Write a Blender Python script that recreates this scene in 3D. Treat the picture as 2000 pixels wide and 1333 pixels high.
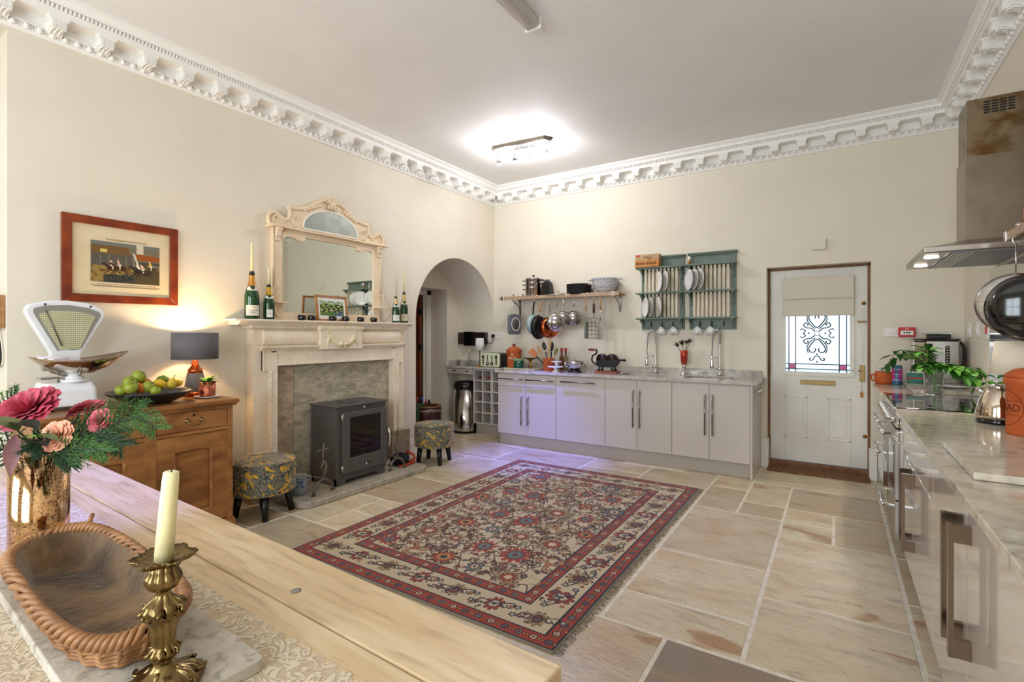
import bpy, bmesh, math, random
import numpy as np
from mathutils import Vector, Matrix, Euler

for o in list(bpy.data.objects): bpy.data.objects.remove(o, do_unlink=True)
SC = bpy.context.scene; C = SC.collection
R = math.radians; PI = math.pi
rnd = random.Random(7)

# ------------------------------------------------------------------ camera
F = 977.6; HOR = 653.0; EYE = 1.35; YAW = R(33.0)
cam_d = bpy.data.cameras.new('camera'); cam = bpy.data.objects.new('camera', cam_d); C.objects.link(cam)
cam.location = (0, 0, EYE); cam.rotation_euler = (R(90), 0, YAW)
cam_d.sensor_width = 36; cam_d.lens = F/2000*36; cam_d.shift_y = -(666.5-HOR)/2000
cam_d.clip_start = 0.02; SC.camera = cam

# ------------------------------------------------------------------ exposure
vs = SC.view_settings; vs.view_transform = 'Standard'; vs.look = 'None'
vs.exposure = 1.0; vs.gamma = 1.0; vs.use_curve_mapping = False

# ------------------------------------------------------------------ world (overcast daylight outside)
W = bpy.data.worlds.new('sky'); SC.world = W; W.use_nodes = True
bg = W.node_tree.nodes['Background']; bg.inputs[0].default_value = (0.80, 0.90, 1.0, 1); bg.inputs[1].default_value = 0.8

# room dimensions
XL, XR, YB, YF, ZC = -3.99, 0.91, 5.69, -1.9, 3.335

def area(name, loc, rot, sx, sy, power, col=(1, 1, 1)):
    l = bpy.data.lights.new(name, 'AREA'); l.shape = 'RECTANGLE'; l.size = sx; l.size_y = sy; l.energy = power; l.color = col
    o = bpy.data.objects.new(name, l); C.objects.link(o); o.location = loc; o.rotation_euler = rot
    return o
# daylight entering from outside through the two tall windows of the wall behind the camera
for k, wx in enumerate((-2.75, -0.55)):
    area('window_%d_daylight_offscreen' % (k+1), (wx, YF-0.22, 1.75), (R(90), 0, 0), 1.45, 2.05, 44, (0.84, 0.93, 1.0))

# ------------------------------------------------------------------ helpers
_fw = (-math.sin(YAW), math.cos(YAW)); _rt = (math.cos(YAW), math.sin(YAW))
def at(u, v, x=None, y=None, z=None):
    "photo pixel -> world point on the plane x=, y= or z="
    a = (u-1000)/F; d = Vector((_fw[0]+_rt[0]*a, _fw[1]+_rt[1]*a, (HOR-v)/F))
    t = x/d.x if x is not None else y/d.y if y is not None else (z-EYE)/d.z
    return Vector((0, 0, EYE)) + d*t

BASE = {}
def thing(name, label, cat, loc=(0, 0, 0), group=None):
    o = bpy.data.objects.new(name, None); C.objects.link(o); o.location = loc; o.empty_display_size = .05
    BASE[o] = Vector(loc); tag(o, label, cat, group); return o
def tag(o, label=None, cat=None, group=None, kind=None):
    if label: o['label'] = label
    if cat: o['category'] = cat
    if group: o['group'] = group
    if kind: o['kind'] = kind
    return o
def copy_tree(o, parent=None):
    c = o.copy(); C.objects.link(c)
    if parent: c.parent = parent
    for ch in list(o.children): copy_tree(ch, c)
    return c

class MB:
    "collects shapes in world coordinates and links them as ONE mesh object"
    def __init__(s): s.v = []; s.f = []; s.sm = []
    def add(s, vs, fs, smooth=False, M=None):
        b = len(s.v)
        s.v += [tuple(M @ Vector(p)) if M is not None else tuple(p) for p in vs]
        s.f += [tuple(b+i for i in f) for f in fs]; s.sm += [smooth]*len(fs); return s
    def box(s, x0, y0, z0, x1, y1, z1, M=None):
        x0, x1 = min(x0, x1), max(x0, x1); y0, y1 = min(y0, y1), max(y0, y1); z0, z1 = min(z0, z1), max(z0, z1)
        return s.add([(x0,y0,z0),(x1,y0,z0),(x1,y1,z0),(x0,y1,z0),(x0,y0,z1),(x1,y0,z1),(x1,y1,z1),(x0,y1,z1)],
              [(0,3,2,1),(4,5,6,7),(0,1,5,4),(1,2,6,5),(2,3,7,6),(3,0,4,7)], False, M)
    def rbox(s, c, size, M=None):
        return s.box(c[0]-size[0]/2, c[1]-size[1]/2, c[2]-size[2]/2, c[0]+size[0]/2, c[1]+size[1]/2, c[2]+size[2]/2, M)
    def lathe(s, prof, c=(0,0,0), n=24, M=None, smooth=True, cap=True, mod=None):
        "prof: [(r,z)...]; about z through c; M applied after; mod(angle,k)->radius factor"
        vs = []; fs = []
        for k, (r, z) in enumerate(prof):
            for i in range(n):
                a = 2*PI*i/n; q = r*(mod(a, k) if mod else 1)
                vs.append((c[0]+q*math.cos(a), c[1]+q*math.sin(a), c[2]+z))
        m = len(prof)
        for k in range(m-1):
            for i in range(n):
                j = (i+1) % n; fs.append((k*n+i, k*n+j, (k+1)*n+j, (k+1)*n+i))
        if cap:
            if prof[0][0] > 1e-4: fs.append(tuple(reversed(range(n))))
            if prof[-1][0] > 1e-4: fs.append(tuple(range((m-1)*n, m*n)))
        return s.add(vs, fs, smooth, M)
    def cyl(s, p, q, r, n=16, r2=None, smooth=True):
        return s.tube([p, q], [r, r if r2 is None else r2], n, smooth)
    def tube(s, pts, r, n=8, smooth=True, closed=False, flat=None):
        pts = [Vector(p) for p in pts]; m = len(pts)
        rs = r if isinstance(r, (list, tuple)) else [r]*m
        vs = []; fs = []; up = None
        for k in range(m):
            if closed: t = pts[(k+1) % m]-pts[k-1]
            else: t = pts[min(k+1, m-1)]-pts[max(k-1, 0)]
            t = t.normalized() if t.length > 1e-9 else Vector((0,0,1))
            if up is None:
                up = Vector((0,0,1)) if abs(t.z) < .9 else Vector((1,0,0))
            a = t.cross(up)
            if a.length < 1e-6: a = t.cross(Vector((.3,.9,.1)))
            a.normalize(); b = a.cross(t).normalized(); up = b
            for i in range(n):
                g = 2*PI*i/n; fa, fb = flat or (1, 1)
                vs.append(pts[k]+(a*math.cos(g)*fa+b*math.sin(g)*fb)*rs[k])
        for k in range(m if closed else m-1):
            k2 = (k+1) % m
            for i in range(n):
                j = (i+1) % n; fs.append((k*n+i, k*n+j, k2*n+j, k2*n+i))
        if not closed:
            fs.append(tuple(reversed(range(n)))); fs.append(tuple(range((m-1)*n, m*n)))
        return s.add(vs, fs, smooth)
    def prism(s, poly, axis, d0, d1, M=None, smooth=False):
        "poly 2-D; axis 'x': (y,z), 'y': (x,z), 'z': (x,y)"
        def P(p, d): return (d, p[0], p[1]) if axis == 'x' else (p[0], d, p[1]) if axis == 'y' else (p[0], p[1], d)
        n = len(poly); vs = [P(p, d0) for p in poly]+[P(p, d1) for p in poly]
        fs = [tuple(range(n)), tuple(reversed(range(n, 2*n)))]+[(i, i+n, (i+1) % n+n, (i+1) % n) for i in range(n)]
        return s.add(vs, fs, smooth, M)
    def ball(s, c, r, n=12, m=8, M=None):
        r = r if isinstance(r, (tuple, list)) else (r, r, r); vs = []; fs = []
        for k in range(m+1):
            t = PI*k/m
            for i in range(n):
                a = 2*PI*i/n; vs.append((c[0]+r[0]*math.sin(t)*math.cos(a), c[1]+r[1]*math.sin(t)*math.sin(a), c[2]-r[2]*math.cos(t)))
        for k in range(m):
            for i in range(n):
                j = (i+1) % n; fs.append((k*n+i, k*n+j, (k+1)*n+j, (k+1)*n+i))
        return s.add(vs, fs, True, M)
    def grid(s, fn, nu, nv, smooth=True, M=None, wrap=False):
        vs = [fn(i/nu, j/nv) for j in range(nv+1) for i in range(nu+1)]
        fs = [(j*(nu+1)+i, j*(nu+1)+i+1, (j+1)*(nu+1)+i+1, (j+1)*(nu+1)+i) for j in range(nv) for i in range(nu)]
        return s.add(vs, fs, smooth, M)
    def build(s, name, mat, parent=None, loc=None, bevel=0, solid=0, sub=0, fix=True):
        base = BASE[parent] if parent is not None else Vector(loc or (0,0,0))
        me = bpy.data.meshes.new(name)
        me.from_pydata([(p[0]-base.x, p[1]-base.y, p[2]-base.z) for p in s.v], [], s.f)
        me.polygons.foreach_set('use_smooth', s.sm)
        if fix:
            bm = bmesh.new(); bm.from_mesh(me); bmesh.ops.recalc_face_normals(bm, faces=bm.faces); bm.to_mesh(me); bm.free()
        me.update()
        o = bpy.data.objects.new(name, me); C.objects.link(o); me.materials.append(mat)
        BASE[o] = base
        if parent is not None: o.parent = parent
        else: o.location = base
        if solid:
            d = o.modifiers.new('thick', 'SOLIDIFY'); d.thickness = solid; d.offset = 0
        if bevel:
            b = o.modifiers.new('bevel', 'BEVEL'); b.width = bevel; b.segments = 2; b.limit_method = 'ANGLE'; b.angle_limit = R(40)
        if sub:
            b = o.modifiers.new('sub', 'SUBSURF'); b.levels = sub; b.render_levels = sub
        return o
def one(mb, name, mat, label, cat, loc, group=None, **k):
    "a thing that is a single mesh"
    return tag(mb.build(name, mat, None, loc, **k), label, cat, group)
def struct(mb, name, mat, parent=None, **k):
    o = mb.build(name, mat, parent, (0,0,0) if parent is None else None, **k)
    if parent is None: o['kind'] = 'structure'
    return o
def text(body, name, mat, parent, M, size, ext=.0006, bold=0):
    cu = bpy.data.curves.new(name, 'FONT'); cu.body = body; cu.size = size; cu.extrude = ext; cu.align_x = 'CENTER'; cu.align_y = 'CENTER'
    cu.resolution_u = 2; cu.offset = bold
    tmp = bpy.data.objects.new('tmp', cu); C.objects.link(tmp)
    dg = bpy.context.evaluated_depsgraph_get(); me = bpy.data.meshes.new_from_object(tmp.evaluated_get(dg))
    bpy.data.objects.remove(tmp, do_unlink=True)
    base = BASE[parent]; me.transform(Matrix.Translation(-base) @ M)
    me.materials.clear(); me.materials.append(mat); me.name = name
    o = bpy.data.objects.new(name, me); C.objects.link(o); o.parent = parent; BASE[o] = base; return o
def frame(origin, right, up):
    "matrix whose local x = right, y = up, z = out"
    x = Vector(right).normalized(); y = Vector(up).normalized(); z = x.cross(y)
    return Matrix.Translation(Vector(origin)) @ Matrix((x, y, z)).transposed().to_4x4()
def bez(p, n=12):
    "Catmull-Rom through the points p"
    p = [Vector(q) for q in p]; out = []
    for i in range(len(p)-1):
        a = p[max(i-1, 0)]; b = p[i]; c = p[i+1]; d = p[min(i+2, len(p)-1)]
        for k in range(n):
            t = k/n; out.append(.5*((2*b)+(c-a)*t+(2*a-5*b+4*c-d)*t*t+(3*b-a-3*c+d)*t**3))
    return out+[p[-1]]
def arc(cx, cy, r, a0, a1, n=16, ry=None):
    return [(cx+r*math.cos(a0+(a1-a0)*i/n), cy+(ry or r)*math.sin(a0+(a1-a0)*i/n)) for i in range(n+1)]

# ------------------------------------------------------------------ materials (all node based)
def lin(h):
    h = h.lstrip('#'); c = [int(h[i:i+2], 16)/255 for i in (0, 2, 4)]
    return tuple(q/12.92 if q <= .04045 else ((q+.055)/1.055)**2.4 for q in c)
def col(c): return lin(c) if isinstance(c, str) else c
MATS = {}
def mat(name, c, rough=.5, metal=0, c2=None, sc=8, detail=4, stretch=(1,1,1), lo=.35, hi=.65, bump=0, bsc=None, coat=0, trans=0, ior=1.45,
        spec=.5, emit=None, estr=0, alpha=1, c3=None, sc3=30, amt3=.3, rand=0, dist=0, sheen=0, sss=0):
    m = bpy.data.materials.new(name); m.use_nodes = True; nt = m.node_tree; N = nt.nodes; L = nt.links
    b = N['Principled BSDF']; I = b.inputs
    I['Roughness'].default_value = rough; I['Metallic'].default_value = metal; I['IOR'].default_value = ior
    I['Specular IOR Level'].default_value = spec; I['Coat Weight'].default_value = coat; I['Coat Roughness'].default_value = .08
    I['Transmission Weight'].default_value = trans; I['Alpha'].default_value = alpha; I['Sheen Weight'].default_value = sheen
    I['Base Color'].default_value = (*col(c), 1)
    if emit: I['Emission Color'].default_value = (*col(emit), 1); I['Emission Strength'].default_value = estr
    if c2 is not None or bump:
        tc = N.new('ShaderNodeTexCoord'); mp = N.new('ShaderNodeMapping'); L.new(tc.outputs['Object'], mp.inputs[0]); mp.inputs['Scale'].default_value = stretch
        if rand:
            oi = N.new('ShaderNodeObjectInfo'); cm = N.new('ShaderNodeVectorMath'); cm.operation = 'SCALE'; cm.inputs[0].default_value = (37, 53, 71)
            L.new(oi.outputs['Random'], cm.inputs['Scale']); L.new(cm.outputs[0], mp.inputs['Location'])
        nz = N.new('ShaderNodeTexNoise'); nz.inputs['Scale'].default_value = sc; nz.inputs['Detail'].default_value = detail; nz.inputs['Distortion'].default_value = dist
        L.new(mp.outputs[0], nz.inputs['Vector'])
        if c2 is not None:
            rp = N.new('ShaderNodeValToRGB'); e = rp.color_ramp.elements
            e[0].position = lo; e[1].position = hi; e[0].color = (*col(c), 1); e[1].color = (*col(c2), 1)
            L.new(nz.outputs['Fac'], rp.inputs[0]); out = rp.outputs[0]
            if c3 is not None:
                n3 = N.new('ShaderNodeTexNoise'); n3.inputs['Scale'].default_value = sc3; n3.inputs['Detail'].default_value = 6
                L.new(mp.outputs[0], n3.inputs['Vector'])
                r3 = N.new('ShaderNodeValToRGB'); r3.color_ramp.elements[0].position = .52; r3.color_ramp.elements[1].position = .66
                L.new(n3.outputs['Fac'], r3.inputs[0])
                ml = N.new('ShaderNodeMath'); ml.operation = 'MULTIPLY'; ml.inputs[1].default_value = amt3; L.new(r3.outputs[0], ml.inputs[0])
                mx = N.new('ShaderNodeMix'); mx.data_type = 'RGBA'; L.new(ml.outputs[0], mx.inputs[0]); L.new(out, mx.inputs[6]); mx.inputs[7].default_value = (*col(c3), 1); out = mx.outputs[2]
            L.new(out, I['Base Color'])
        if bump:
            nb = nz
            if bsc:
                nb = N.new('ShaderNodeTexNoise'); nb.inputs['Scale'].default_value = bsc; nb.inputs['Detail'].default_value = 4; L.new(mp.outputs[0], nb.inputs['Vector'])
            bp = N.new('ShaderNodeBump'); bp.inputs['Strength'].default_value = bump; bp.inputs['Distance'].default_value = .01
            L.new(nb.outputs['Fac'], bp.inputs['Height']); L.new(bp.outputs[0], I['Normal'])
    MATS[name] = m; return m
def attr_mat(name, rough=.9, bump=0, sheen=0):
    m = bpy.data.materials.new(name); m.use_nodes = True; nt = m.node_tree; N = nt.nodes; L = nt.links; b = N['Principled BSDF']
    a = N.new('ShaderNodeVertexColor'); a.layer_name = 'print'; L.new(a.outputs[0], b.inputs['Base Color']); b.inputs['Roughness'].default_value = rough
    b.inputs['Specular IOR Level'].default_value = .2; b.inputs['Sheen Weight'].default_value = sheen
    if bump:
        tc = N.new('ShaderNodeTexCoord'); nz = N.new('ShaderNodeTexNoise'); nz.inputs['Scale'].default_value = 260; L.new(tc.outputs['Object'], nz.inputs[0])
        bp = N.new('ShaderNodeBump'); bp.inputs['Strength'].default_value = bump; bp.inputs['Distance'].default_value = .004; L.new(nz.outputs[0], bp.inputs['Height']); L.new(bp.outputs[0], b.inputs['Normal'])
    return m
def printed(name, img, M, parent, mt):
    "img: numpy (h,w,3) linear colours -> flat quad grid with one colour per cell; M maps (0..1,0..1) to world"
    h, w, _ = img.shape; base = BASE[parent]
    u, v = np.meshgrid(np.linspace(0, 1, w+1), np.linspace(0, 1, h+1))
    pts = np.stack([u.ravel(), v.ravel(), np.zeros(u.size), np.ones(u.size)], 1) @ np.array(M).T
    pts = pts[:, :3]-np.array(base)
    idx = (np.arange(h)[:, None]*(w+1)+np.arange(w)[None, :]).ravel()
    q = np.stack([idx, idx+1, idx+w+2, idx+w+1], 1).astype(np.int32)
    me = bpy.data.meshes.new(name); me.vertices.add(len(pts)); me.vertices.foreach_set('co', pts.ravel().astype(np.float32))
    n = len(q); me.loops.add(4*n); me.loops.foreach_set('vertex_index', q.ravel())
    me.polygons.add(n); me.polygons.foreach_set('loop_start', np.arange(0, 4*n, 4, dtype=np.int32))
    me.update(calc_edges=True)
    ca = me.color_attributes.new('print', 'FLOAT_COLOR', 'CORNER')
    cc = np.ones((n, 4, 4), np.float32); cc[:, :, :3] = img.reshape(-1, 1, 3); ca.data.foreach_set('color', cc.ravel())
    me.materials.append(mt); o = bpy.data.objects.new(name, me); C.objects.link(o); o.parent = parent; BASE[o] = base; return o

m_wall = mat('cream_plaster', '#e4dbca', .75, c2='#e0d7c5', sc=3, bump=.05, bsc=40)
m_ceil = mat('ceiling_plaster', '#efedeb', .7, c2='#eae8e6', sc=2, bump=.12, bsc=6)
m_cornice = mat('white_plaster', '#f3f0ea', .6)
m_trim = mat('white_gloss_paint', '#eee9e0', .35, c2='#e6e0d5', sc=5)
m_mantel = mat('cream_gloss_paint', '#f3e6d1', .35, c2='#ecdbc1', sc=7, c3='#b5946a', sc3=25, amt3=.12)
m_mirrorframe = mat('cream_painted_wood', '#efdabd', .45, c2='#e8ceab', sc=6, c3='#a97f52', sc3=30, amt3=.06)
m_grout = mat('lime_mortar', '#e2dac9', .9, c2='#d0c6b2', sc=20, bump=.2)
m_cab = mat('dove_grey_lacquer', '#c9c0b8', .22, spec=.5)
m_cabR = mat('gloss_taupe_lacquer', '#cfc6bd', .06, coat=.6)
m_plinth = mat('grey_plinth_board', '#b3aaa0', .4)
m_chrome = mat('chrome', '#d9d9da', .09, 1)
m_steel = mat('brushed_steel', '#b9b4ae', .27, 1, c2='#a8a39c', sc=4, stretch=(1,1,30))
m_steelv = mat('polished_steel', '#c9c6c2', .12, 1)
m_satin = mat('satin_steel', '#b3aea8', .3, 1)
m_bronze = mat('bronze_handle', '#7d6b5c', .25, 1)
m_brass = mat('brass', '#8b754b', .38, 1)
m_handle = mat('brushed_handle', '#8f8982', .22, 1)
m_gold = mat('gold', '#c99a4f', .22, 1)
m_copper = mat('copper', '#c9683c', .2, 1)
m_iron = mat('wrought_iron', '#8d8272', .5, .7, c2='#5d5548', sc=30)
m_black = mat('black', '#0c0b0b', .4)
m_blackg = mat('black_gloss', '#070708', .08, coat=.5)
m_stove = mat('stove_steel', '#5c5855', .55, .3)
m_white = mat('white_ceramic', '#efede8', .15, coat=.3)
m_whitep = mat('white_plastic', '#e9e5df', .35)
m_pine = mat('pine', '#a8733f', .36, c2='#7c4e29', sc=2.6, stretch=(1.5, 1, 3.2), detail=7, dist=.7, c3='#5c3418', sc3=7, amt3=.3, rand=1)
m_table = mat('scrubbed_pine', '#d8c09b', .36, c2='#c9ab82', sc=3, stretch=(.8, 7, 1), detail=7, dist=.6, c3='#86633f', sc3=7, amt3=.35, rand=1, bump=.08, bsc=30)
m_oak = mat('oak', '#b98a5c', .5, c2='#96693f', sc=5, stretch=(1, 8, 8), detail=5)
m_shelf = mat('bleached_oak', '#bda186', .5, c2='#a2866b', sc=5, stretch=(1, 10, 10))
m_mahog = mat('mahogany', '#8a3a12', .3, c2='#6a2408', sc=10, detail=5, coat=.3)
m_terra = mat('terracotta', '#c2602c', .7, c2='#b04f20', sc=12)
m_green = mat('bottle_green', '#0d3a12', .06, coat=.5)
m_rack = mat('sage_green_paint', '#728174', .5, c2='#657367', sc=12)
m_linen = mat('linen', '#dbd2c3', .9, c2='#cfc5b5', sc=60, stretch=(1, 1, 8))
m_glass = mat('clear_glass', '#ffffff', .02, trans=1, ior=1.45)
m_thin = bpy.data.materials.new('thin_glass'); m_thin.use_nodes = True
_nt = m_thin.node_tree; _nt.nodes.clear(); _o = _nt.nodes.new('ShaderNodeOutputMaterial'); _t = _nt.nodes.new('ShaderNodeBsdfTransparent'); _t.inputs[0].default_value = (.94, .96, .95, 1)
_g = _nt.nodes.new('ShaderNodeBsdfGlossy'); _g.inputs[1].default_value = .03; _f = _nt.nodes.new('ShaderNodeLayerWeight'); _f.inputs[0].default_value = .22; _m = _nt.nodes.new('ShaderNodeMixShader')
_nt.links.new(_f.outputs['Facing'], _m.inputs[0]); _nt.links.new(_t.outputs[0], _m.inputs[1]); _nt.links.new(_g.outputs[0], _m.inputs[2]); _nt.links.new(_m.outputs[0], _o.inputs[0])
m_wax = mat('ivory_wax', '#efe5b4', .5, c2='#e8dca6', sc=12)
def granite(name, c, c2, c3):
    return mat(name, c, .1, c2=c2, sc=4.5, stretch=(1, 1.25, 1), detail=12, dist=2.2, lo=.3, hi=.7, c3=c3, sc3=16, amt3=.42)
m_granite = granite('pale_granite', '#d0c9bf', '#aea69b', '#6d665e')
m_granite2 = granite('cream_granite', '#d3c9b8', '#b9ad9a', '#756b60')
# ================================================================== SETTING
# ---- floor: mortar bed with individual flagstones
floor = struct(MB().box(-6.3, YF, -.12, XR+.12, YB+.16, -.0025), 'floor', m_grout)
def flag_mat(name, cols, dark=0):
    m = bpy.data.materials.new(name); m.use_nodes = True; nt = m.node_tree; N = nt.nodes; L = nt.links; b = N['Principled BSDF']
    oi = N.new('ShaderNodeObjectInfo'); geo = N.new('ShaderNodeNewGeometry')
    vm = N.new('ShaderNodeVectorMath'); vm.operation = 'SCALE'; vm.inputs[0].default_value = (31, 17, 23); L.new(oi.outputs['Random'], vm.inputs['Scale'])
    ad = N.new('ShaderNodeVectorMath'); L.new(geo.outputs['Position'], ad.inputs[0]); L.new(vm.outputs[0], ad.inputs[1])
    rp = N.new('ShaderNodeValToRGB'); e = rp.color_ramp.elements
    e[0].position = 0; e[0].color = (*lin(cols[0]), 1); e[1].position = 1; e[1].color = (*lin(cols[-1]), 1)
    for k, c in enumerate(cols[1:-1]):
        q = e.new((k+1)/(len(cols)-1)); q.color = (*lin(c), 1)
    L.new(oi.outputs['Random'], rp.inputs[0])
    mp = N.new('ShaderNodeMapping'); mp.inputs['Scale'].default_value = (1, 2.4, 1); mp.inputs['Rotation'].default_value = (0, 0, .3); L.new(ad.outputs[0], mp.inputs[0])
    def layer(sc, lo, hi, c, amt, prev, det=6, dist=1.0):
        n = N.new('ShaderNodeTexNoise'); n.inputs['Scale'].default_value = sc; n.inputs['Detail'].default_value = det; n.inputs['Distortion'].default_value = dist; L.new(mp.outputs[0], n.inputs[0])
        r = N.new('ShaderNodeMapRange'); r.inputs[1].default_value = lo; r.inputs[2].default_value = hi; r.inputs[4].default_value = amt; L.new(n.outputs[0], r.inputs[0])
        x = N.new('ShaderNodeMix'); x.data_type = 'RGBA'; L.new(r.outputs[0], x.inputs[0]); L.new(prev, x.inputs[6]); x.inputs[7].default_value = (*lin(c), 1); return x.outputs[2]
    o = layer(1.6, .45, .75, '#b8905c', .6, rp.outputs[0])
    o = layer(2.3, .62, .72, '#9c6a3c', .75, o, 3)
    o = layer(5, .5, .8, '#8a7d6a', .6, o)
    o = layer(38, .55, .8, '#66574a', .55, o)
    L.new(o, b.inputs['Base Color'])
    b.inputs['Roughness'].default_value = .34
    n = N.new('ShaderNodeTexNoise'); n.inputs['Scale'].default_value = 7; n.inputs['Detail'].default_value = 7; n.inputs['Distortion'].default_value = 1.2; L.new(mp.outputs[0], n.inputs[0])
    bp = N.new('ShaderNodeBump'); bp.inputs['Strength'].default_value = .35; bp.inputs['Distance'].default_value = .012; L.new(n.outputs[0], bp.inputs['Height']); L.new(bp.outputs[0], b.inputs['Normal'])
    return m
m_flag = flag_mat('sandstone_flag', ['#dccbaa', '#c6b89d', '#e2d4b5', '#bcab8e', '#d6c7a8', '#b0a28b'])
m_flagd = flag_mat('brown_sandstone_flag', ['#8f8170', '#857563'])
GX = lambda i: -.33+.31*i
GY = lambda j: 2.24+.31*j
fixed = [(-2,3,0,6),(-2,1,0,3),(-2,0,0,1),(-3,-2,-1,0),(-1,-3,2,0),(0,0,2,2),(0,2,2,5),(0,5,1,6),(1,5,2,7),(-1,6,0,7),(0,6,1,7),(-1,7,0,9),(0,7,2,9),(-2,6,-1,8),
         (2,-1,4,1),(2,1,4,3),(2,3,4,5),(-10,0,-9,2),(-10,2,-8,4)]
occ = {}
for k, (a, b, c, d) in enumerate(fixed):
    for i in range(a, c):
        for j in range(b, d): occ[i, j] = k
stones = [(q, q == (-1,-3,2,0)) for q in fixed]
sizes = [(2,3),(2,2),(3,2),(1,2),(2,1),(2,2),(1,1),(3,2),(2,3)]
for j in range(-14, 12):
    for i in range(-14, 4):
        if (i, j) in occ: continue
        rnd.shuffle(sizes)
        for w, h in sizes+[(1,2),(2,1),(1,1)]:
            if i+w <= 4 and j+h <= 12 and all((a, b) not in occ for a in range(i, i+w) for b in range(j, j+h)):
                for a in range(i, i+w):
                    for b in range(j, j+h): occ[a, b] = 1
                stones.append(((i, j, i+w, j+h), False)); break
_sm = {}
for (a, b, c, d), dk in stones:
    x0, x1 = max(GX(a), -4.75), min(GX(c), XR+.05); y0, y1 = max(GY(b), YF), min(GY(d), YB+.15)
    if x1-x0 < .04 or y1-y0 < .04: continue
    w, h = round(x1-x0-.015, 3), round(y1-y0-.015, 3)
    key = (w, h, dk)
    if key not in _sm:
        me = bpy.data.meshes.new('flagstone'); e = .004; p = []
        for z, q in ((-.03, 0), (-.004, 0), (0, e)):
            p += [(-w/2+q, -h/2+q, z), (w/2-q, -h/2+q, z), (w/2-q, h/2-q, z), (-w/2+q, h/2-q, z)]
        fs = [(8,9,10,11)]+[(l*4+i, l*4+(i+1) % 4, l*4+4+(i+1) % 4, l*4+4+i) for l in (0, 1) for i in range(4)]
        me.from_pydata(p, [], fs); me.materials.append(m_flagd if dk else m_flag); _sm[key] = me
    o = bpy.data.objects.new('flagstone', _sm[key]); C.objects.link(o); o.parent = floor
    o.location = ((x0+x1)/2, (y0+y1)/2, rnd.uniform(-.0015, 0))

# ---- walls
AY0, AY1, ASZ, AR, AXE = 4.15, YB, 1.53, .77, -4.61       # vaulted arch in the left wall
ARZ = .77
poly = [(.83, 0), (AY0, 0)]+[((AY0+AY1)/2-AR*math.cos(t), ASZ+ARZ*math.sin(t)) for t in [PI*k/40 for k in range(0, 41)]]+[(AY1, ZC), (.83, ZC)]
def ngon_wall(poly, x0, x1, name, mt):
    return struct(MB().prism(poly, 'x', x0, x1), name, mt)
wall_left = ngon_wall(poly, AXE, XL, 'wall_left', m_wall)
struct(MB().box(AXE-.1, YF, 0, AXE, .9, ZC).box(AXE, YF, 3.10, XL, .83, ZC), 'wall_recess', m_wall)
DX0, DX1, DZ = -.603, .264, 2.025
mb = MB(); mb.box(-4.75, YB, 0, DX0, YB+.26, ZC); mb.box(DX1, YB, 0, XR+.12, YB+.26, ZC); mb.box(DX0, YB, DZ, DX1, YB+.26, ZC)
struct(mb, 'wall_back', m_wall)
struct(MB().box(XR, YF-.12, 0, XR+.12, YB, ZC), 'wall_right', m_wall)
mb = MB(); wins = [(-3.5, -2.0), (-1.3, .2)]
xs = [AXE-.1]+[q for w in wins for q in w]+[XR]
for k in range(0, len(xs), 2): mb.box(xs[k], YF-.2, 0, xs[k+1], YF, ZC)
for a, b in wins: mb.box(a, YF-.2, 0, b, YF, .7); mb.box(a, YF-.2, 2.8, b, YF, ZC)
struct(mb, 'wall_front', m_wall)
for k, (a, b) in enumerate(wins):
    w = struct(MB().box(a, YF-.16, .7, a+.06, YF-.1, 2.8).box(b-.06, YF-.16, .7, b, YF-.1, 2.8).box(a, YF-.16, 2.74, b, YF-.1, 2.8).box(a, YF-.16, .7, b, YF-.1, .77)
        .box((a+b)/2-.015, YF-.15, .7, (a+b)/2+.015, YF-.11, 2.8).box(a, YF-.15, 1.73, b, YF-.11, 1.78), 'window_%d' % (k+1), m_trim)
struct(MB().box(-6.3, YF-.2, ZC, XR+.12, YB+.26, ZC+.1), 'ceiling', m_ceil)
# alcove end wall with doorway, and the little hall beyond
DY0, DY1, DH = 4.45, 5.416, 1.974
struct(MB().box(AXE-.30, AY0-.2, 0, AXE, DY0, ZC).box(AXE-.30, DY1, 0, AXE, YB, ZC).box(AXE-.30, DY0, DH, AXE, DY1, ZC), 'wall_alcove', m_wall)
struct(MB().box(-6.3, AY0-.2, 0, -6.2, 6.0, ZC).box(-6.3, AY0-.3, 0, AXE-.3, AY0-.2, ZC).box(-6.3, YB+.05, 0, AXE-.3, YB+.26, ZC), 'wall_hall', m_wall)
# door frame of the alcove doorway
x = AXE-.30
struct(MB().box(x-.03, DY1-.09, 0, x+.005, DY1, DH).box(x-.05, DY1-.12, 0, x-.03, DY1-.03, DH).box(x-.03, DY0, DH-.07, x+.005, DY1, DH).box(x-.03, DY0, 0, x+.005, DY0+.09, DH), 'trim_1', m_trim, bevel=.006)
hd = struct(MB().box(x-.86, DY1-.17, .01, x-.06, DY1-.125, DH-.06), 'door_2', mat('red_brown_door', '#7d3f1d', .3, c2='#5e2b10', sc=4, stretch=(4, 4, 1), coat=.3), bevel=.004)
for z in (1.62, 1.12, .35):
    struct(MB().box(x-.075, DY1-.178, z, x-.045, DY1-.118, z+.09), 'hinge', m_black, hd)
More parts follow.
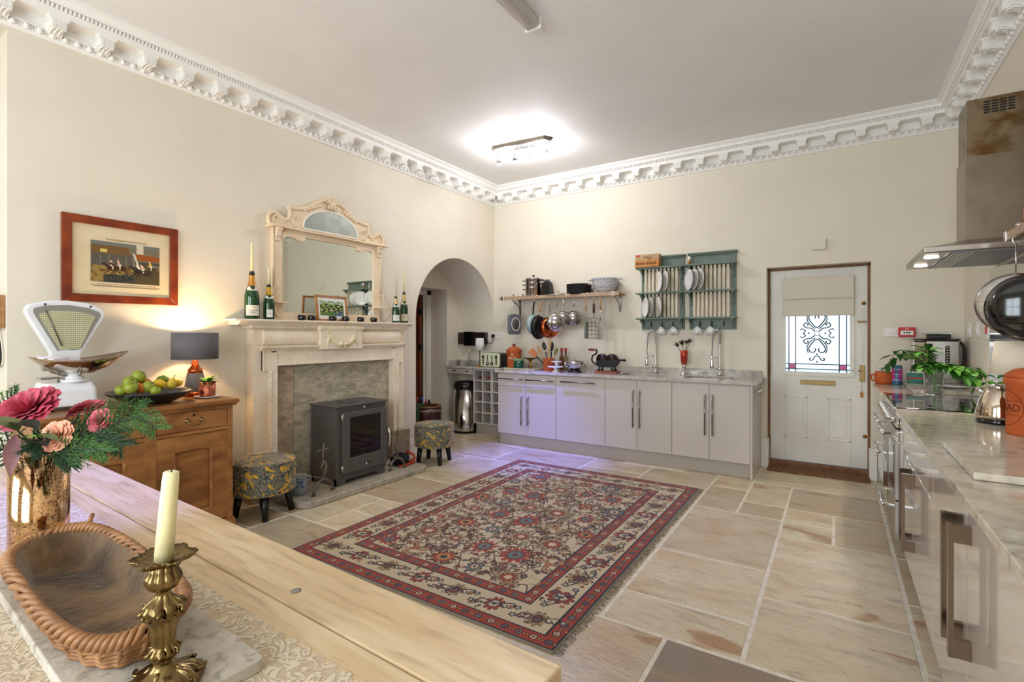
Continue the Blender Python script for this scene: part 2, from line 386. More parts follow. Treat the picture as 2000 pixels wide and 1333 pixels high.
# arch edge bead skirtings
def skirting(name, boxes, M=m_trim):
    mb = MB()
    for (x0, y0, x1, y1, ax, sgn) in boxes:
        if ax == 'x':   # along y, facing +x
            for d, z0, z1 in ((.022, 0, .14), (.016, .14, .165), (.01, .165, .18)): mb.box(x0, y0, z0, x0+sgn*d, y1, z1)
        else:
            for d, z0, z1 in ((.022, 0, .14), (.016, .14, .165), (.01, .165, .18)): mb.box(x0, y0, z0, x1, y0+sgn*d, z1)
    return struct(mb, name, M, bevel=.004)
skirting('baseboard_left', [(XL, 3.93, XL, 4.15, 'x', 1)])
skirting('baseboard_alcove', [(AXE, DY1+.001, AXE, YB, 'x', 1), (AXE, YB, -4.1, YB, 'y', -1)])
# plinth blocks either side of the back door
for n, (a, b) in (('baseboard_back', (-.655, -.585)), ('baseboard_right', (.25, .31))):
    struct(MB().box(a, YB-.03, 0, b, YB+.1, .235).box(a-.0, YB-.022, .235, b, YB+.09, .262).box(a, YB-.013, .262, b, YB+.08, .285), n, m_trim, bevel=.005)

# ---- cornice
PROF = [(0,3.116),(.016,3.116),(.02,3.126),(.024,3.127),(.026,3.132),(.034,3.160),(.044,3.163),(.044,3.170),(.032,3.172),(.032,3.214),(.04,3.218),(.042,3.226),(.148,3.226),(.148,3.256),
        (.149,3.257),(.149,3.279),(.168,3.281),(.166,3.288),(.17,3.302),(.18,3.313),(.193,3.317),(.195,3.322),(.205,3.323),(.205,3.336),(0,3.336)]
def run(name, kind):
    vs = []; n = len(PROF)
    for end in (0, 1):
        for o, z in PROF:
            if kind == 'L': vs.append((XL+o, (YF+o, YB-o)[end], z))
            if kind == 'B': vs.append(((XL+o, XR-o)[end], YB-o, z))
            if kind == 'R': vs.append((XR-o, (YF+o, YB-o)[end], z))
    fs = [(i, (i+1) % n, (i+1) % n+n, i+n) for i in range(n)]
    t = MB().add(vs, fs); o = struct(t, name, m_cornice)
    tag(o, None)
    return o
def place(me, name, parent, loc, rz):
    o = bpy.data.objects.new(name, me); C.objects.link(o); o.parent = parent; o.location = loc; o.rotation_euler = (0, 0, rz); return o
# local frame of the ornaments: +x = out of the wall, y = along it, z = absolute height
mod = MB(); w = .036
mod.prism([(.03,3.215),(.03,3.150),(.042,3.144),(.056,3.150),(.07,3.163),(.088,3.169),(.106,3.164),(.12,3.158),(.132,3.162),(.138,3.174),(.136,3.215)], 'y', -w, w)
mod.box(.03, -w-.006, 3.205, .143, w+.006, 3.214).box(.03, -w-.012, 3.214, .147, w+.012, 3.228)
for s in (-1, 0, 1):
    for k in range(4): mod.box(.128-.004*k, s*.022-.008, 3.158+.011*k, .1415, s*.022+.008, 3.165+.011*k)
    mod.tube([(.05, s*.02, 3.150), (.07, s*.02, 3.161), (.09, s*.02, 3.166), (.12, s*.02, 3.157)], .007, 6)
mod_me = mod.build('modillion', m_cornice).data; bpy.data.objects.remove(bpy.data.objects['modillion'])
egg = MB(); egg.ball((.033, 0, 3.147), (.017, .016, .018), 8, 5)
egg.tube([(.036, .022*math.cos(t), 3.158-.026*math.sin(t)) for t in [PI*k/6 for k in range(7)]], .0038, 4)
egg.tube([(.034, .029, 3.158), (.03, .029, 3.133)], [.005, .002], 4)
egg_me = egg.build('egg_and_dart', m_cornice).data; bpy.data.objects.remove(bpy.data.objects['egg_and_dart'])
for name, kind in (('trim_2', 'L'), ('trim_3', 'B'), ('trim_4', 'R')):
    t = run(name, kind)
    if kind == 'L': a0, a1, s0 = .2, YB-.06, 1.023; rz = 0; pos = lambda q: (XL, q, 0)
    if kind == 'B': a0, a1, s0 = XL+.06, XR-.06, -3.57; rz = R(-90); pos = lambda q: (q, YB, 0)
    if kind == 'R': a0, a1, s0 = 2.3, YB-.06, 5.50; rz = PI; pos = lambda q: (XR, q, 0)
    q = s0-math.floor((s0-a0)/.2345)*.2345
    while q < a1:
        if q > a0+.05 and q < a1-.1: place(mod_me, 'modillion', t, pos(q), rz)
        q += .2345
    q = a0
    while q < a1: place(egg_me, 'egg_and_dart', t, pos(q), rz); q += .0586
    d = MB(); q = a0 if kind != 'L' else .2
    while q < a1-.1:
        p = pos(q)
        if kind == 'L': d.box(XL+.15, q, 3.259, XL+.168, q+.012, 3.277)
        if kind == 'B': d.box(q, YB-.168, 3.259, q+.012, YB-.15, 3.277)
        if kind == 'R': d.box(XR-.163, q, 3.260, XR-.15, q+.013, 3.277)
        q += .0205
    tag(struct(d, 'dentil_course', m_cornice, t), kind='stuff')

# ---- back door
yd = YB+.15
m_door = mat('white_door_paint', '#e8e4da', .4, c2='#ded9cd', sc=3)
m_frost = bpy.data.materials.new('frosted_glass'); m_frost.use_nodes = True
nt = m_frost.node_tree; nt.nodes.clear(); ou = nt.nodes.new('ShaderNodeOutputMaterial'); tr = nt.nodes.new('ShaderNodeBsdfTranslucent'); tr.inputs[0].default_value = (.93, .97, 1, 1)
gl = nt.nodes.new('ShaderNodeBsdfGlossy'); gl.inputs[1].default_value = .1; mx = nt.nodes.new('ShaderNodeMixShader'); mx.inputs[0].default_value = .05
nt.links.new(tr.outputs[0], mx.inputs[1]); nt.links.new(gl.outputs[0], mx.inputs[2]); nt.links.new(mx.outputs[0], ou.inputs[0])
gx0 = at(1533, 650, y=yd).x; gx1 = at(1662, 650, y=yd).x; gz1 = 1.76; gz0 = at(1600, 729, y=yd).z
fr = struct(MB().box(DX0, YB+.13, 0, DX0+.02, YB+.24, DZ).box(DX1-.02, YB+.13, 0, DX1, YB+.24, DZ).box(DX0, YB+.13, DZ-.022, DX1, YB+.24, DZ).box(DX0, YB+.1, 0, DX1, YB+.25, .055), 'trim_5', mat('hardwood_frame', '#8a5c38', .5, c2='#6b4224', sc=6, stretch=(3,3,1)), bevel=.004)
lx0, lx1 = DX0+.02, DX1-.02
door = struct(MB().box(lx0, yd, .062, gx0, yd+.045, 2.002).box(gx1, yd, .062, lx1, yd+.045, 2.002).box(gx0, yd, gz1, gx1, yd+.045, 2.002).box(gx0, yd, .062, gx1, yd+.045, gz0), 'door_1', m_door, bevel=.002)
# glazing bead, raised panels
for (a, b, c, d) in ((gx0, gx1, gz0, gz1),):
    struct(MB().box(a-.03, yd-.012, c-.03, a+.008, yd+.002, d+.03).box(b-.008, yd-.012, c-.03, b+.03, yd+.002, d+.03).box(a+.008, yd-.012, d-.008, b-.008, yd+.002, d+.03).box(a+.008, yd-.012, c-.03, b-.008, yd+.002, c+.008), 'glazing_bead', m_door, door)
for (u0, u1) in ((1533, 1577), (1616, 1662)):
    a = at(u0, 800, y=yd).x; b = at(u1, 800, y=yd).x; c, d = .30, .72
    struct(MB().box(a, yd-.006, c, b, yd+.001, c+.014).box(a, yd-.006, d-.014, b, yd+.001, d).box(a, yd-.006, c, a+.014, yd+.001, d).box(b-.014, yd-.006, c, b, yd+.001, d).box(a+.035, yd-.005, c+.035, b-.035, yd+.001, d-.035), 'door_panel', m_door, door, bevel=.004)
pane = struct(MB().box(gx0-.005, yd+.018, gz0-.005, gx1+.005, yd+.024, gz1+.005), 'pane', m_frost, door)
m_lead = mat('dark_lead', '#2c4c58', .5)
gw = gx1-gx0; gh = gz1-gz0; yl = yd+.014
lead = MB()
for x in (gx0+.035, gx0+.095, gx1-.035, gx1-.095): lead.box(x-.004, yl, gz0, x+.004, yl+.006, gz1)
for z in (gz0+.035, gz0+.085): lead.box(gx0, yl, z-.004, gx1, yl+.006, z+.004)
struct(lead, 'lead_strip', m_lead, pane)
for x0, x1 in ((gx0+.038, gx0+.092), (gx1-.092, gx1-.038)):
    struct(MB().box(x0, yl+.001, gz0+.038, x1, yl+.004, gz0+.082), 'pink_glass', mat('pink_glass', '#d8569b', .15), pane)
mx_, mz_ = (gx0+gx1)/2, gz0+.395
def scroll(pts, s):
    return bez([(mx_+s*p[0], yl+.003, mz_+p[1]) for p in pts], 8)
sc = MB()
for s in (-1, 1):
    for sv in (-1, 1):
        sc.tube(scroll([(.02, .02*sv), (.05, .05*sv), (.085, .055*sv), (.115, .075*sv), (.10, .105*sv), (.075, .09*sv), (.085, .075*sv)], s), .0058, 5)
        sc.tube(scroll([(.12, .0), (.10, .025*sv), (.13, .045*sv), (.145, .03*sv)], s), .0052, 5)
    for q, w_ in ((-1, 1), (1, 1)):
        sc.tube(scroll([(.012, q*.06), (.05, q*.11), (.07, q*.15), (.06, q*.185), (.03, q*.19), (.012, q*.17), (.02, q*.15)], s), .0058, 5)
        sc.tube(scroll([(.015, q*.045), (.06, q*.09), (.085, q*.14), (.075, q*.20)], s), .0052, 5)
    sc.tube(scroll([(0, -.225), (.02, -.235), (.035, -.265), (.06, -.27), (.062, -.25), (.05, -.252)], s), .0052, 5)
for k in range(8):
    a = k*PI/4; sc.ball((mx_+.022*math.cos(a), yl+.003, mz_+.022*math.sin(a)), .006, 6, 4)
for dx, dz in ((.07, 0), (-.07, 0), (0, .06), (0, -.06), (0, -.21), (0, -.285)): sc.prism([(mx_+dx-.012, mz_+dz), (mx_+dx, mz_+dz-.01), (mx_+dx+.012, mz_+dz), (mx_+dx, mz_+dz+.01)], 'y', yl, yl+.005)
struct(sc, 'lead_scroll', m_lead, pane)
# furniture: letter plate, lever handle, bolts, hinges, hanging keys
a = at(1563, 742, y=yd); b = at(1631, 754, y=yd)
lp = struct(MB().box(a.x, yd-.012, b.z, b.x, yd, a.z), 'letter_plate', m_brass, door, bevel=.004)
struct(MB().box(a.x+.025, yd-.018, b.z+.012, b.x-.025, yd-.011, a.z-.012), 'letter_flap', m_brass, lp, bevel=.003)
h = at(1684, 729, y=yd)
hp = struct(MB().box(h.x-.022, yd-.008, h.z-.085, h.x+.022, yd, h.z+.075), 'handle_plate', m_brass, door, bevel=.003)
struct(MB().cyl((h.x, yd, h.z+.02), (h.x, yd-.05, h.z+.02), .008).tube([(h.x, yd-.05, h.z+.02), (h.x-.05, yd-.052, h.z+.022), (h.x-.09, yd-.045, h.z+.03)], [.008, .006, .005], 8), 'lever', m_chrome, hp)
for u, v in ((1687, 593), (1689, 853)):
    k = at(u, v, y=yd); struct(MB().lathe([(.018, 0), (.018, .006), (.01, .012), (.012, .02), (0, .024)], n=14, M=Matrix.Translation(k) @ Matrix.Rotation(R(90), 4, 'X')), 'lock_knob', m_gold, door)
k = at(1683, 629, y=yd); struct(MB().box(k.x-.035, yd-.012, k.z-.012, k.x+.03, yd, k.z+.012).cyl((k.x-.03, yd-.014, k.z), (k.x+.035, yd-.014, k.z), .005), 'slide_bolt', m_brass, door)
for z in (1.78, 1.0, .25):
    struct(MB().cyl((lx0-.003, yd-.006, z-.05), (lx0-.003, yd-.006, z+.05), .007, 10), 'hinge', m_brass, door)
k = at(1686, 600, y=yd-.02)
cord = one(MB().tube(bez([(k.x-.012, yd-.025, k.z-.02), (k.x-.016, yd-.03, k.z-.3), (k.x-.008, yd-.03, k.z-.52), (k.x+.006, yd-.03, k.z-.3), (k.x+.006, yd-.025, k.z-.02)]), .0022, 5), 'blind_cord', m_whitep, 'thin white pull cord hanging beside the door blind', 'cord', (k.x, yd-.03, k.z-.5))
k = at(1683, 772, y=yd-.03)
kt = thing('key_fob', 'tan leather key tag hanging below the door lever', 'key tag', (k.x, yd-.03, k.z-.03))
MB().prism([(k.x-.013, k.z-.025), (k.x+.013, k.z-.025), (k.x+.013, k.z+.02), (k.x+.004, k.z+.032), (k.x-.004, k.z+.032), (k.x-.013, k.z+.02)], 'y', yd-.032, yd-.026).build('tag', mat('tan_leather', '#b9803f', .6), kt)
MB().cyl((k.x, yd-.029, k.z+.03), (k.x, yd-.029, h.z-.05), .002, 6).build('ring', m_steelv, kt)
# roman blind
b0 = at(1529, 545, y=yd-.03); b1 = at(1668, 616, y=yd-.03)
bl = thing('roman_blind', 'half raised beige linen roman blind on the glazed door', 'blind', (b0.x, yd-.02, b1.z))
zt, zb = b0.z, b1.z
for k, (z0, z1, dy) in enumerate(((zt-.175, zt, .05), (zt-.215, zt-.165, .062), (zb, zt-.20, .045))):
    MB().box(b0.x, yd-dy-.012, z0, b1.x, yd-.014, z1).build('fold', m_linen, bl, bevel=.006)
MB().box(b0.x+.01, yd-.03, zt-.03, b1.x-.01, yd, zt-.005).build('head_rail', m_linen, bl)
# doormat
p = [(DX0+.01, YB-.17), (DX1-.01, YB-.12), (DX1-.01, YB+.09), (DX0+.01, YB+.09)]
one(MB().prism([(DX0+.02, YB-.16), (DX1-.01, YB-.15), (DX1-.01, YB+.095), (DX0+.02, YB+.095)], 'z', 0.001, .02), 'door_mat', mat('coir', '#8a6242', .95, c2='#5f3f27', sc=60, bump=.6), 'brown coir mat in the recess of the back door', 'doormat', (-.17, YB, 0), bevel=.004)
# alarm box above door, switches
def plate(name, p, w, h, d, mt, label, cat, axis='y', extra=None, group=None):
    t = thing(name, label, cat, p, group)
    if axis == 'y': MB().box(p.x-w/2, YB-d, p.z-h/2, p.x+w/2, YB, p.z+h/2).build('back_plate', mt, t, bevel=.003)
    else: MB().box(XR-d, p.y-w/2, p.z-h/2, XR, p.y+w/2, p.z+h/2).build('back_plate', mt, t, bevel=.003)
    return t
sensor = plate('wall_sensor_box', at(1600, 478, y=YB), .115, .10, .03, m_wall, 'small cream box on the wall above the back door', 'sensor')
p = at(1741, 649, y=YB); sw = plate('light_switch', p, .115, .085, .01, m_whitep, 'white double light switch beside the red call point', 'switch')
for dx in (-.014, .022): MB().box(p.x+dx-.013, YB-.016, p.z-.018, p.x+dx+.013, YB-.009, p.z+.018).build('rocker', m_whitep, sw, bevel=.002)
m_red = mat('red_plastic', '#c3161c', .35)
p = at(1770, 649, y=YB); rc = plate('fire_call_point', p, .12, .085, .05, m_red, 'red fire alarm call point with white glass on the wall', 'alarm')
gp = MB().box(p.x-.045, YB-.054, p.z-.025, p.x+.045, YB-.049, p.z+.012).build('break_glass', m_whitep, rc)
for dx in (-.018, 0, .018): MB().ball((p.x+dx, YB-.054, p.z-.006), (.007, .002, .007), 8, 5).build('press_dot', m_black, gp)
MB().box(p.x-.012, YB-.0515, p.z+.026, p.x+.012, YB-.049, p.z+.031).build('logo_strip', m_whitep, rc)
for k, (u, lab) in enumerate(((1895, 'plain white wall switch nearest the room corner'), (1912, 'plain white wall switch between two other switches'), (1931, 'cooker switch with a red rocker beside the splashback'))):
    p = at(u, 645, x=XR); t = plate('wall_switch', p, .085, .12 if k < 2 else .13, .012, m_whitep, lab, 'switch', 'x', group='switches on the right wall')
    MB().box(XR-.018, p.y-.014, p.z-.03, XR-.011, p.y+.014, p.z+.03).build('rocker', m_red if k == 2 else m_whitep, t, bevel=.002)
# ================================================================== FIREPLACE WALL
def slate(name, c, c2, c3):
    return mat(name, c, .4, c2=c2, sc=4.5, stretch=(1, 1, 2.6), detail=9, dist=1.8, c3=c3, sc3=22, amt3=.4, bump=.25, bsc=18, rand=1)
m_slate = slate('copper_slate', '#c6bba2', '#9d9481', '#6a6357')
m_slateR = slate('rust_slate', '#bda78d', '#9c8b78', '#765740')
m_hearth = mat('grey_hearth_stone', '#b8ae9d', .5, c2='#9a9182', sc=5, stretch=(1,1.6,1), detail=8, dist=1, c3='#5d574d', sc3=24, amt3=.4, bump=.2)
SX = XL+.18; YC = 3.04
# hearth
def rounded(pts, r, n=6):
    out = []; m = len(pts)
    for i in range(m):
        p = Vector(pts[i]); a = Vector(pts[i-1])-p; b = Vector(pts[(i+1) % m])-p; rr = min(r, a.length/2, b.length/2)
        p0 = p+a.normalized()*rr; p1 = p+b.normalized()*rr
        for k in range(n+1):
            t = k/n; out.append(tuple((1-t)**2*p0+2*t*(1-t)*p+t*t*p1))
    return out
hb = [(-3.985, 2.42), (-3.985, 3.67), (-3.86, 3.67), (-3.86, 3.67)]
front = rounded([(-3.86, 2.335), (-3.405, 2.335), (-3.385, 3.74), (-3.86, 3.74)], .13)
hearth = thing('hearth', 'grey stone hearth slab with rounded corners under the stove', 'hearth', (-3.6, 3.04, 0))
MB().prism(front, 'z', 0, .048).build('front_slab', m_hearth, hearth, bevel=.008)
MB().box(-3.985, 2.42, 0, -3.862, 3.672, .047).build('back_slab', m_hearth, hearth)
# slate surround: three panels
sur = thing('slate_surround', 'mottled grey slate fire surround panels behind the stove', 'fire surround', (XL+.04, YC, .05))
for k, (a, b) in enumerate(((2.40, 2.605), (2.608, 3.418), (3.421, 3.70))):
    MB().box(XL+.002, a, .05, XL+.045, b, 1.10).build('slate_panel', (m_slateR, m_slate, m_slate)[k], sur, bevel=.002)
# mantelpiece
mp = thing('mantelpiece', 'cream painted classical mantelpiece with carved garland and dentilled shelf', 'mantelpiece', (XL+.1, YC, 0))
for s in (0, 1):
    a, b = (2.19, 2.41) if s == 0 else (3.675, 3.93)
    MB().box(XL+.001, a, 0, XL+.125, b, .335).build('plinth_block', m_slateR, mp, bevel=.004)
def jamb(y0, y1, name): MB().box(XL+.001, y0, .337, XL+.10, y1, 1.257).box(XL+.001, y0-.008, .337, XL+.112, y1+.008, .375).box(XL+.001, y0-.004, .375, XL+.106, y1+.004, .395).build(name, m_mantel, mp, bevel=.004)
jamb(2.215, 2.385, 'pilaster'); jamb(3.725, 3.865, 'pilaster')
# architrave round the opening with ears
for s in (-1, 1):
    yi = 2.412 if s < 0 else 3.70; yo = yi+s*.055
    mb = MB().box(XL+.04, yi, .337, XL+.118, yo, 1.20)
    MB().box(XL+.05, yo, .337, XL+.128, yo+s*.016, 1.06).build('beaded_edge', m_mantel, mp, bevel=.003)
    mb.box(XL+.05, yo, 1.05, XL+.118, yo+s*.075, 1.215).box(XL+.05, yo+s*.06, 1.045, XL+.128, yo+s*.075, 1.215)
    mb.build('architrave_leg', m_mantel, mp, bevel=.003)
    d = MB()
    for k in range(34): d.ball((XL+.13, yo+s*.008, .36+k*.0205), (.006, .007, .008), 5, 4)
    tag(d.build('bead_row', m_mantel, mp), kind='stuff')
MB().box(XL+.04, 2.412, 1.088, XL+.112, 3.70, 1.215).box(XL+.04, 2.412, 1.088, XL+.118, 3.70, 1.105).build('lintel', m_mantel, mp, bevel=.003)
MB().prism([(XL+.05, 1.212), (XL+.125, 1.212), (XL+.13, 1.222), (XL+.142, 1.232), (XL+.15, 1.246), (XL+.15, 1.254), (XL+.05, 1.258)], 'y', 2.27, 3.845).build('architrave_moulding', m_mantel, mp)
d = MB()
for k in range(100): d.box(XL+.145, 2.275+k*.0157, 1.238, XL+.153, 2.283+k*.0157, 1.25)
tag(d.build('reeded_row', m_mantel, mp), kind='stuff')
# pulvinated frieze
cush = [(XL+.09+.045*math.sin(t), 1.258+.13*(1-math.cos(t))/2) for t in [PI*k/10 for k in range(11)]]
for a, b in ((2.29, 2.80), (3.262, 3.79)):
    MB().prism([(XL+.02, 1.258)]+cush+[(XL+.02, 1.388)], 'y', a, b, smooth=False).build('frieze', m_mantel, mp)
MB().box(XL+.001, 2.215, 1.2575, XL+.10, 3.865, 1.389).build('frieze_back', m_mantel, mp)
plq = MB().box(XL+.03, 2.795, 1.212, XL+.152, 3.265, 1.39).build('plaque', m_mantel, mp, bevel=.004)
# garland carving
gx = XL+.155; yc = 3.03
g = MB()
pts = [(gx, yc-.135*math.cos(t), 1.355-.105*math.sin(t)) for t in [PI*k/16 for k in range(17)]]
g.tube(pts, [.006+.017*math.sin(PI*k/16) for k in range(17)], 8)
rr = random.Random(3)
for k in range(46):
    t = PI*rr.uniform(.06, .94); rad = .006+.02*math.sin(t)
    g.ball((gx+.01, yc-.135*math.cos(t)+rr.uniform(-1, 1)*rad, 1.355-.105*math.sin(t)+rr.uniform(-1, 1)*rad), rr.uniform(.006, .011), 6, 4)
for dy in (-.028, .03):
    g.lathe([(.024, 0), (.022, .012), (.012, .016), (.01, .024), (0, .026)], n=10, M=frame((gx+.008, yc+dy, 1.262), (0,1,0), (0,0,1)), mod=lambda a, k: 1+.15*math.cos(5*a))
for s in (-1, 1):
    g.tube([(gx, yc+s*.145+.016*math.cos(t), 1.372+.016*math.sin(t)) for t in [2*PI*k/12 for k in range(12)]], .0055, 6, closed=True)
    for k in range(3):
        g.ball((gx, yc+s*(.15+.012*(k-1)), 1.318-.03*k*.6), (.009, .011, .035-.004*k), 6, 5)
    g.tube(bez([(gx, yc+s*.15, 1.30), (gx, yc+s*.165, 1.25), (gx, yc+s*.15, 1.225)]), .005, 5)
g.build('garland', mat('cream_carving', '#f0e3c4', .45, c2='#e6d3a8', sc=20), plq)
# shelf mouldings
MB().box(XL+.001, 2.195, 1.388, XL+.115, 3.885, 1.398).box(XL+.001, 2.17, 1.398, XL+.128, 3.91, 1.422).box(XL+.11, 2.785, 1.388, XL+.16, 3.275, 1.4225).build('bed_mould', m_mantel, mp, bevel=.003)
d = MB()
k = 0
y = 2.185
while y < 3.9:
    xx = XL+.16 if 2.79 < y < 3.27 else XL+.128
    d.box(xx-.002, y, 1.401, xx+.008, y+.014, 1.419); y += .027
tag(d.build('dentil_row', m_mantel, mp), kind='stuff')
MB().prism([(XL+.001, 1.422), (XL+.137, 1.422), (XL+.142, 1.432), (XL+.158, 1.440), (XL+.167, 1.448), (XL+.167, 1.453), (XL+.001, 1.453)], 'y', 2.075, 3.925).build('shelf_mould', m_mantel, mp)
MB().box(XL+.001, 2.03, 1.452, SX, 3.935, 1.468).build('shelf', m_mantel, mp, bevel=.005)

# ---- stove
st = thing('wood_stove', 'grey steel wood burning stove with large black glass door', 'stove', (-3.73, 3.025, .048))
fx = -3.562
MB().box(-3.905, 2.745, .11, fx, 3.305, .722).build('body', m_stove, st, bevel=.004)
MB().prism([(2.752, .048), (2.84, .048), (2.855, .085), (3.195, .085), (3.21, .048), (3.298, .048), (3.298, .112), (2.752, .112)], 'x', -3.60, fx-.003).build('base_skirt', m_stove, st, bevel=.003)
MB().box(-3.9, 2.752, .048, -3.87, 3.298, .112).box(-3.9, 2.752, .048, fx-.003, 2.76, .112).build('base_side', m_stove, st)
MB().box(-3.915, 2.73, .722, fx+.022, 3.32, .734).build('top_plate', m_stove, st, bevel=.004)
MB().lathe([(.088, 0), (.088, .009), (.07, .009), (.068, .004), (0, .004)], (-3.75, 3.02, .734), 28).build('flue_collar', m_stove, st)
sd = MB().box(fx+.002, 2.80, .145, fx+.026, 2.875, .675).box(fx+.002, 3.225, .145, fx+.026, 3.295, .675).box(fx+.002, 2.875, .145, fx+.026, 3.225, .275).box(fx+.002, 2.875, .625, fx+.026, 3.225, .675).build('door', m_stove, st, bevel=.006)
MB().box(fx+.004, 2.87, .27, fx+.014, 3.23, .63).build('door_glass', mat('stove_glass', '#060505', .04, c2='#1a0d07', sc=6, spec=.6), sd)
MB().tube([(fx+.026, 3.285, .30), (fx+.06, 3.287, .31), (fx+.072, 3.287, .36), (fx+.072, 3.287, .42), (fx+.06, 3.287, .465), (fx+.026, 3.285, .475)], .009, 8).build('handle', m_chrome, sd)
for z in (.19, .63): MB().cyl((fx+.018, 2.795, z-.03), (fx+.018, 2.795, z+.03), .012, 10).build('hinge', m_steel, sd)
for y, z, p in ((3.03, .20, sd), (3.03, .70, st)):
    x = fx+.026 if p is sd else fx
    MB().cyl((x, y, z), (x+.018, y, z), .006, 10).ball((x+.022, y, z), .011, 10, 6).build('vent_knob', m_chrome, p)
    MB().box(x-.001, y+.015, z-.004, x+.002, y+.09, z+.004).build('vent_slot', m_black, p)

# ---- firedogs
def firedog(pl, pr, label, lean):
    a = at(*pl, z=.048); b = at(*pr, z=.048); c = (a+b)/2
    t = thing('firedog', label, 'andiron', (c.x, c.y, .048), 'wrought iron firedogs beside the stove')
    wv = (b-a)/2
    arcp = [c+wv*math.cos(q)*1.0+Vector((0, 0, .006+.105*math.sin(q))) for q in [PI*k/14 for k in range(15)]]
    MB().tube(arcp, .011, 8).box(a.x-.014, a.y-.014, .048, a.x+.014, a.y+.014, .058).box(b.x-.014, b.y-.014, .048, b.x+.014, b.y+.014, .058).build('arched_foot', m_iron, t)
    top = c+Vector((lean, 0, .115)); m = MB()
    m.tube([top, top+Vector((0, 0, .03))], .009, 8)
    for k in range(4):
        m.tube([top+Vector((.03*math.sin(PI*q)*math.cos(k*PI/2+q*3.2), .03*math.sin(PI*q)*math.sin(k*PI/2+q*3.2), .03+.13*q)) for q in [j/14 for j in range(15)]], .0055, 6)
    m.build('twisted_cage', m_iron, t)
    m = MB(); n0 = top+Vector((0, 0, .155)); m.tube([n0, n0+Vector((0, 0, .02)), n0+Vector((0, 0, .055)), n0+Vector((0, 0, .085))], [.01, .007, .011, .003], 8)
    m.tube([n0+Vector((0,0,.045)), n0+Vector((0,0,.09)), n0+Vector((0, .008, .125)), n0+Vector((0, .002, .14))], [.008, .009, .006, .002], 7)
    for s in (-1, 1): m.tube([n0+Vector((0,0,.05)), n0+Vector((0, s*.02, .085)), n0+Vector((0, s*.045, .09)), n0+Vector((0, s*.058, .07))], [.006, .009, .007, .002], 7)
    m.build('lily_finial', m_iron, t)
    MB().tube([top, top+Vector((-.10, 0, .0)), top+Vector((-.24, 0, -.005)), top+Vector((-.25, 0, -.11))], .009, 7).build('billet_bar', m_iron, t)
firedog((612, 971), (650, 957), 'wrought iron firedog beside the blue grey crock', 0)
firedog((762, 921), (790, 914), 'wrought iron firedog beside the black and red gauntlet', 0)
# ---- crock
p = at(592, 968, z=.048); p.x -= .05
ck = thing('stoneware_crock', 'small grey stoneware crock with blue painted flower on the hearth', 'crock', (p.x, p.y+.0, .048))
m_crock = mat('grey_salt_glaze', '#9aa1aa', .3, c2='#8a8f96', sc=14)
MB().lathe([(0, .0), (.05, 0), (.056, .03), (.062, .08), (.062, .12), (.058, .135), (.066, .14), (.067, .152), (.058, .152), (.05, .13), (.045, .02), (0, .015)], p, 28).build('body', m_crock, ck)
MB().tube(bez([(p.x+.02, p.y+.058, p.z+.135), (p.x+.024, p.y+.085, p.z+.13), (p.x+.022, p.y+.083, p.z+.105), (p.x+.018, p.y+.06, p.z+.1)], 5), .007, 7).build('ear_handle', m_crock, ck)
f = MB(); a0 = math.atan2(-p.y-.5, -p.x)
for k in range(7):
    aa = a0+.1+rr.uniform(-.5, .5); zz = p.z+.085+rr.uniform(-.028, .03)
    f.ball((p.x+.0625*math.cos(aa), p.y+.0625*math.sin(aa), zz), (.004, .011, .009), 7, 5)
f.build('painted_flower', mat('cobalt_blue', '#2b4f8f', .3), ck)
# ---- gauntlet
p = at(799, 909, z=.048); p.x -= .10
gl_ = thing('fire_gauntlet', 'black fireside gauntlet with red edging lying on the hearth end', 'glove', (p.x, p.y, .048))
MB().grid(lambda u, v: (p.x+.085*math.cos(2*PI*u)*math.sin(PI*v)*(1+.15*math.cos(4*PI*u)), p.y-.03+.10*math.sin(2*PI*u)*math.sin(PI*v), .048+.055-.055*math.cos(PI*v)*(1+.18*math.sin(6*PI*u))), 24, 10).build('mitt', mat('black_suede', '#15171f', .9), gl_)
MB().tube([(p.x+.03+.05*math.cos(q), p.y+.075+.02*math.cos(2*q), .048+.06+.05*math.sin(q)) for q in [2*PI*k/20 for k in range(20)]], .011, 7, closed=True).tube(bez([(p.x+.08, p.y-.12, .055), (p.x+.098, p.y-.03, .058), (p.x+.085, p.y+.09, .06)]), .012, 7).build('red_binding', mat('red_suede', '#b53a20', .8), gl_)

# ---- stools
m_pais = bpy.data.materials.new('paisley_fabric'); m_pais.use_nodes = True
nt = m_pais.node_tree; N = nt.nodes; L = nt.links; b = N['Principled BSDF']; b.inputs['Roughness'].default_value = .9; b.inputs['Sheen Weight'].default_value = .2
tc = N.new('ShaderNodeTexCoord'); n1 = N.new('ShaderNodeTexNoise'); n1.inputs['Scale'].default_value = 15; n1.inputs['Detail'].default_value = 1.2; n1.inputs['Distortion'].default_value = .9; L.new(tc.outputs['Object'], n1.inputs[0])
mu = N.new('ShaderNodeMath'); mu.operation = 'MULTIPLY'; mu.inputs[1].default_value = 52; L.new(n1.outputs[0], mu.inputs[0])
si = N.new('ShaderNodeMath'); si.operation = 'SINE'; L.new(mu.outputs[0], si.inputs[0])
r1 = N.new('ShaderNodeValToRGB'); e = r1.color_ramp.elements; e[0].position = 0; e[0].color = (*lin('#3b3a34'), 1); e[1].position = 1; e[1].color = (*lin('#928b74'), 1)
for ps, cc in ((.2, '#3b3a34'), (.34, '#726e5b'), (.62, '#706c5c'), (.8, '#575548')): q = e.new(ps); q.color = (*lin(cc), 1)
mr = N.new('ShaderNodeMapRange'); mr.inputs[1].default_value = -1; mr.inputs[2].default_value = 1; L.new(si.outputs[0], mr.inputs[0]); L.new(mr.outputs[0], r1.inputs[0])
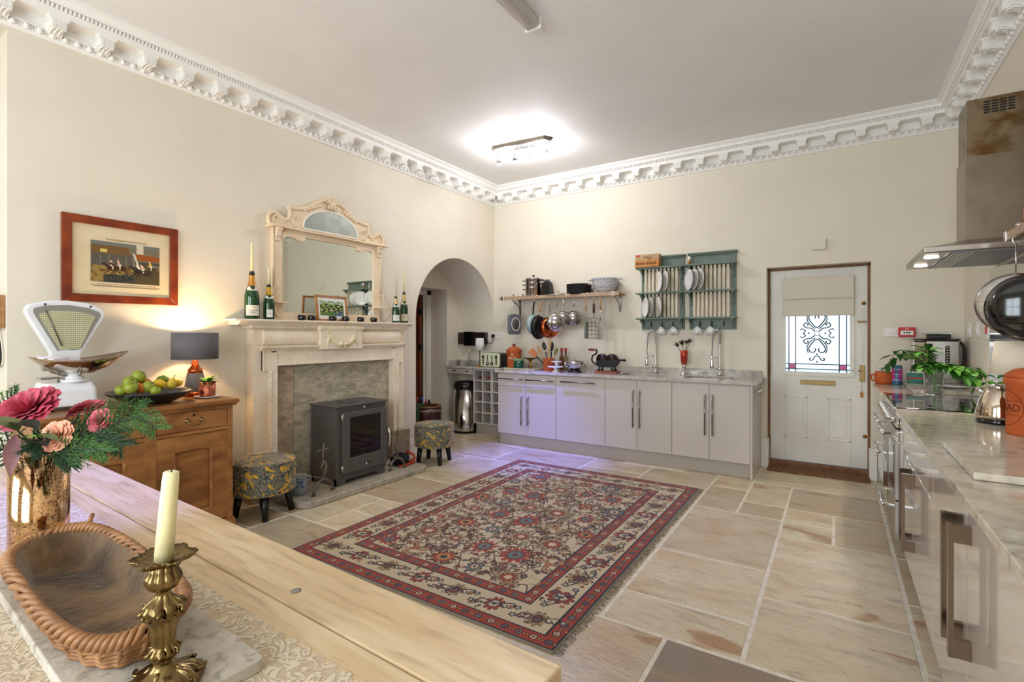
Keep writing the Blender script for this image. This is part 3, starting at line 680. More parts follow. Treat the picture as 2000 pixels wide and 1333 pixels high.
n2 = N.new('ShaderNodeTexNoise'); n2.inputs['Scale'].default_value = 15; n2.inputs['Detail'].default_value = 1; n2.inputs['Distortion'].default_value = 1.5; L.new(tc.outputs['Object'], n2.inputs[0])
r2 = N.new('ShaderNodeMapRange'); r2.inputs[1].default_value = .585; r2.inputs[2].default_value = .60; L.new(n2.outputs[0], r2.inputs[0])
x1 = N.new('ShaderNodeMix'); x1.data_type = 'RGBA'; L.new(r2.outputs[0], x1.inputs[0]); L.new(r1.outputs[0], x1.inputs[6]); x1.inputs[7].default_value = (*lin('#c79a2a'), 1)
vo = N.new('ShaderNodeTexVoronoi'); vo.inputs['Scale'].default_value = 13; L.new(tc.outputs['Object'], vo.inputs[0])
r3 = N.new('ShaderNodeValToRGB'); e = r3.color_ramp.elements; e[0].position = .0; e[0].color = (.6,.6,.6,1); e[1].position = .30; e[1].color = (0,0,0,1)
for ps, g_ in ((.10, .7), (.13, 0), (.2, .0), (.22, .9), (.25, .9), (.27, 0)): q = e.new(ps); q.color = (g_, g_, g_, 1)
L.new(vo.outputs['Distance'], r3.inputs[0])
x2 = N.new('ShaderNodeMix'); x2.data_type = 'RGBA'; L.new(r3.outputs[0], x2.inputs[0]); L.new(x1.outputs[2], x2.inputs[6]); x2.inputs[7].default_value = (*lin('#a29b88'), 1)
L.new(x2.outputs[2], b.inputs['Base Color'])
m_legb = mat('black_lacquer_leg', '#0a0908', .35)
def stool(c, r, label, rot):
    t = thing('footstool', label, 'stool', (c[0], c[1], 0), 'round paisley footstools by the fire'); z0, z1 = .175, .41
    MB().lathe([(0, z0), (r*.93, z0), (r*.985, z0+.008), (r, z0+.025), (r*1.005, (z0+z1)/2), (r, z1-.022), (r*.985, z1-.008), (r*.95, z1), (0, z1+.008)], (c[0], c[1], 0), 48).build('seat', m_pais, t)
    MB().tube([(c[0]+r*.985*math.cos(a), c[1]+r*.985*math.sin(a), z1-.008) for a in [2*PI*k/40 for k in range(40)]], .0045, 6, closed=True).build('piping', m_pais, t)
    for k in range(4):
        a = rot+k*PI/2; d = Vector((math.cos(a), math.sin(a), 0)); p0 = Vector((c[0], c[1], 0))
        MB().tube([p0+d*(r*.72)+Vector((0, 0, z0+.004)), p0+d*(r*.86)], [.029, .021], 10).build('leg', m_legb, t)
stool((-3.615, 2.14), .222, 'paisley footstool standing between pine sideboard and hearth', R(62))
stool((-3.57, 3.985), .205, 'paisley footstool standing in front of the wine barrel', R(62))

# ---- overmantel mirror
PX = XL+.045
def cr(a, b, x=PX): return at(440+a/4.5975, 370+b/4.5975, x=x)
mr_ = thing('overmantel_mirror', 'cream carved overmantel mirror with arched pediment on the mantelshelf', 'mirror', (XL+.03, YC, 1.468))
m_silver = mat('silvered_glass', '#f2f6ee', .015, 1)
m_silver2 = mat('foxed_silvered_glass', '#e0e8e4', .16, 1, c2='#c6d0cd', sc=9, detail=6)
Yl, Yr = 2.405, 3.61; gl0, gl1 = 2.50, 3.49; zt = 2.245
MB().box(XL+.001, Yl+.02, 1.468, XL+.03, Yr-.02, 2.30).build('back_board', m_mirrorframe, mr_)
for a, b in ((Yl+.015, gl0), (gl1, Yr-.035)):
    MB().box(XL+.03, a, 1.469, XL+.05, b, zt).build('stile', m_mirrorframe, mr_, bevel=.006)
for y in (Yl+.01, Yr-.03): MB().tube([(XL+.05, y, 1.75), (XL+.05, y, zt)], .009, 8).ball((XL+.05, y, 1.745), (.012, .012, .014), 8, 6).build('side_bead', m_mirrorframe, mr_)
MB().box(XL+.03, gl0, 1.469, XL+.048, gl1, 1.535).build('bottom_rail', m_mirrorframe, mr_, bevel=.005)
MB().box(XL+.031, gl0, 1.535, XL+.036, gl1, zt).build('mirror_glass', m_silver, mr_)
ap = [(gl0-.02, zt), (gl0-.02, zt-.07), (gl0+.01, zt-.085), (gl0+.04, zt-.06), (gl0+.10, zt-.062), (gl0+.16, zt-.085), (gl0+.21, zt-.075), (gl0+.22, zt-.045),
      (gl1-.22, zt-.045), (gl1-.21, zt-.075), (gl1-.16, zt-.085), (gl1-.10, zt-.062), (gl1-.04, zt-.06), (gl1-.01, zt-.085), (gl1+.02, zt-.07), (gl1+.02, zt)]
MB().prism(ap, 'x', XL+.037, XL+.055).build('apron', m_mirrorframe, mr_, bevel=.003)
# pediment outline (mirrored about its centre)
half = [(.60, 0), (.625, .05), (.615, .10), (.575, .125), (.53, .11), (.495, .085), (.455, .085), (.435, .115), (.43, .165), (.445, .185), (.435, .205), (.38, .20), (.28, .225), (.18, .285), (.09, .335), (0, .355)]
yc = (Yl+Yr)/2-.005; z0 = zt+.01
out = [(yc-a, z0+b) for a, b in half]+[(yc+a, z0+b) for a, b in reversed(half[:-1])]
MB().prism(out, 'x', XL+.002, XL+.035).build('pediment', m_mirrorframe, mr_, bevel=.004)
top = bez([(XL+.037, yc-a, z0+b-.012) for a, b in half[10:]]+[(XL+.037, yc+a, z0+b-.012) for a, b in reversed(half[10:-1])], 5)
MB().tube(top, .018, 8).build('crest_rail', m_mirrorframe, mr_)
for s in (-1, 1):
    m = MB().tube(bez([(XL+.037, yc+s*a, z0+b-.006) for a, b in half[0:10]], 5), .017, 8)
    m.tube(bez([(XL+.037, yc+s*a, z0+b) for a, b in ((.58, .04), (.575, .085), (.54, .09), (.50, .065), (.47, .05))], 5), .011, 6)
    m.tube(bez([(XL+.037, yc+s*a, z0+b) for a, b in ((.37, .03), (.40, .06), (.40, .10), (.37, .125), (.35, .105), (.365, .09))], 5), [.011]*26, 6)
    m.tube(bez([(XL+.037, yc+s*a, z0+b) for a, b in ((.40, .06), (.425, .10), (.415, .15))], 5), .010, 6)
    m.ball((XL+.04, yc+s*.605, z0+.01), (.015, .022, .022), 8, 6)
    for k in range(5): m.ball((XL+.04, yc+s*(.14+.035*k), z0+.262-.016*k), (.02, .026, .018), 7, 5)
    tag(m.build('scroll_carving', m_mirrorframe, mr_), kind='stuff')
m = MB()
for k in range(9):
    a = R(-100+25*k); L_ = .075 if k % 2 == 0 else .055
    m.tube([(XL+.04, yc, z0+.32), (XL+.06, yc+L_*.6*math.sin(a), z0+.32+L_*.6*math.cos(a)), (XL+.05, yc+L_*math.sin(a), z0+.32+L_*math.cos(a))], [.01, .014, .002], 6)
m.ball((XL+.05, yc, z0+.30), (.02, .035, .03), 9, 6)
for k in range(5): m.tube([(XL+.05, yc+.02*(k-2), z0+.29), (XL+.06, yc+.025*(k-2), z0+.26), (XL+.045, yc+.02*(k-2), z0+.24)], [.009, .010, .003], 6)
m.build('shell_crest', m_mirrorframe, mr_)
# half-moon pane
moon = [(yc-.30+.015, z0+.03)]+[(yc-.30*math.cos(t), z0+.045+.185*math.sin(t)) for t in [PI*k/24 for k in range(25)]]+[(yc+.285, z0+.03)]
MB().prism(moon, 'x', XL+.035, XL+.038).build('half_moon_glass', m_silver2, mr_)
MB().tube([(XL+.038, a, b) for a, b in moon], .008, 7, closed=True).build('half_moon_bead', mat('ivory_bead', '#f4eee0', .4), mr_)
# ledge and brackets
led = [(XL+.002, Yl-.035)]+[(XL+.105+.012*math.cos(q*4*PI), Yl-.035+(Yr-Yl+.065)*q) for q in [k/16 for k in range(17)]]+[(XL+.002, Yr+.03)]
MB().prism(led, 'z', zt, zt+.014).build('ledge', m_mirrorframe, mr_, bevel=.004)
for y in (Yl+.045, Yr-.055):
    MB().prism([(XL+.035, zt), (XL+.10, zt), (XL+.10, zt-.018), (XL+.085, zt-.03), (XL+.075, zt-.07), (XL+.06, zt-.085), (XL+.062, zt-.11), (XL+.035, zt-.115)], 'y', y-.022, y+.022).build('bracket', m_mirrorframe, mr_, bevel=.004)
for s, y0, y1 in ((-1, Yl-.02, Yl+.13), (1, Yr-.13, Yr+.085)):
    MB().prism(rounded([(XL+.035, y0), (XL+.11, y0), (XL+.11, y1), (XL+.035, y1)], .04), 'z', 1.612, 1.622).build('side_shelf', m_mirrorframe, mr_)
    yo = y0 if s < 0 else y1
    m = MB().tube(bez([(XL+.055, yo-s*.02, 1.615), (XL+.055, yo-s*.025, 1.65), (XL+.05, yo-s*.07, 1.69), (XL+.045, yo-s*.085, 1.76), (XL+.045, yo-s*.095, 1.80)]), [.012]*49, 7)
    m.tube(bez([(XL+.07, yo-s*.03, 1.61), (XL+.085, yo-s*.02, 1.585), (XL+.07, yo-s*.03, 1.545), (XL+.05, yo-s*.07, 1.50)]), .011, 7)
    m.build('scroll_support', m_mirrorframe, mr_)

# ---- things on the mantelshelf
MZ = 1.468
def bottle(u, v, r, h, foil, lab, labc, labw=(1.0, 1.9), group='champagne bottles on the mantelshelf', x=XL+.115):
    p = at(u, v, x=x); p.z = MZ
    t = thing('champagne_bottle', lab, 'bottle', p, group); s = r/.044
    H_ = h
    prof = [(0, .012), (r*.55, .004), (r*.9, 0), (r, .008), (r, H_*.42), (r*.97, H_*.5), (r*.80, H_*.61), (r*.55, H_*.71), (r*.40, H_*.80), (r*.34, H_*.88)]
    MB().lathe(prof, p, 28).build('glass', m_green, t)
    MB().lathe([(r*.60, H_*.70), (r*.425, H_*.80), (r*.37, H_*.92)], p, 24, cap=False).build('foil', mat('foil', foil, .35, .8), t)
    MB().lathe([(r*.36, H_*.90), (r*.38, H_*.935), (r*.40, H_*.94), (r*.40, H_*.97), (r*.34, H_*.972), (r*.34, H_)], p, 20).build('lip', mat('dark_glass', '#121d0d', .1, coat=.4), t)
    a0 = math.atan2(-p.y, -p.x)
    def lb(u_, v_): a = a0+.15+(u_-.5)*labw[1]; return (p.x+(r+.0008)*math.cos(a), p.y+(r+.0008)*math.sin(a), p.z+h*(labw[0]*.07+.22*v_))
    lo = MB().grid(lb, 14, 3).build('label', mat('paper_label', labc, .7), t)
    m = MB()
    for k, zz in enumerate((.78, .5, .3)):
        def ln(u_, v_, zz=zz, wd=(.5, .8, .35)[k]): a = a0+.15+(u_-.5)*labw[1]*wd; return (p.x+(r+.0015)*math.cos(a), p.y+(r+.0015)*math.sin(a), p.z+h*(labw[0]*.07+.22*(zz+.05*v_)))
        m.grid(ln, 8, 1)
    m.build('label_print', mat('label_ink', '#7d756b', .7), lo)
    def cl(u_, v_):
        a = a0+.2+(u_-.5)*2.2; k = .60+.055*v_-.05*math.cos((u_-.5)*PI)*(1-v_); rr_ = r*(.82-.22*v_); return (p.x+rr_*math.cos(a)*1.03, p.y+rr_*math.sin(a)*1.03, p.z+h*(.605+.085*v_-.012*math.sin(PI*u_)))
    MB().grid(cl, 12, 3).build('neck_label', mat('paper_label_neck', labc, .7), t)
    return p+Vector((0, 0, h)), t
def candle(p, h, r, lab):
    t = thing('taper_candle', lab, 'candle', p, 'candles standing in champagne bottles')
    MB().lathe([(0, 0), (r, 0), (r*.78, h*.97), (r*.6, h), (0, h)], p, 14).build('wax', m_wax, t)
    MB().cyl(p+Vector((0, 0, h)), p+Vector((.001, 0, h+.008)), .0012, 5).build('wick', m_black, t)
c, _ = bottle(492, 618, .055, .375, '#c98d45', 'tall green magnum bottle with cream label beside the mirror', '#dfd6c4')
candle(c+Vector((0, 0, -.0)), .235, .011, 'tall ivory candle standing in the green magnum')
c, _ = bottle(525, 619, .044, .285, '#caa03c', 'shorter gold necked champagne bottle next to the magnum', '#e6e2da', (.9, 1.1))
candle(c, .142, .0105, 'short ivory candle in the gold necked bottle')
c, _ = bottle(773, 626, .040, .275, '#d8c08a', 'champagne bottle with white label overlapping its taller neighbour', '#e8e6df', x=XL+.13)
c, _ = bottle(789, 625, .043, .335, '#cdb57c', 'champagne bottle with beige label and candle near the arch', '#d8cfae', x=XL+.075)
candle(c, .235, .0105, 'tall ivory candle in the bottle near the arch')
m_vot = mat('black_glass_votive', '#120d0c', .08, coat=.4)
vl = ['black votive beside the gold necked bottle', 'black votive next to the framed landscape', 'black votive in front of the framed landscape', 'black votive with gold rim mark by the small frame corner', 'black votive in front of the reflected plate rack', 'black votive nearest the pair of champagne bottles']
for k, u in enumerate((589.5, 608.5, 650, 675, 704.5, 730)):
    p = at(u, 620, x=XL+.145); p.z = MZ
    t = thing('votive_holder', vl[k], 'candle holder', p, 'black votives along the mantelshelf')
    MB().lathe([(0, .0), (.028, 0), (.033, .012), (.034, .028), (.031, .045), (.028, .045), (.028, .01), (0, .008)], p, 20).build('glass', m_vot, t)
    MB().lathe([(0, .009), (.022, .009), (.022, .02), (0, .02)], p, 14).build('tealight', m_wax, t)
# small framed landscape
A = at(621, 628, x=XL+.16); B = at(681, 628, x=XL+.11)
A.z = B.z = MZ; w_ = (B-A).length; hgt = .235; rt_ = (B-A).normalized(); nrm = rt_.cross(Vector((0, 0, 1)))
upv = (Vector((0, 0, 1))-nrm*.12).normalized(); FRM = frame(A, rt_, upv)
fp = thing('picture_frame', 'small oak framed green landscape leaning in front of the mirror', 'picture frame', (A+B)/2)
def fbox(mb, x0, y0, x1, y1, z0, z1): return mb.box(x0, y0, z0, x1, y1, z1, FRM)
m = MB(); fw_ = .018
for q in ((0, 0, w_, fw_), (0, hgt-fw_, w_, hgt), (0, 0, fw_, hgt), (w_-fw_, 0, w_, hgt)): fbox(m, *q, -.018, 0)
m.build('frame', mat('light_oak_frame', '#b87b43', .45, c2='#9d6331', sc=12), fp, bevel=.002)
fbox(MB(), fw_, fw_, w_-fw_, hgt-fw_, -.014, -.009).build('mount', mat('white_card', '#eceae4', .8), fp)
hh, ww = 60, 64; img = np.zeros((hh, ww, 3)); rs = np.random.RandomState(2)
base = np.array(lin('#4d6b3a'))
yy, xx = np.mgrid[0:hh, 0:ww]
nzv = sum(np.sin(xx*f_+p_)*np.sin(yy*g_+q_) for f_, g_, p_, q_ in rs.uniform(.1, .9, (9, 4))*np.array([1, 1, 6, 6]))
img[:] = base; img[nzv > .6] = lin('#a9b25a'); img[nzv < -.8] = lin('#2e3a2c'); img[yy > 46] = lin('#b9cbe0'); img[(yy > 40) & (nzv > -.2)] = lin('#8fa04a')
img[yy < 14] = lin('#5d7d3a'); img[(yy < 20) & (xx > 36) & (nzv < .5)] = lin('#566a86'); img[(yy > 14) & (yy < 30) & (nzv < -.2)] = lin('#39402f'); img[(yy > 18) & (yy < 24) & (abs(xx-30) < 6)] = lin('#cdbfae')
mm = .032
printed('landscape_print', img, FRM @ Matrix.Translation((fw_+mm*.8, fw_+mm, -.0085)) @ Matrix.Diagonal((w_-2*fw_-1.6*mm, hgt-2*fw_-2*mm, 1, 1)), fp, attr_mat('landscape_ink', .6))
rl0 = random.Random(4)
# ---- large framed hunting print
y0, y1, z0, z1 = 1.063, 1.708, 1.553, 2.10
hp_ = thing('framed_print', 'mahogany framed old horse racing print on the cream wall', 'picture', (XL, (y0+y1)/2, z0))
fwid = .052
for k, q in enumerate((((y0, z0), (y0+fwid, z0+fwid), (y0+fwid, z1-fwid), (y0, z1)), ((y1, z0), (y1, z1), (y1-fwid, z1-fwid), (y1-fwid, z0+fwid)), ((y0, z1), (y0+fwid, z1-fwid), (y1-fwid, z1-fwid), (y1, z1)), ((y0, z0), (y1, z0), (y1-fwid, z0+fwid), (y0+fwid, z0+fwid)))):
    MB().prism(q, 'x', XL+.001, XL+.026).build('frame_side', m_mahog, hp_, bevel=.004)
MB().box(XL+.001, y0+.03, z0+.03, XL+.012, y1-.03, z1-.03).build('mount', mat('aged_paper', '#d6c6a5', .8, c2='#cdbb97', sc=6), hp_)
hh, ww = 110, 180; img = np.zeros((hh, ww, 3)); yy, xx = np.mgrid[0:hh, 0:ww]; rs = np.random.RandomState(5)
def nzf(n, s): return sum(np.sin(xx*a+c_)*np.sin(yy*b_+d_) for a, b_, c_, d_ in rs.uniform(.1, 1, (n, 4))*np.array([s, s, 6, 6]))/n
def put(mask, c): img[mask] = lin(c)
img[:] = lin('#6f6a58'); put(yy < 45, '#8c7440'); put((yy < 45) & (nzf(6, .4) > .1), '#6f5a33'); put((yy < 22) & (xx > 30), '#3c3c35'); put((yy < 26) & (nzf(8, .8) > .08) & (xx > 40), '#2b2d2b'); put((yy < 40) & (xx > 110), '#4b412d')
put((yy >= 45) & (yy < 80) & (xx < 105), '#57534a'); put((yy > 45) & (yy < 78) & (xx < 105) & (xx % 22 < 2), '#716b5e'); put((yy >= 78) & (yy < 100) & (xx < 100+(yy-78)*.0-(yy-78)*.3), '#6e5433'); put((yy >= 100), '#6c706a'); put((yy > 80) & (yy < 90) & (xx > 22) & (xx < 40), '#c9b85f')
put((yy > 84) & (xx > 115) & (xx < 135), '#c4bda8'); put((yy > 66) & (yy < 84) & (xx > 110) & (yy < 92-(xx-110)*.18), '#8e4f22'); put((yy > 55) & (yy < 64) & (xx > 110), '#4a463b'); put((yy > 55) & (yy < 85) & (abs(xx-108-(85-yy)*.35) < 3), '#bdbdb0')
def ell(cx, cy, rx, ry, c, rot=0):
    ca, sa = math.cos(rot), math.sin(rot); dx = xx-cx; dy = yy-cy
    put(((dx*ca+dy*sa)/rx)**2+((-dx*sa+dy*ca)/ry)**2 < 1, c)
def horse(x, y, c, shirt):
    ell(x, y, 17, 6, c); ell(x-18, y+7, 8, 3, c, -.7); ell(x-25, y+12, 5, 2, c, .3); ell(x-15, y-9, 10, 1.4, c, .5); ell(x-22, y-6, 9, 1.2, c, .2); ell(x+14, y-9, 9, 1.4, c, -.5); ell(x+20, y-4, 8, 1.3, c, -.2); ell(x+21, y+3, 7, 1.4, c, -.3)
    ell(x-3, y+8, 5, 2.6, '#d9d3c2', .2); ell(x-5, y+14, 3.4, 5, shirt, .3); ell(x-7, y+20, 2.2, 2.4, '#d8b79a'); ell(x-2, y+2, 1.6, 6, '#cfc8b7')
horse(56, 38, '#3a2416', '#d3cdb8'); horse(74, 40, '#43291a', '#c98f86'); horse(124, 36, '#26221d', '#e0dccb'); horse(136, 34, '#2d251d', '#dba79f'); horse(158, 44, '#4a3a26', '#d0a63f')
n_ = nzf(10, .9)[..., None]; img = np.clip(img*(1+.35*n_), 0, 1)
py0, py1 = y0+(y1-y0)*.226, y0+(y1-y0)*.823; pz1, pz0 = z1-(z1-z0)*.272, z1-(z1-z0)*.753
printed('racing_print', img, Matrix(((0, 0, 1, XL+.0135), (py1-py0, 0, 0, py0), (0, pz1-pz0, 0, pz0), (0, 0, 0, 1))), hp_, attr_mat('print_ink', .6))
TM = lambda y, z: frame((XL+.0135, y, z), (0, 1, 0), (0, 0, 1))
text('The First Steeple Chase on Record', 'title_lettering', mat('sepia_ink', '#5b4a38', .8), hp_, TM((py0+py1)/2, pz1+.016), .016, .0002)
m = MB()
for zz, wd in ((.014, .8), (.024, 1.0), (.030, .9)):
    q = (py0+py1)/2-(py1-py0)*wd/2
    while q < (py0+py1)/2+(py1-py0)*wd/2:
        g_ = rl0.uniform(.004, .014); m.box(XL+.0128, q, pz0-zz, XL+.0136, q+g_, pz0-zz+.0028); q += g_+.004
tag(m.build('caption_strokes', MATS['sepia_ink'], hp_), kind='stuff')

# ---- sideboard
SXF = -3.435; sy0, sy1, stz = .835, 1.825, .915
sb = thing('pine_sideboard', 'antique pine sideboard with two drawers and two panelled doors', 'sideboard', (-3.7, 1.33, 0))
MB().box(XL+.002, sy0+.01, .10, SXF-.045, sy1-.01, stz-.03).build('carcass', m_pine, sb)
MB().box(XL+.002, sy0-.012, stz-.03, SXF+.028, sy1+.022, stz).box(XL+.002, sy0-.004, stz-.046, SXF+.014, sy1+.012, stz-.03).build('top', m_pine, sb, bevel=.006)
MB().box(XL+.002, sy0, 0, SXF+.006, sy1+.006, .10).box(XL+.002, sy0, .10, SXF+.002, sy1+.002, .112).build('plinth', m_pine, sb, bevel=.004)
ym = 1.332
for y in (sy0+.01, ym-.028, sy1-.042): MB().box(SXF-.03, y, .112, SXF, y+(.056 if abs(y-ym) < .05 else .032), .87).build('upright', m_pine, sb, bevel=.002)
MB().box(SXF-.03, sy0+.01, .712, SXF-.001, sy1-.01, .735).box(SXF-.03, sy0+.01, .855, SXF-.001, sy1-.01, .885).build('rail', m_pine, sb, bevel=.002)
for a, b in ((sy0+.045, ym-.031), (ym+.031, sy1-.045)):
    d = MB().box(SXF-.02, a, .738, SXF-.002, b, .853).build('drawer', m_pine, sb, bevel=.003)
    c = (a+b)/2
    h_ = MB()
    for s in (-1, 1): h_.lathe([(.014, 0), (.014, .004), (.007, .008), (.008, .022), (0, .024)], n=12, M=frame((SXF-.002, c+s*.042, .802), (0,1,0), (0,0,1)))
    h_.tube(bez([(SXF+.016, c-.042, .80), (SXF+.022, c-.038, .785), (SXF+.022, c-.015, .775), (SXF+.022, c+.015, .775), (SXF+.022, c+.038, .785), (SXF+.016, c+.042, .80)], 4), .0038, 6)
    h_.build('swing_handle', m_brass, d)
    MB().box(SXF-.004, c-.006, .826, SXF-.0005, c+.006, .842).build('keyhole', m_black, d)
    dr = MB(); z0_, z1_ = .118, .708; s_ = .098
    dr.box(SXF-.032, a-.008, z0_, SXF-.002, a+s_, z1_).box(SXF-.032, b-s_, z0_, SXF-.002, b+.008, z1_).box(SXF-.032, a+s_, z0_, SXF-.002, b-s_, z0_+.1).box(SXF-.032, a+s_, z1_-s_, SXF-.002, b-s_, z1_)
    dr = dr.build('door', m_pine, sb, bevel=.003)
    MB().box(SXF-.036, a+s_, z0_+.1, SXF-.028, b-s_, z1_-s_).build('door_panel', m_pine, dr)
    y0_, y1_, zz0, zz1 = a+s_, b-s_, z0_+.1, z1_-s_
    MB().tube([(SXF-.013, y0_, zz0), (SXF-.013, y1_, zz0), (SXF-.013, y1_, zz1), (SXF-.013, y0_, zz1)], .012, 6, closed=True, smooth=False).build('bolection', m_pine, dr)
    kn = b-.045 if a < 1.2 else a+.05
    MB().lathe([(.010, 0), (.009, .012), (.02, .022), (.021, .03), (.012, .038), (0, .04)], n=14, M=frame((SXF-.002, kn, .45), (0,1,0), (0,0,1))).build('knob', mat('dark_knob', '#5b3a22', .3), dr)
# ---- table lamp
lp_ = Vector((-3.80, 1.745, stz))
lt = thing('table_lamp', 'grey and copper table lamp with grey drum shade on the sideboard', 'lamp', lp_)
MB().lathe([(0, 0), (.072, 0), (.074, .02), (.07, .03), (0, .03)], lp_, 28).build('copper_base', m_copper, lt)
MB().lathe([(.07, .03), (.066, .06), (.05, .155), (.047, .165)], lp_, 28).build('body', mat('grey_ceramic', '#6f6a68', .55), lt)
MB().lathe([(.049, .162), (.045, .185), (.022, .215), (.02, .25), (.0, .25)], lp_, 24).build('copper_neck', m_copper, lt)
MB().lathe([(.010, .25), (.010, .31)], lp_, 12).build('lamp_holder', m_whitep, lt)
MB().lathe([(.142, .26), (.142, .445)], lp_, 40, cap=False).build('shade', mat('grey_shade_fabric', '#6c6768', .9, c2='#646061', sc=80), lt, solid=.002)
m_bulbw = mat('warm_bulb', '#ffd9a0', .5, emit='#ffb560', estr=12)
MB().ball(lp_+Vector((0, 0, .345)), (.026, .026, .034), 12, 8).build('bulb', m_bulbw, lt)
l = bpy.data.lights.new('lamp_glow', 'POINT'); l.energy = 8.5; l.color = (1, .66, .33); l.shadow_soft_size = .03; lo_ = bpy.data.objects.new('lamp_glow', l); C.objects.link(lo_); lo_.location = (lp_.x, lp_.y, lp_.z+.385)
# ---- copper plant pot on a saucer
p = Vector((-3.63, 1.745, stz))
one(MB().lathe([(0, .003), (.05, .003), (.055, 0), (.078, .006), (.082, .012), (.076, .012), (.05, .008), (0, .008)], p, 28), 'saucer', m_white, 'white china saucer under the copper plant pot', 'saucer', p)
p = p+Vector((0, 0, .0085))
pt = thing('copper_plant_pot', 'hammered copper pot with a small green leafy plant', 'plant pot', p)
MB().lathe([(0, 0), (.047, 0), (.049, .01), (.05, .10), (.046, .10), (.044, .03), (0, .03)], p, 28).build('pot', mat('hammered_copper', '#c77a5c', .28, 1, c2='#a85a40', sc=60, bump=.6, bsc=70), pt)
MB().lathe([(0, .08), (.045, .08)], p, 16, cap=False).build('soil', mat('soil', '#2c2118', .95), pt)
m_leaf = mat('leaf_green', '#3f7a2c', .45, c2='#2b5a1f', sc=30)
m_leaf2 = mat('leaf_light_green', '#7fae3c', .45, c2='#5f9030', sc=30)
m_leafd = mat('leaf_dark_green', '#1f3d20', .4, c2='#16301a', sc=30)
def leaf(mb, base, d, L_, w, droop=.3, cup=.15, up=Vector((0, 0, 1)), n=5):
    d = Vector(d).normalized(); s = d.cross(up)
    s = s.normalized() if s.length > 1e-3 else Vector((1, 0, 0)); nn = s.cross(d).normalized(); base = Vector(base)
    def fn(u, v):
        q = w*math.sin(PI*min(max(v, .02), .985)**.8)*(u-.5)*2
        return base+d*(L_*v)+s*q+nn*(cup*abs(q)-droop*L_*v*v)
    mb.grid(fn, 2, n)
rl = random.Random(11)
for k in range(26):
    a = rl.uniform(0, 2*PI); m = MB(); e_ = rl.uniform(.3, 1.3)
    leaf(m, p+Vector((.015*math.cos(a), .015*math.sin(a), .085+rl.uniform(0, .02))), (math.cos(a), math.sin(a), e_), rl.uniform(.05, .085), rl.uniform(.009, .014), .35)
    m.build('leaf', m_leaf2 if k % 3 == 0 else m_leaf, pt, fix=False)

# ---- platter of fruit
pc = Vector((-3.64, 1.415, stz))
one(MB().lathe([(0, .0), (.10, 0), (.115, .006), (.17, .03), (.225, .062), (.237, .072), (.234, .076), (.22, .070), (.16, .042), (.10, .02), (0, .016)], pc, 48), 'fruit_platter', mat('navy_glaze', '#10131f', .22, coat=.3), 'wide navy blue platter holding apples and pears on the sideboard', 'platter', pc)
fm = {'apple': mat('green_apple', '#97a233', .35, c2='#7b8728', sc=14, c3='#b98a32', sc3=9, amt3=.5), 'pear': mat('yellow_pear', '#d8bb34', .45, c2='#b89b2c', sc=30), 'lemon': mat('lemon', '#e6bf2b', .5, c2='#d9a922', sc=60, bump=.2), 'orange': mat('orange_peel', '#d9772a', .5, c2='#c7651e', sc=60, bump=.3), 'red': mat('red_apple', '#c2552f', .35, c2='#d09a3d', sc=9), 'lime': mat('lime', '#6f8a2c', .45)}
m_stalk = mat('stalk', '#4a3320', .8)
def fruit(kind, u, v, r, lab, dx=0, z=None):
    p = at(u, v, x=pc.x+dx) if z is None else at(u, v, z=z)
    t = thing('pear' if kind == 'pear' else 'lemon' if kind in ('lemon', 'lime') else 'orange' if kind == 'orange' else 'apple', lab, 'fruit', p-Vector((0, 0, r)), 'fruit on the navy platter')
    if kind == 'pear':
        Mx = Matrix.Translation(p) @ Matrix.Rotation(R(-18), 4, 'X')
        MB().lathe([(0, -r), (r*.6, -r*.85), (r, -.2*r), (r*.9, .35*r), (r*.5, 1.0*r), (r*.34, 1.4*r), (0, 1.6*r)], n=18, M=Mx).build('flesh', fm[kind], t)
        MB().tube([Mx @ Vector((0, 0, 1.55*r)), Mx @ Vector((.002, .004, 2.2*r))], .0022, 5).build('stalk', m_stalk, t)
    elif kind in ('lemon', 'lime'):
        MB().lathe([(0, -1.25*r), (r*.2, -1.2*r), (r*.7, -.8*r), (r, 0), (r*.7, .8*r), (r*.2, 1.2*r), (0, 1.25*r)], n=16, M=Matrix.Translation(p) @ Matrix.Rotation(R(80), 4, 'X')).build('flesh', fm[kind], t)
        MB().ball(p+Vector((0, 1.22*r, .2*r)), .004, 6, 4).build('stalk', m_stalk, t)
    else:
        Mx = Matrix.Translation(p) @ Euler((R(rl.uniform(-40, 20)), R(rl.uniform(20, 55)), 0)).to_matrix().to_4x4()
        MB().lathe([(0, -.82*r), (r*.35, -.9*r), (r*.8, -.6*r), (r, 0), (r*.85, .58*r), (r*.4, .85*r), (r*.12, .75*r), (0, .66*r)], n=18, M=Mx).build('flesh', fm['orange' if kind == 'orange' else 'red' if kind == 'red' else 'apple'], t)
        MB().tube([Mx @ Vector((0, 0, .66*r)), Mx @ Vector((.003, 0, 1.02*r))], .002, 5).build('stalk', m_stalk, t)
fruit('apple', 271, 736, .040, 'green apple on top of the fruit heap', .02)
fruit('apple', 254, 748, .039, 'green apple leaning behind the front apple', .03)
fruit('apple', 256, 758, .038, 'green apple at the front of the heap', .09)
fruit('apple', 237, 763, .034, 'yellow green apple at the rim beside the front apple', .05)
fruit('orange', 275, 759, .033, 'orange tucked between two green apples', .06)
fruit('red', 284, 750, .036, 'red blushed apple under the top apple', -.02)
fruit('apple', 290, 756, .037, 'speckled green apple in front of the lemon', .08)
fruit('lemon', 311, 751, .034, 'plump yellow lemon beside the red apple', .03)
fruit('lime', 318, 742, .030, 'dark green lime behind the pear', -.05)
fruit('pear', 334, 752, .030, 'yellow pear with long stalk', .04)
fruit('lemon', 345, 748, .029, 'small lemon at the rim beside the pear', -.01)
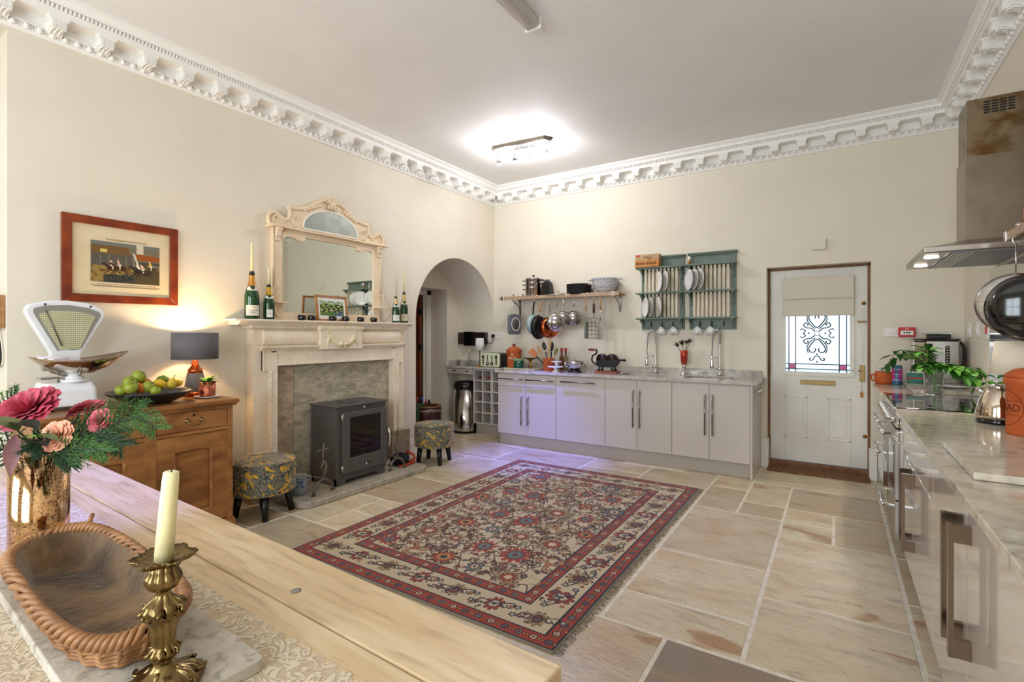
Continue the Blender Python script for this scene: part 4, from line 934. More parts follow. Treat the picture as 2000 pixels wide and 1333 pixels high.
fruit('apple', 304, 764, .030, 'small yellow apple low at the platter front', .12)
# ================================================================== FOREGROUND TABLE AND SCALE
def pt(u, v, t):
    a = (u-1000)/F; return Vector((_fw[0]+_rt[0]*a, _fw[1]+_rt[1]*a, (HOR-v)/F))*t+Vector((0, 0, EYE))
# ---- shop scale on the sideboard
m_enam = mat('white_enamel', '#e8e8ea', .12, coat=.4)
sx = -3.70; yc = 1.03
scl = thing('shop_scale', 'vintage white enamel shop scale with fan shaped dial', 'scale', (sx-.08, yc, stz))
zb = .938
bx_ = [(sx-.20, yc-.125), (sx+.045, yc-.125), (sx+.045, yc+.125), (sx-.20, yc+.125)]
bot = rounded(bx_, .03, 4); top_ = rounded([(sx-.185, yc-.105), (sx+.01, yc-.105), (sx+.01, yc+.105), (sx-.185, yc+.105)], .03, 4)
n = len(bot); m = MB()
rings = [(bot, zb), (bot, zb+.02), ([(a[0]*.75+b[0]*.25, a[1]*.75+b[1]*.25) for a, b in zip(bot, top_)], zb+.09), (top_, zb+.135)]
vs_ = [(p[0], p[1], z) for r_, z in rings for p in r_]
m.add(vs_, [(k*n+i, k*n+(i+1) % n, (k+1)*n+(i+1) % n, (k+1)*n+i) for k in range(3) for i in range(n)]+[tuple(reversed(range(n))), tuple(range(3*n, 4*n))], False)
m.build('base', m_enam, scl, bevel=.006)
for dx in (-.17, .02):
    for dy in (-.095, .095): MB().lathe([(.016, 0), (.018, .024)], (sx+dx, yc+dy, stz), 12).build('foot', m_black, scl)
MB().lathe([(.065, 0), (.065, .012), (.045, .012), (.045, .03), (.03, .034), (.03, .05)], (sx-.03, yc+.03, zb+.135), 24).build('pillar', m_enam, scl)
MB().box(sx-.10, yc-.12, zb+.155, sx-.02, yc-.03, zb+.168).cyl((sx-.06, yc-.02, zb+.13), (sx-.06, yc-.02, zb+.19), .022, 14).build('weight_plate', m_steelv, scl)
m = MB()
for s in (-1, 1):
    m.tube(bez([(sx-.03, yc+.03+s*.02, zb+.185), (sx-.03, yc+.03+s*.09, zb+.19), (sx-.03, yc+.03+s*.13, zb+.225)], 6), .006, 7)
    m.box(sx-.055, yc+.03+s*.125-.02, zb+.205, sx-.005, yc+.03+s*.125+.02, zb+.235)
    m.tube(bez([(sx-.03+s*.02, yc+.03, zb+.185), (sx-.03+s*.08, yc+.03, zb+.19), (sx-.03+s*.10, yc+.03, zb+.215)], 6), .006, 7)
m.build('pan_cradle', m_steelv, scl)
# fan dial
dx_ = sx-.115
outl = [at(u, v, x=dx_) for u, v in ((98, 690), (50, 614), (48, 603), (56, 594), (88, 588), (132, 587), (175, 593), (200, 603), (206, 612), (204, 622), (160, 690))]
ol = [(p.y, p.z) for p in outl]
zc0 = 1.228; yv = (ol[0][0]+ol[-1][0])/2
neck = [(ol[-1][0]-.01, zc0-.10), (ol[0][0]+.01, zc0-.10)]
poly_ = rounded(ol+neck, .012, 3)
MB().prism(poly_, 'x', dx_-.05, dx_).build('dial_case', m_enam, scl, bevel=.01)
cy_ = sum(p[0] for p in ol)/len(ol); cz_ = sum(p[1] for p in ol)/len(ol)
inn = [at(u, v, x=dx_) for u, v in ((112, 686), (64, 610), (66, 602), (88, 597), (132, 596), (172, 602), (194, 611), (196, 618), (158, 682), (140, 684), (125, 682))]
il = rounded([(p.y, p.z) for p in inn], .006, 3)
MB().prism(il, 'x', dx_+.0005, dx_+.004).build('dial_rim', mat('dial_rim_grey', '#8f8c84', .4), scl)
inn2 = [at(u, v, x=dx_) for u, v in ((116, 684), (74, 614), (98, 608), (132, 607), (168, 612), (186, 619), (156, 681))]
m_dial = bpy.data.materials.new('dial_chart'); m_dial.use_nodes = True
nt = m_dial.node_tree; N = nt.nodes; L = nt.links; b = N['Principled BSDF']; tc = N.new('ShaderNodeTexCoord'); sp = N.new('ShaderNodeSeparateXYZ'); L.new(tc.outputs['Object'], sp.inputs[0])
def wave_(o, f):
    a = N.new('ShaderNodeMath'); a.operation = 'MULTIPLY'; a.inputs[1].default_value = f; L.new(o, a.inputs[0]); s = N.new('ShaderNodeMath'); s.operation = 'SINE'; L.new(a.outputs[0], s.inputs[0]); g = N.new('ShaderNodeMath'); g.operation = 'GREATER_THAN'; g.inputs[1].default_value = .55; L.new(s.outputs[0], g.inputs[0]); return g.outputs[0]
mxm = N.new('ShaderNodeMath'); mxm.operation = 'MAXIMUM'; L.new(wave_(sp.outputs['Y'], 700), mxm.inputs[0]); L.new(wave_(sp.outputs['Z'], 520), mxm.inputs[1])
mm_ = N.new('ShaderNodeMix'); mm_.data_type = 'RGBA'; mm_.inputs[6].default_value = (*lin('#d8d4ae'), 1); mm_.inputs[7].default_value = (*lin('#97936e'), 1); L.new(mxm.outputs[0], mm_.inputs[0]); L.new(mm_.outputs[2], b.inputs['Base Color'])
MB().prism([(p.y, p.z) for p in inn2], 'x', dx_+.004, dx_+.006).build('dial_chart', m_dial, scl)
a = at(120, 676, x=dx_); b_ = at(88, 606, x=dx_)
MB().tube([(dx_+.009, a.y, a.z), (dx_+.009, b_.y, b_.z)], .0035, 5).build('needle', mat('needle_grey', '#6f6a5c', .4, .5), scl)
for u, v in ((88, 594.5), (177, 599.5)): p = at(u, v, x=dx_); MB().ball((dx_+.001, p.y, p.z), (.003, .006, .006), 8, 5).build('rivet', m_black, scl)
# pan
pl = at(53, 700, x=sx-.03); pr = at(250, 688, x=sx-.03); pcn = Vector((sx-.03, (pl.y+pr.y)/2, 1.118)); La = (pr.y-pl.y)/2
def panf(u, v):
    a = 2*PI*u; r_ = v; wv = math.sin(a); y = La*r_*math.cos(a); x = .135*r_*wv
    z = .118*(r_**2.2)*(.72+.28*abs(math.cos(a))**2)+.02*r_*math.cos(a)*.5
    return (pcn.x+x, pcn.y+y, pcn.z+z)
pan = MB().grid(panf, 48, 12); one(pan, 'scale_pan', mat('polished_pan', '#c2b6ac', .08, 1), 'polished steel scoop pan resting on the shop scale', 'scale pan', (pcn.x, pcn.y, pcn.z), solid=.002)
# rolled paper in the pan
p = at(88, 697, x=sx-.05)
one(MB().tube([(sx-.06, p.y-.03, p.z-.012), (sx-.03, p.y+.10, p.z-.018)], .016, 14), 'paper_roll', mat('white_paper', '#e4e0e6', .8), 'rolled white paper lying in the scale pan', 'paper', (p.x, p.y, p.z-.03))

# ---- table
TZ = .77; troot = (-.404, .783, 0)
tb = thing('farmhouse_table', 'long scrubbed pine farmhouse table filling the foreground', 'table', troot)
tx0, tx1 = -3.02, -.404
for a, b in ((.618, .783), (.382, .615), (.147, .379), (-.08, .144)):
    MB().box(tx0, a, TZ-.038, tx1, b, TZ).build('plank', m_table, tb, bevel=.004)
MB().box(tx0+.10, .68, TZ-.15, tx1-.10, .71, TZ-.038).box(tx0+.10, -.01, TZ-.15, tx1-.10, .02, TZ-.038).box(tx0+.10, 0, TZ-.15, tx0+.13, .70, TZ-.038).box(tx1-.13, 0, TZ-.15, tx1-.10, .70, TZ-.038).build('apron', m_table, tb)
for x in (tx0+.11, tx1-.11):
    for y in (.03, .67): MB().lathe([(.028, 0), (.035, .05), (.03, .1), (.042, .3), (.045, .5), (.034, .56), (.046, .58), (.046, .6)], (x, y, 0), 16).box(x-.045, y-.045, .6, x+.045, y+.045, TZ-.038).build('leg', m_table, tb)
MB().lathe([(.012, 0), (.012, .001), (0, .001)], (-1.02, .66, TZ), 12).build('knot_plug', mat('grey_plug', '#8d867c', .4), tb)
tb.rotation_euler = (0, 0, R(-2.0))
# ---- lace runner
m_lace = bpy.data.materials.new('lace'); m_lace.use_nodes = True
nt = m_lace.node_tree; N = nt.nodes; L = nt.links; b = N['Principled BSDF']; b.inputs['Base Color'].default_value = (*lin('#e0d0b6'), 1); b.inputs['Roughness'].default_value = .9
tc = N.new('ShaderNodeTexCoord'); n1 = N.new('ShaderNodeTexNoise'); n1.inputs['Scale'].default_value = 26; n1.inputs['Detail'].default_value = 2; n1.inputs['Distortion'].default_value = 1.6; L.new(tc.outputs['Object'], n1.inputs[0])
ml = N.new('ShaderNodeMath'); ml.operation = 'MULTIPLY'; ml.inputs[1].default_value = 28; L.new(n1.outputs[0], ml.inputs[0]); sn = N.new('ShaderNodeMath'); sn.operation = 'SINE'; L.new(ml.outputs[0], sn.inputs[0])
mr2 = N.new('ShaderNodeMapRange'); mr2.inputs[1].default_value = -.1; mr2.inputs[2].default_value = .6; mr2.inputs[3].default_value = .22; mr2.inputs[4].default_value = .82; L.new(sn.outputs[0], mr2.inputs[0]); L.new(mr2.outputs[0], b.inputs['Alpha'])
lr = MB(); sc_ = [(-2.55, .553)]
k = 0
edge = []
x = -2.55
while x < -.55: edge += [(x, .545), (x+.012, .556), (x+.026, .556), (x+.038, .545)]; x += .04
lo_edge = [(p[0], -.06) for p in reversed(edge)]
lr.prism(edge+[(-.55, .545), (-.55, -.06), (-2.55, -.06)], 'z', TZ+.0005, TZ+.0018)
lace = one(lr, 'lace_runner', m_lace, 'cream lace runner spread along the pine table', 'table runner', (-.404, .783, TZ)); lace.rotation_euler = (0, 0, R(-2.0))
# ---- stone board
sbd = one(MB().prism(rounded([(-.832, .265), (-.832, .492), (-1.66, .492), (-1.66, .265)], .012, 3), 'z', TZ+.002, TZ+.024), 'stone_board', mat('rough_marble', '#c8bfb0', .5, c2='#a89e8e', sc=7, detail=8, dist=1, c3='#5c5449', sc3=40, amt3=.5, bump=.35, bsc=30), 'rough grey white stone board under the wicker basket', 'stone board', (-.84, .38, TZ), bevel=.003)
sbd.rotation_euler = (0, 0, R(-3.2))
# ---- basket
BZ = TZ+.025; bc = Vector((-1.272, .385, BZ)); ba, bb, bh = .325, .100, .066; brot = R(-3.5)
cb, sb_ = math.cos(brot), math.sin(brot)
def oval(t, k, z):
    e = .72; c_, s_ = math.cos(t), math.sin(t)
    x = ba*k[0]*math.copysign(abs(c_)**e, c_); y = bb*k[1]*math.copysign(abs(s_)**e, s_)
    return Vector((bc.x+x*cb-y*sb_, bc.y+x*sb_+y*cb, BZ+z))
bk = thing('wicker_basket', 'long oval wicker basket with braided rim and hide lining', 'basket', bc)
m_wick = mat('willow', '#a8774a', .5, c2='#7d522e', sc=14, detail=4, coat=.1)
m_hide = mat('hide_lining', '#8f6f4a', .95, c2='#4a3523', sc=5, detail=7, dist=.6, c3='#2c2016', sc3=12, amt3=.5, bump=.7, bsc=60, sheen=.3)
MB().grid(lambda u, v: tuple(oval(2*PI*u, ((.955-.26*(1-v)**1.1) if v > .35 else .793*v/.35, (.90-.52*(1-v)**1.1) if v > .35 else .576*v/.35), .006+(bh+.001)*max(0, (v-.3)/.7)**1.3+.003*math.sin(40*u)*v)), 72, 14).build('hide_lining', m_hide, bk)
M_ = 150
for s in range(3):
    pts = []
    for k in range(M_*2):
        t = 2*PI*k/(M_*2); ph = 2*PI*s/3+t*26; p = oval(t, (1+.020*math.cos(ph), 1+.075*math.cos(ph)), bh+.004+.0085*math.sin(ph)+.006*math.sin(t*3)); pts.append(p)
    MB().tube(pts, .0062, 6, closed=True).build('rim_braid', m_wick, bk)
for k in range(6):
    f_ = k/5; w_ = (.86+.12*f_, .74+.22*f_)
    MB().tube([oval(2*PI*q/96, (w_[0]+.008*math.sin(q*PI/2), w_[1]+.03*math.sin(q*PI/2)), .007+(bh-.014)*f_) for q in range(96)], .0058, 6, closed=True).build('weave_rod', m_wick, bk)
for k in range(26):
    t = 2*PI*k/26
    MB().tube([oval(t, (.85, .72), .004), oval(t, (.94, .9), bh*.5), oval(t, (.99, .97), bh)], .0042, 5).build('stake', m_wick, bk)
e0 = oval(2.62, (1, 1.1), bh+.012); MB().tube([e0, e0+Vector((-.03, .018, .018))], [.006, .005], 6).build('loose_end', m_wick, bk)
# ---- candlestick and candle
cs = Vector((-.889, .362, TZ+.0255))
m_antb = mat('antique_brass', '#8d784e', .25, 1, c2='#6a5636', sc=45, detail=5)
cst = thing('candlestick', 'ornate antique brass candlestick with scrolled square base', 'candlestick', cs)
def lob(n, amp): return lambda a, k: 1-amp+amp*abs(math.cos(n*a/2))**.6*1.4
MB().lathe([(0, 0), (.052, 0), (.053, .005), (.047, .009), (.049, .012), (.040, .017), (.036, .022), (.024, .026), (.016, .034), (.013, .042)], cs, 96, mod=lambda a, k: (1+.14*abs(math.cos(2*a))**3+.05*math.cos(16*a)*(k in (3, 4, 5, 6)) if k < 8 else 1)).build('base', m_antb, cst)
MB().lathe([(.012, .040), (.015, .043), (.012, .046), (.019, .050), (.022, .056), (.017, .062), (.0135, .066), (.0155, .072), (.0165, .09), (.0195, .104), (.0225, .111)], cs, 96, mod=lob(10, .16), cap=False).build('baluster', m_antb, cst)
MB().lathe([(.0225, .110), (.026, .113), (.024, .117), (.029, .122), (.028, .128), (.02, .136), (.0115, .142), (.009, .150), (.012, .154)], cs, 96, mod=lob(8, .18), cap=False).build('knop', m_antb, cst)
MB().lathe([(.010, .152), (.020, .158), (.0245, .167), (.0235, .175), (.019, .184), (.020, .188), (.0175, .191), (.019, .195)], cs, 96, mod=lob(10, .14), cap=False).build('cup', m_antb, cst)
MB().lathe([(.015, .192), (.024, .1935), (.034, .198), (.0395, .2045), (.0405, .207), (.034, .2035), (.024, .1985), (.0145, .1975)], cs, 128, mod=lambda a, k: 1+.13*math.cos(6*a)+.05*math.cos(30*a)*(k in (2, 3, 4, 5))).build('drip_pan', m_antb, cst)
m = MB()
def sc_curl(a, r0, z0_, s_, sg):
    return [cs+Vector(((r0+s_*(1-.75*q)*math.cos(7*q))*math.cos(a+sg*.5*s_/r0*(1-.6*q)*math.sin(7*q)), (r0+s_*(1-.75*q)*math.cos(7*q))*math.sin(a+sg*.5*s_/r0*(1-.6*q)*math.sin(7*q)), z0_+s_*.9*(1-.75*q)*math.sin(7*q))) for q in [j/16 for j in range(17)]]
for k in range(6):
    a = k*PI/3+.4
    m.tube(sc_curl(a, .024, .122, .010, 1), [.0028]*16+[.0015], 6); m.tube(sc_curl(a+.25, .022, .117, .008, -1), [.0024]*16+[.0012], 6)
    m.tube(sc_curl(a, .016, .055, .009, 1), [.0024]*16+[.0012], 6)
for k in range(4):
    for dd in (-.28, .28):
        a = k*PI/2+dd
        b0_ = Vector((cs.x+.047*math.cos(a), cs.y+.047*math.sin(a), cs.z+.011)); tn = Vector((-math.sin(a), math.cos(a), 0))*(1 if dd > 0 else -1); rn = Vector((math.cos(a), math.sin(a), 0))
        m.tube([b0_+tn*(.012*(1-.7*q)*math.sin(7*q))+rn*(.010*(1-.7*q)*math.cos(7*q))+Vector((0, 0, .003*(1-q))) for q in [j/16 for j in range(17)]], [.003]*16+[.0015], 6)
    a = k*PI/2+PI/4
    m.tube([cs+Vector(((.05-.032*q)*math.cos(a), (.05-.032*q)*math.sin(a), .008+.024*q*q)) for q in [j/8 for j in range(9)]], [.003+.002*math.sin(PI*j/8) for j in range(9)], 6)
tag(m.build('scrollwork', m_antb, cst), kind='stuff')
ct = cs+Vector((0, 0, .1985))
cdl = thing('ivory_candle', 'ivory dinner candle leaning in the brass candlestick', 'candle', ct)
Mx = Matrix.Translation(ct) @ Matrix.Rotation(R(3), 4, Vector((-.54, .84, 0)).normalized()) if False else Matrix.Translation(ct) @ Matrix.Rotation(R(5), 4, Vector((-.54, .84, 0)))
MB().lathe([(0, .0), (.0132, 0), (.0126, .07), (.0116, .125), (.0108, .139), (.007, .141), (0, .139)], n=20, M=Mx).build('wax', m_wax, cdl)
MB().tube([Mx @ Vector((0, 0, .136)), Mx @ Vector((.001, 0, .143))], .0011, 5).build('wick', m_black, cdl)
# ---- mercury glass vase
vc = Vector((-1.80, .437, TZ+.002)); vr = .0625; vh = .262
m_merc = mat('mercury_glass', '#e3bd93', .1, 1, c2='#d6a878', sc=10, c3='#4a3220', sc3=240, amt3=1.0)
vs2 = thing('mercury_vase', 'tall mottled gold mercury glass cylinder vase on the table', 'vase', vc)
MB().lathe([(0, 0), (vr*.96, 0), (vr, .006), (vr, vh), (vr-.003, vh), (vr-.004, .02), (0, .02)], vc, 48).build('body', m_merc, vs2)
VT = 1.37   # distance of the vase from the camera along the view axis
# ---- flowers in the vase
def rose(u, v, t, r, name, mt, lab, face, layers=6, seed=1, cat='flower'):
    c = pt(u, v, t); rg = random.Random(seed); ax = Vector(face).normalized()
    q = Vector((0, 0, 1)).rotation_difference(ax).to_matrix().to_4x4(); Mx = Matrix.Translation(c) @ q
    root = thing(name, lab, cat, c-Vector((0, 0, r)), 'flowers in the mercury vase')
    for l_ in range(layers):
        f_ = l_/(layers-1); nn = 3+l_; 
        for k in range(nn):
            a = 2*PI*k/nn+l_*.7+rg.uniform(-.15, .15); rad = r*(.12+.42*f_); hgt_ = r*(1.0-.1*f_); op = .15+1.05*f_; wd = r*(.36+.42*f_)
            def fn(u_, v_):
                s_ = (u_-.5)*2; w__ = wd*1.25*min(1, .25+1.6*v_)*math.sqrt(max(0.0, 1-(v_*.97)**5))*s_; out_ = rad*(.55+.45*v_)+hgt_*math.sin(op)*v_*v_*.75+.10*r*f_*v_**6
                z_ = -r*.4+hgt_*(v_*math.cos(op*.55))-.22*r*f_*v_**5
                aa = a+w__/max(rad+.35*r*v_, .25*r)*.62
                return (out_*math.cos(aa), out_*math.sin(aa), z_+.05*r*math.cos(5*s_+k)*v_*f_)
            MB().grid(fn, 6, 6, M=Mx).build('petal', mt, root, fix=False)
    MB().lathe([(0, -.6*r), (r*.2, -.55*r), (r*.25, -.3*r), (0, -.2*r)], n=8, M=Mx).build('calyx', m_leaf, root)
    e = Vector((vc.x+rg.uniform(-.03, .03), vc.y+rg.uniform(-.03, .03), vc.z+vh-.03)); s0 = Mx @ Vector((0, 0, -.5*r))
    MB().tube(bez([s0, s0*.6+e*.4-Vector((0, 0, .01)), e], 5), .003, 6).build('stem', m_leafd, root)
m_rose = mat('rose_pink', '#c2485c', .55, c2='#a8304a', sc=20, c3='#e59aa2', sc3=18, amt3=.35)
m_peach = mat('peach_petal', '#eab08f', .6, c2='#dd8f6f', sc=18)
m_rosed = mat('rose_red', '#b5384a', .55, c2='#cf6a72', sc=14)
rose(54, 800, 1.33, .062, 'rose', m_rose, 'large open dusky pink rose facing the room', (.35, -.55, .75), 7, 1)
rose(172, 798, 1.42, .036, 'rose', m_rosed, 'deep pink half open rose above the conifer', (.2, -.3, 1), 5, 2)
rose(148, 806, 1.40, .024, 'rose', m_rose, 'small pink rosebud beside the half open rose', (-.3, -.5, .7), 4, 6)
rose(196, 822, 1.30, .026, 'carnation', m_rosed, 'small ragged red flower among the conifer needles', (.4, -.6, .3), 5, 3)
rose(112, 852, 1.25, .032, 'carnation', m_peach, 'peach coloured carnation in front of the vase flowers', (.6, -.8, .4), 6, 4)
# conifer sprays
m_con = mat('conifer', '#2f5a24', .55, c2='#4f7d2c', sc=30); m_con2 = mat('conifer_dark', '#16351c', .55, c2='#27502a', sc=30)
def spray(pts, lab, seed, mt, wid=.05, nb=30):
    rg = random.Random(seed); P = bez([pt(*p) for p in pts], 10); m = MB(); n = len(P); stem = MB().tube(P, [.0026*(1-.7*k/n) for k in range(n)], 5)
    view = (P[n//2]-Vector((0, 0, EYE))).normalized()
    for b in range(nb):
        f_ = .08+.92*b/nb; i = min(int(f_*(n-1)), n-2); o = P[i]; d = (P[i+1]-P[i]).normalized(); side = d.cross(view).normalized()*(1 if b % 2 else -1)
        L_ = wid*(1.1-.65*f_)*rg.uniform(.8, 1.2); dd = (d*.75+side*.75+view*rg.uniform(-.35, .35)+Vector((0, 0, -.18))).normalized()
        stem.tube([o, o+dd*L_], [.0012, .0006], 4)
        for k in range(16):
            q = o+dd*L_*(k/16); nd = (dd*.9+(side if k % 2 else d).normalized()*rg.uniform(.35, .8)*(1 if k % 4 < 2 else -1)+Vector((rg.uniform(-.5, .5), rg.uniform(-.5, .5), rg.uniform(-.5, .3)))*.6).normalized()
            e = q+nd*rg.uniform(.010, .018); s_ = nd.cross(view).normalized()*.0011
            m.add([q-s_, q+s_, e], [(0, 1, 2)])
    root = thing('conifer_sprig', lab, 'foliage', P[0], 'conifer sprigs in the mercury vase')
    stem.build('twig', m_leafd, root, fix=False); tag(m.build('needles', mt, root, fix=False), kind='stuff')
spray([(100, 895, 1.36), (170, 840, 1.36), (235, 808, 1.38), (275, 800, 1.40)], 'feathery conifer sprig spreading below the half open rose', 21, m_con, .075, 44)
spray([(105, 895, 1.34), (180, 850, 1.30), (260, 815, 1.28), (308, 838, 1.27)], 'long bright conifer sprig arching over the sideboard drawer', 22, m_con, .07, 48)
spray([(100, 895, 1.33), (150, 868, 1.27), (205, 860, 1.25), (240, 872, 1.25)], 'dark conifer sprig in front of the sideboard door', 23, m_con2, .06, 40)
spray([(95, 896, 1.32), (130, 880, 1.24), (175, 876, 1.22), (208, 884, 1.22)], 'low conifer sprig spreading just above the table edge', 24, m_con, .05, 34)
spray([(95, 896, 1.33), (110, 884, 1.26), (128, 896, 1.25), (140, 912, 1.25)], 'short dark conifer sprig hanging over the vase rim', 25, m_con2, .035, 22)
spray([(40, 896, 1.33), (10, 880, 1.26), (-40, 872, 1.24), (-80, 880, 1.24)], 'dark conifer sprig trailing below the large rose', 26, m_con2, .05, 34)
spray([(30, 890, 1.36), (5, 830, 1.36), (8, 790, 1.38), (35, 766, 1.40)], 'upright conifer sprig behind the large pink rose', 27, m_con, .045, 30)
spray([(70, 896, 1.34), (90, 868, 1.26), (80, 862, 1.22), (60, 880, 1.20)], 'dark conifer sprig filling the vase mouth', 28, m_con2, .05, 30)
spray([(110, 893, 1.38), (150, 850, 1.42), (200, 838, 1.44), (238, 846, 1.44)], 'dark conifer sprig behind the ragged red flower', 29, m_con2, .06, 40)
# broad leaves
def broad(u, v, t, d, L_, w, mt, lab, droop=.4, name='leaf_sprig'):
    c = pt(u, v, t); m = MB(); leaf(m, c, d, L_, w, droop, .25, n=8)
    r_ = thing(name, lab, 'leaf', c, 'broad leaves in the mercury vase')
    m.build('blade', mt, r_, fix=False); MB().tube(bez([c, (c+Vector((vc.x, vc.y, vc.z+vh)))/2, Vector((vc.x, vc.y, vc.z+vh-.02))], 4), .0022, 5).build('stalk', m_leafd, r_)
m_euc = mat('pink_grey_leaf', '#8d5f5c', .45, c2='#6b4347', sc=12); m_blk = mat('blackish_leaf', '#2b332c', .35, c2='#1b211d', sc=12); m_olive = mat('olive_leaf', '#6d7444', .45, c2='#4f5a34', sc=12)
broad(30, 850, 1.25, (.55, -.25, -.9), .105, .017, m_euc, 'long dusky pink strap leaf hanging over the vase', .15)
broad(72, 838, 1.26, (-.4, -.3, .25), .07, .03, m_blk, 'rounded blackish green leaf below the large rose', .2)
broad(62, 862, 1.22, (.7, .1, .15), .07, .024, m_blk, 'glossy dark leaf beside the peach carnation', .3)
broad(35, 842, 1.24, (-.6, -.4, .55), .09, .030, m_olive, 'broad olive leaf beside the large rose', .3)
broad(75, 848, 1.22, (.8, .4, -.1), .06, .014, m_olive, 'narrow olive leaf above the dark leaf', .2)
broad(42, 856, 1.21, (.8, .5, .2), .05, .012, m_leaf2, 'small pale green leaf in the middle of the bunch', .2)
m = thing('white_blossom', 'tiny white blossom sprig between rose and carnation', 'flower', pt(132, 833, 1.30), 'flowers in the mercury vase')
for k in range(5):
    q = MB(); a = 2*PI*k/5; leaf(q, pt(132, 833, 1.30), (math.cos(a), -.3, math.sin(a)), .022, .006, .1, .1, up=Vector((0, 1, 0))); q.build('petal', m_white, m, fix=False)
MB().tube(bez([pt(132, 833, 1.30), pt(115, 850, 1.31), Vector((vc.x, vc.y, vc.z+vh-.02))], 5), .002, 5).build('stem', m_leafd, m)
# ---- wooden wall box with cable on the recess return
yw = .829
wp = thing('wall_box', 'small oak box with black cable on the recess return wall', 'box', (-4.10, yw, 1.39))
zt_, zb_ = 1.575, 1.385
MB().box(-4.16, yw-.05, zb_, -4.02, yw-.001, zt_).build('box', m_oak, wp, bevel=.003)
MB().tube(bez([(-4.12, yw-.02, zb_), (-4.07, yw-.015, 1.30), (-4.045, yw-.015, 1.22), (-4.07, yw-.015, 1.17), (-4.13, yw-.015, 1.16)], 6), .006, 6).build('cable', m_black, wp)
# ================================================================== BACK WALL KITCHEN
WZ = .91; FY = 5.08
def vhandle(mb, x, y, z0, z1, r=.007, out=.035):
    mb.cyl((x, y-out, z0), (x, y-out, z1), r, 10)
    for z in (z0+.03, z1-.03): mb.cyl((x, y, z), (x, y-out, z), r*.8, 8)
    return mb
def hhandle(mb, x0, x1, y, z, r=.007, out=.035):
    mb.cyl((x0, y-out, z), (x1, y-out, z), r, 10)
    for x in (x0+.03, x1-.03): mb.cyl((x, y, z), (x, y-out, z), r*.8, 8)
    return mb
units = [(-3.505, -2.701, -3.11, 'A', 'dove grey base cabinet with two drawers above two doors beside the wine rack'), (-2.701, -2.102, None, 'B', 'dove grey single front dishwasher cabinet with one horizontal handle'),
         (-2.102, -1.390, -1.748, 'C', 'dove grey two door base cabinet next to the dishwasher front'), (-1.390, -.674, -1.034, 'D', 'dove grey two door base cabinet at the door end of the run')]
for x0, x1, xm, k, lab in units:
    t = thing('base_cabinet', lab, 'cabinet', ((x0+x1)/2, 5.3, .14), 'base cabinets under the back worktop'); g = .002
    MB().box(x0+.001, FY+.02, .14, x1-.001, YB-.003, .70).box(x0+.001, FY+.02, .70, x1-.001, FY+.06, .878).box(x0+.001, YB-.06, .70, x1-.001, YB-.003, .878).build('carcass', m_cab, t)
    def front(a, b, z0, z1, nm): return MB().box(a+g, FY, z0, b-g, FY+.019, z1).build(nm, m_cab, t, bevel=.0015)
    if k == 'A':
        for a, b, hx in ((x0, xm, xm-.045), (xm, x1, xm+.045)):
            d = front(a, b, .722, .862, 'drawer'); hhandle(MB(), a+.02, b-.02, FY, .808).build('handle', m_handle, d)
            d = front(a, b, .142, .716, 'door'); vhandle(MB(), hx, FY, .265, .625).build('handle', m_handle, d)
    elif k == 'B':
        d = front(x0, x1, .142, .862, 'door'); hhandle(MB(), x0+.075, x1-.11, FY, .812).build('handle', m_handle, d)
    else:
        for a, b, hx in ((x0, xm, xm-.035), (xm, x1, xm+.035)):
            d = front(a, b, .142, .862, 'door'); vhandle(MB(), hx, FY, .375, .77).build('handle', m_handle, d)
ep = thing('end_panel', 'pale end panel of the back cabinets facing the door', 'panel', (-.66, 5.35, 0))
MB().box(-.673, FY, 0, -.655, YB-.004, .878).build('board', m_cab, ep)
for z, y in ((.75, 5.25), (.75, 5.4), (.5, 5.3), (.3, 5.3)): MB().cyl((-.655, y, z), (-.651, y, z), .008, 8).build('cover_cap', m_steelv, ep)
hr = thing('towel_hook_rail', 'short chrome hook rail on the cabinet end panel', 'hook rail', (-.645, 5.32, .78))
MB().cyl((-.625, 5.20, .80), (-.625, 5.50, .80), .006, 8).cyl((-.655, 5.22, .80), (-.625, 5.22, .80), .005, 8).cyl((-.655, 5.48, .80), (-.625, 5.48, .80), .005, 8).build('bar', m_chrome, hr)
for k in range(4): MB().tube([(-.625+.014*math.sin(q), 5.25+.065*k, .788-.016*math.cos(q)+.004) for q in [PI*2*j/14 for j in range(12)]], .003, 6).build('hook', m_chrome, hr)
one(MB().box(-3.49, FY+.05, 0, -.674, FY+.068, .139).box(-3.505, FY+.05, 0, -3.49, YB-.02, .139), 'plinth_board', m_plinth, 'long grey plinth board below the back cabinets', 'plinth', (-2.1, FY+.06, 0))
# worktop with two sink cut-outs
sk = [(-2.0, -1.5, 5.20, 5.55), (-1.31, -.79, 5.20, 5.55)]
wt = thing('back_worktop', 'pale granite worktop with upstand along the back wall', 'worktop', (-2.5, 5.4, .88))
m = MB(); wx0, wx1, wy0 = -3.53, -.615, 5.045
m.box(wx0, wy0, .88, wx1, 5.20, WZ); m.box(wx0, 5.55, .88, wx1, YB-.002, WZ)
xs = [wx0, sk[0][0], sk[0][1], sk[1][0], sk[1][1], wx1]
for i in (0, 2, 4): m.box(xs[i], 5.20, .88, xs[i+1], 5.55, WZ)
m.build('slab', m_granite, wt)
MB().box(AXE+.004, 5.37, .88, wx0, YB-.002, WZ).build('narrow_slab', m_granite, wt, bevel=.003)
MB().box(AXE+.004, YB-.024, WZ, -.64, YB-.002, .975).box(AXE+.004, 5.45, WZ, AXE+.024, YB-.024, .975).build('upstand', m_granite, wt, bevel=.002)
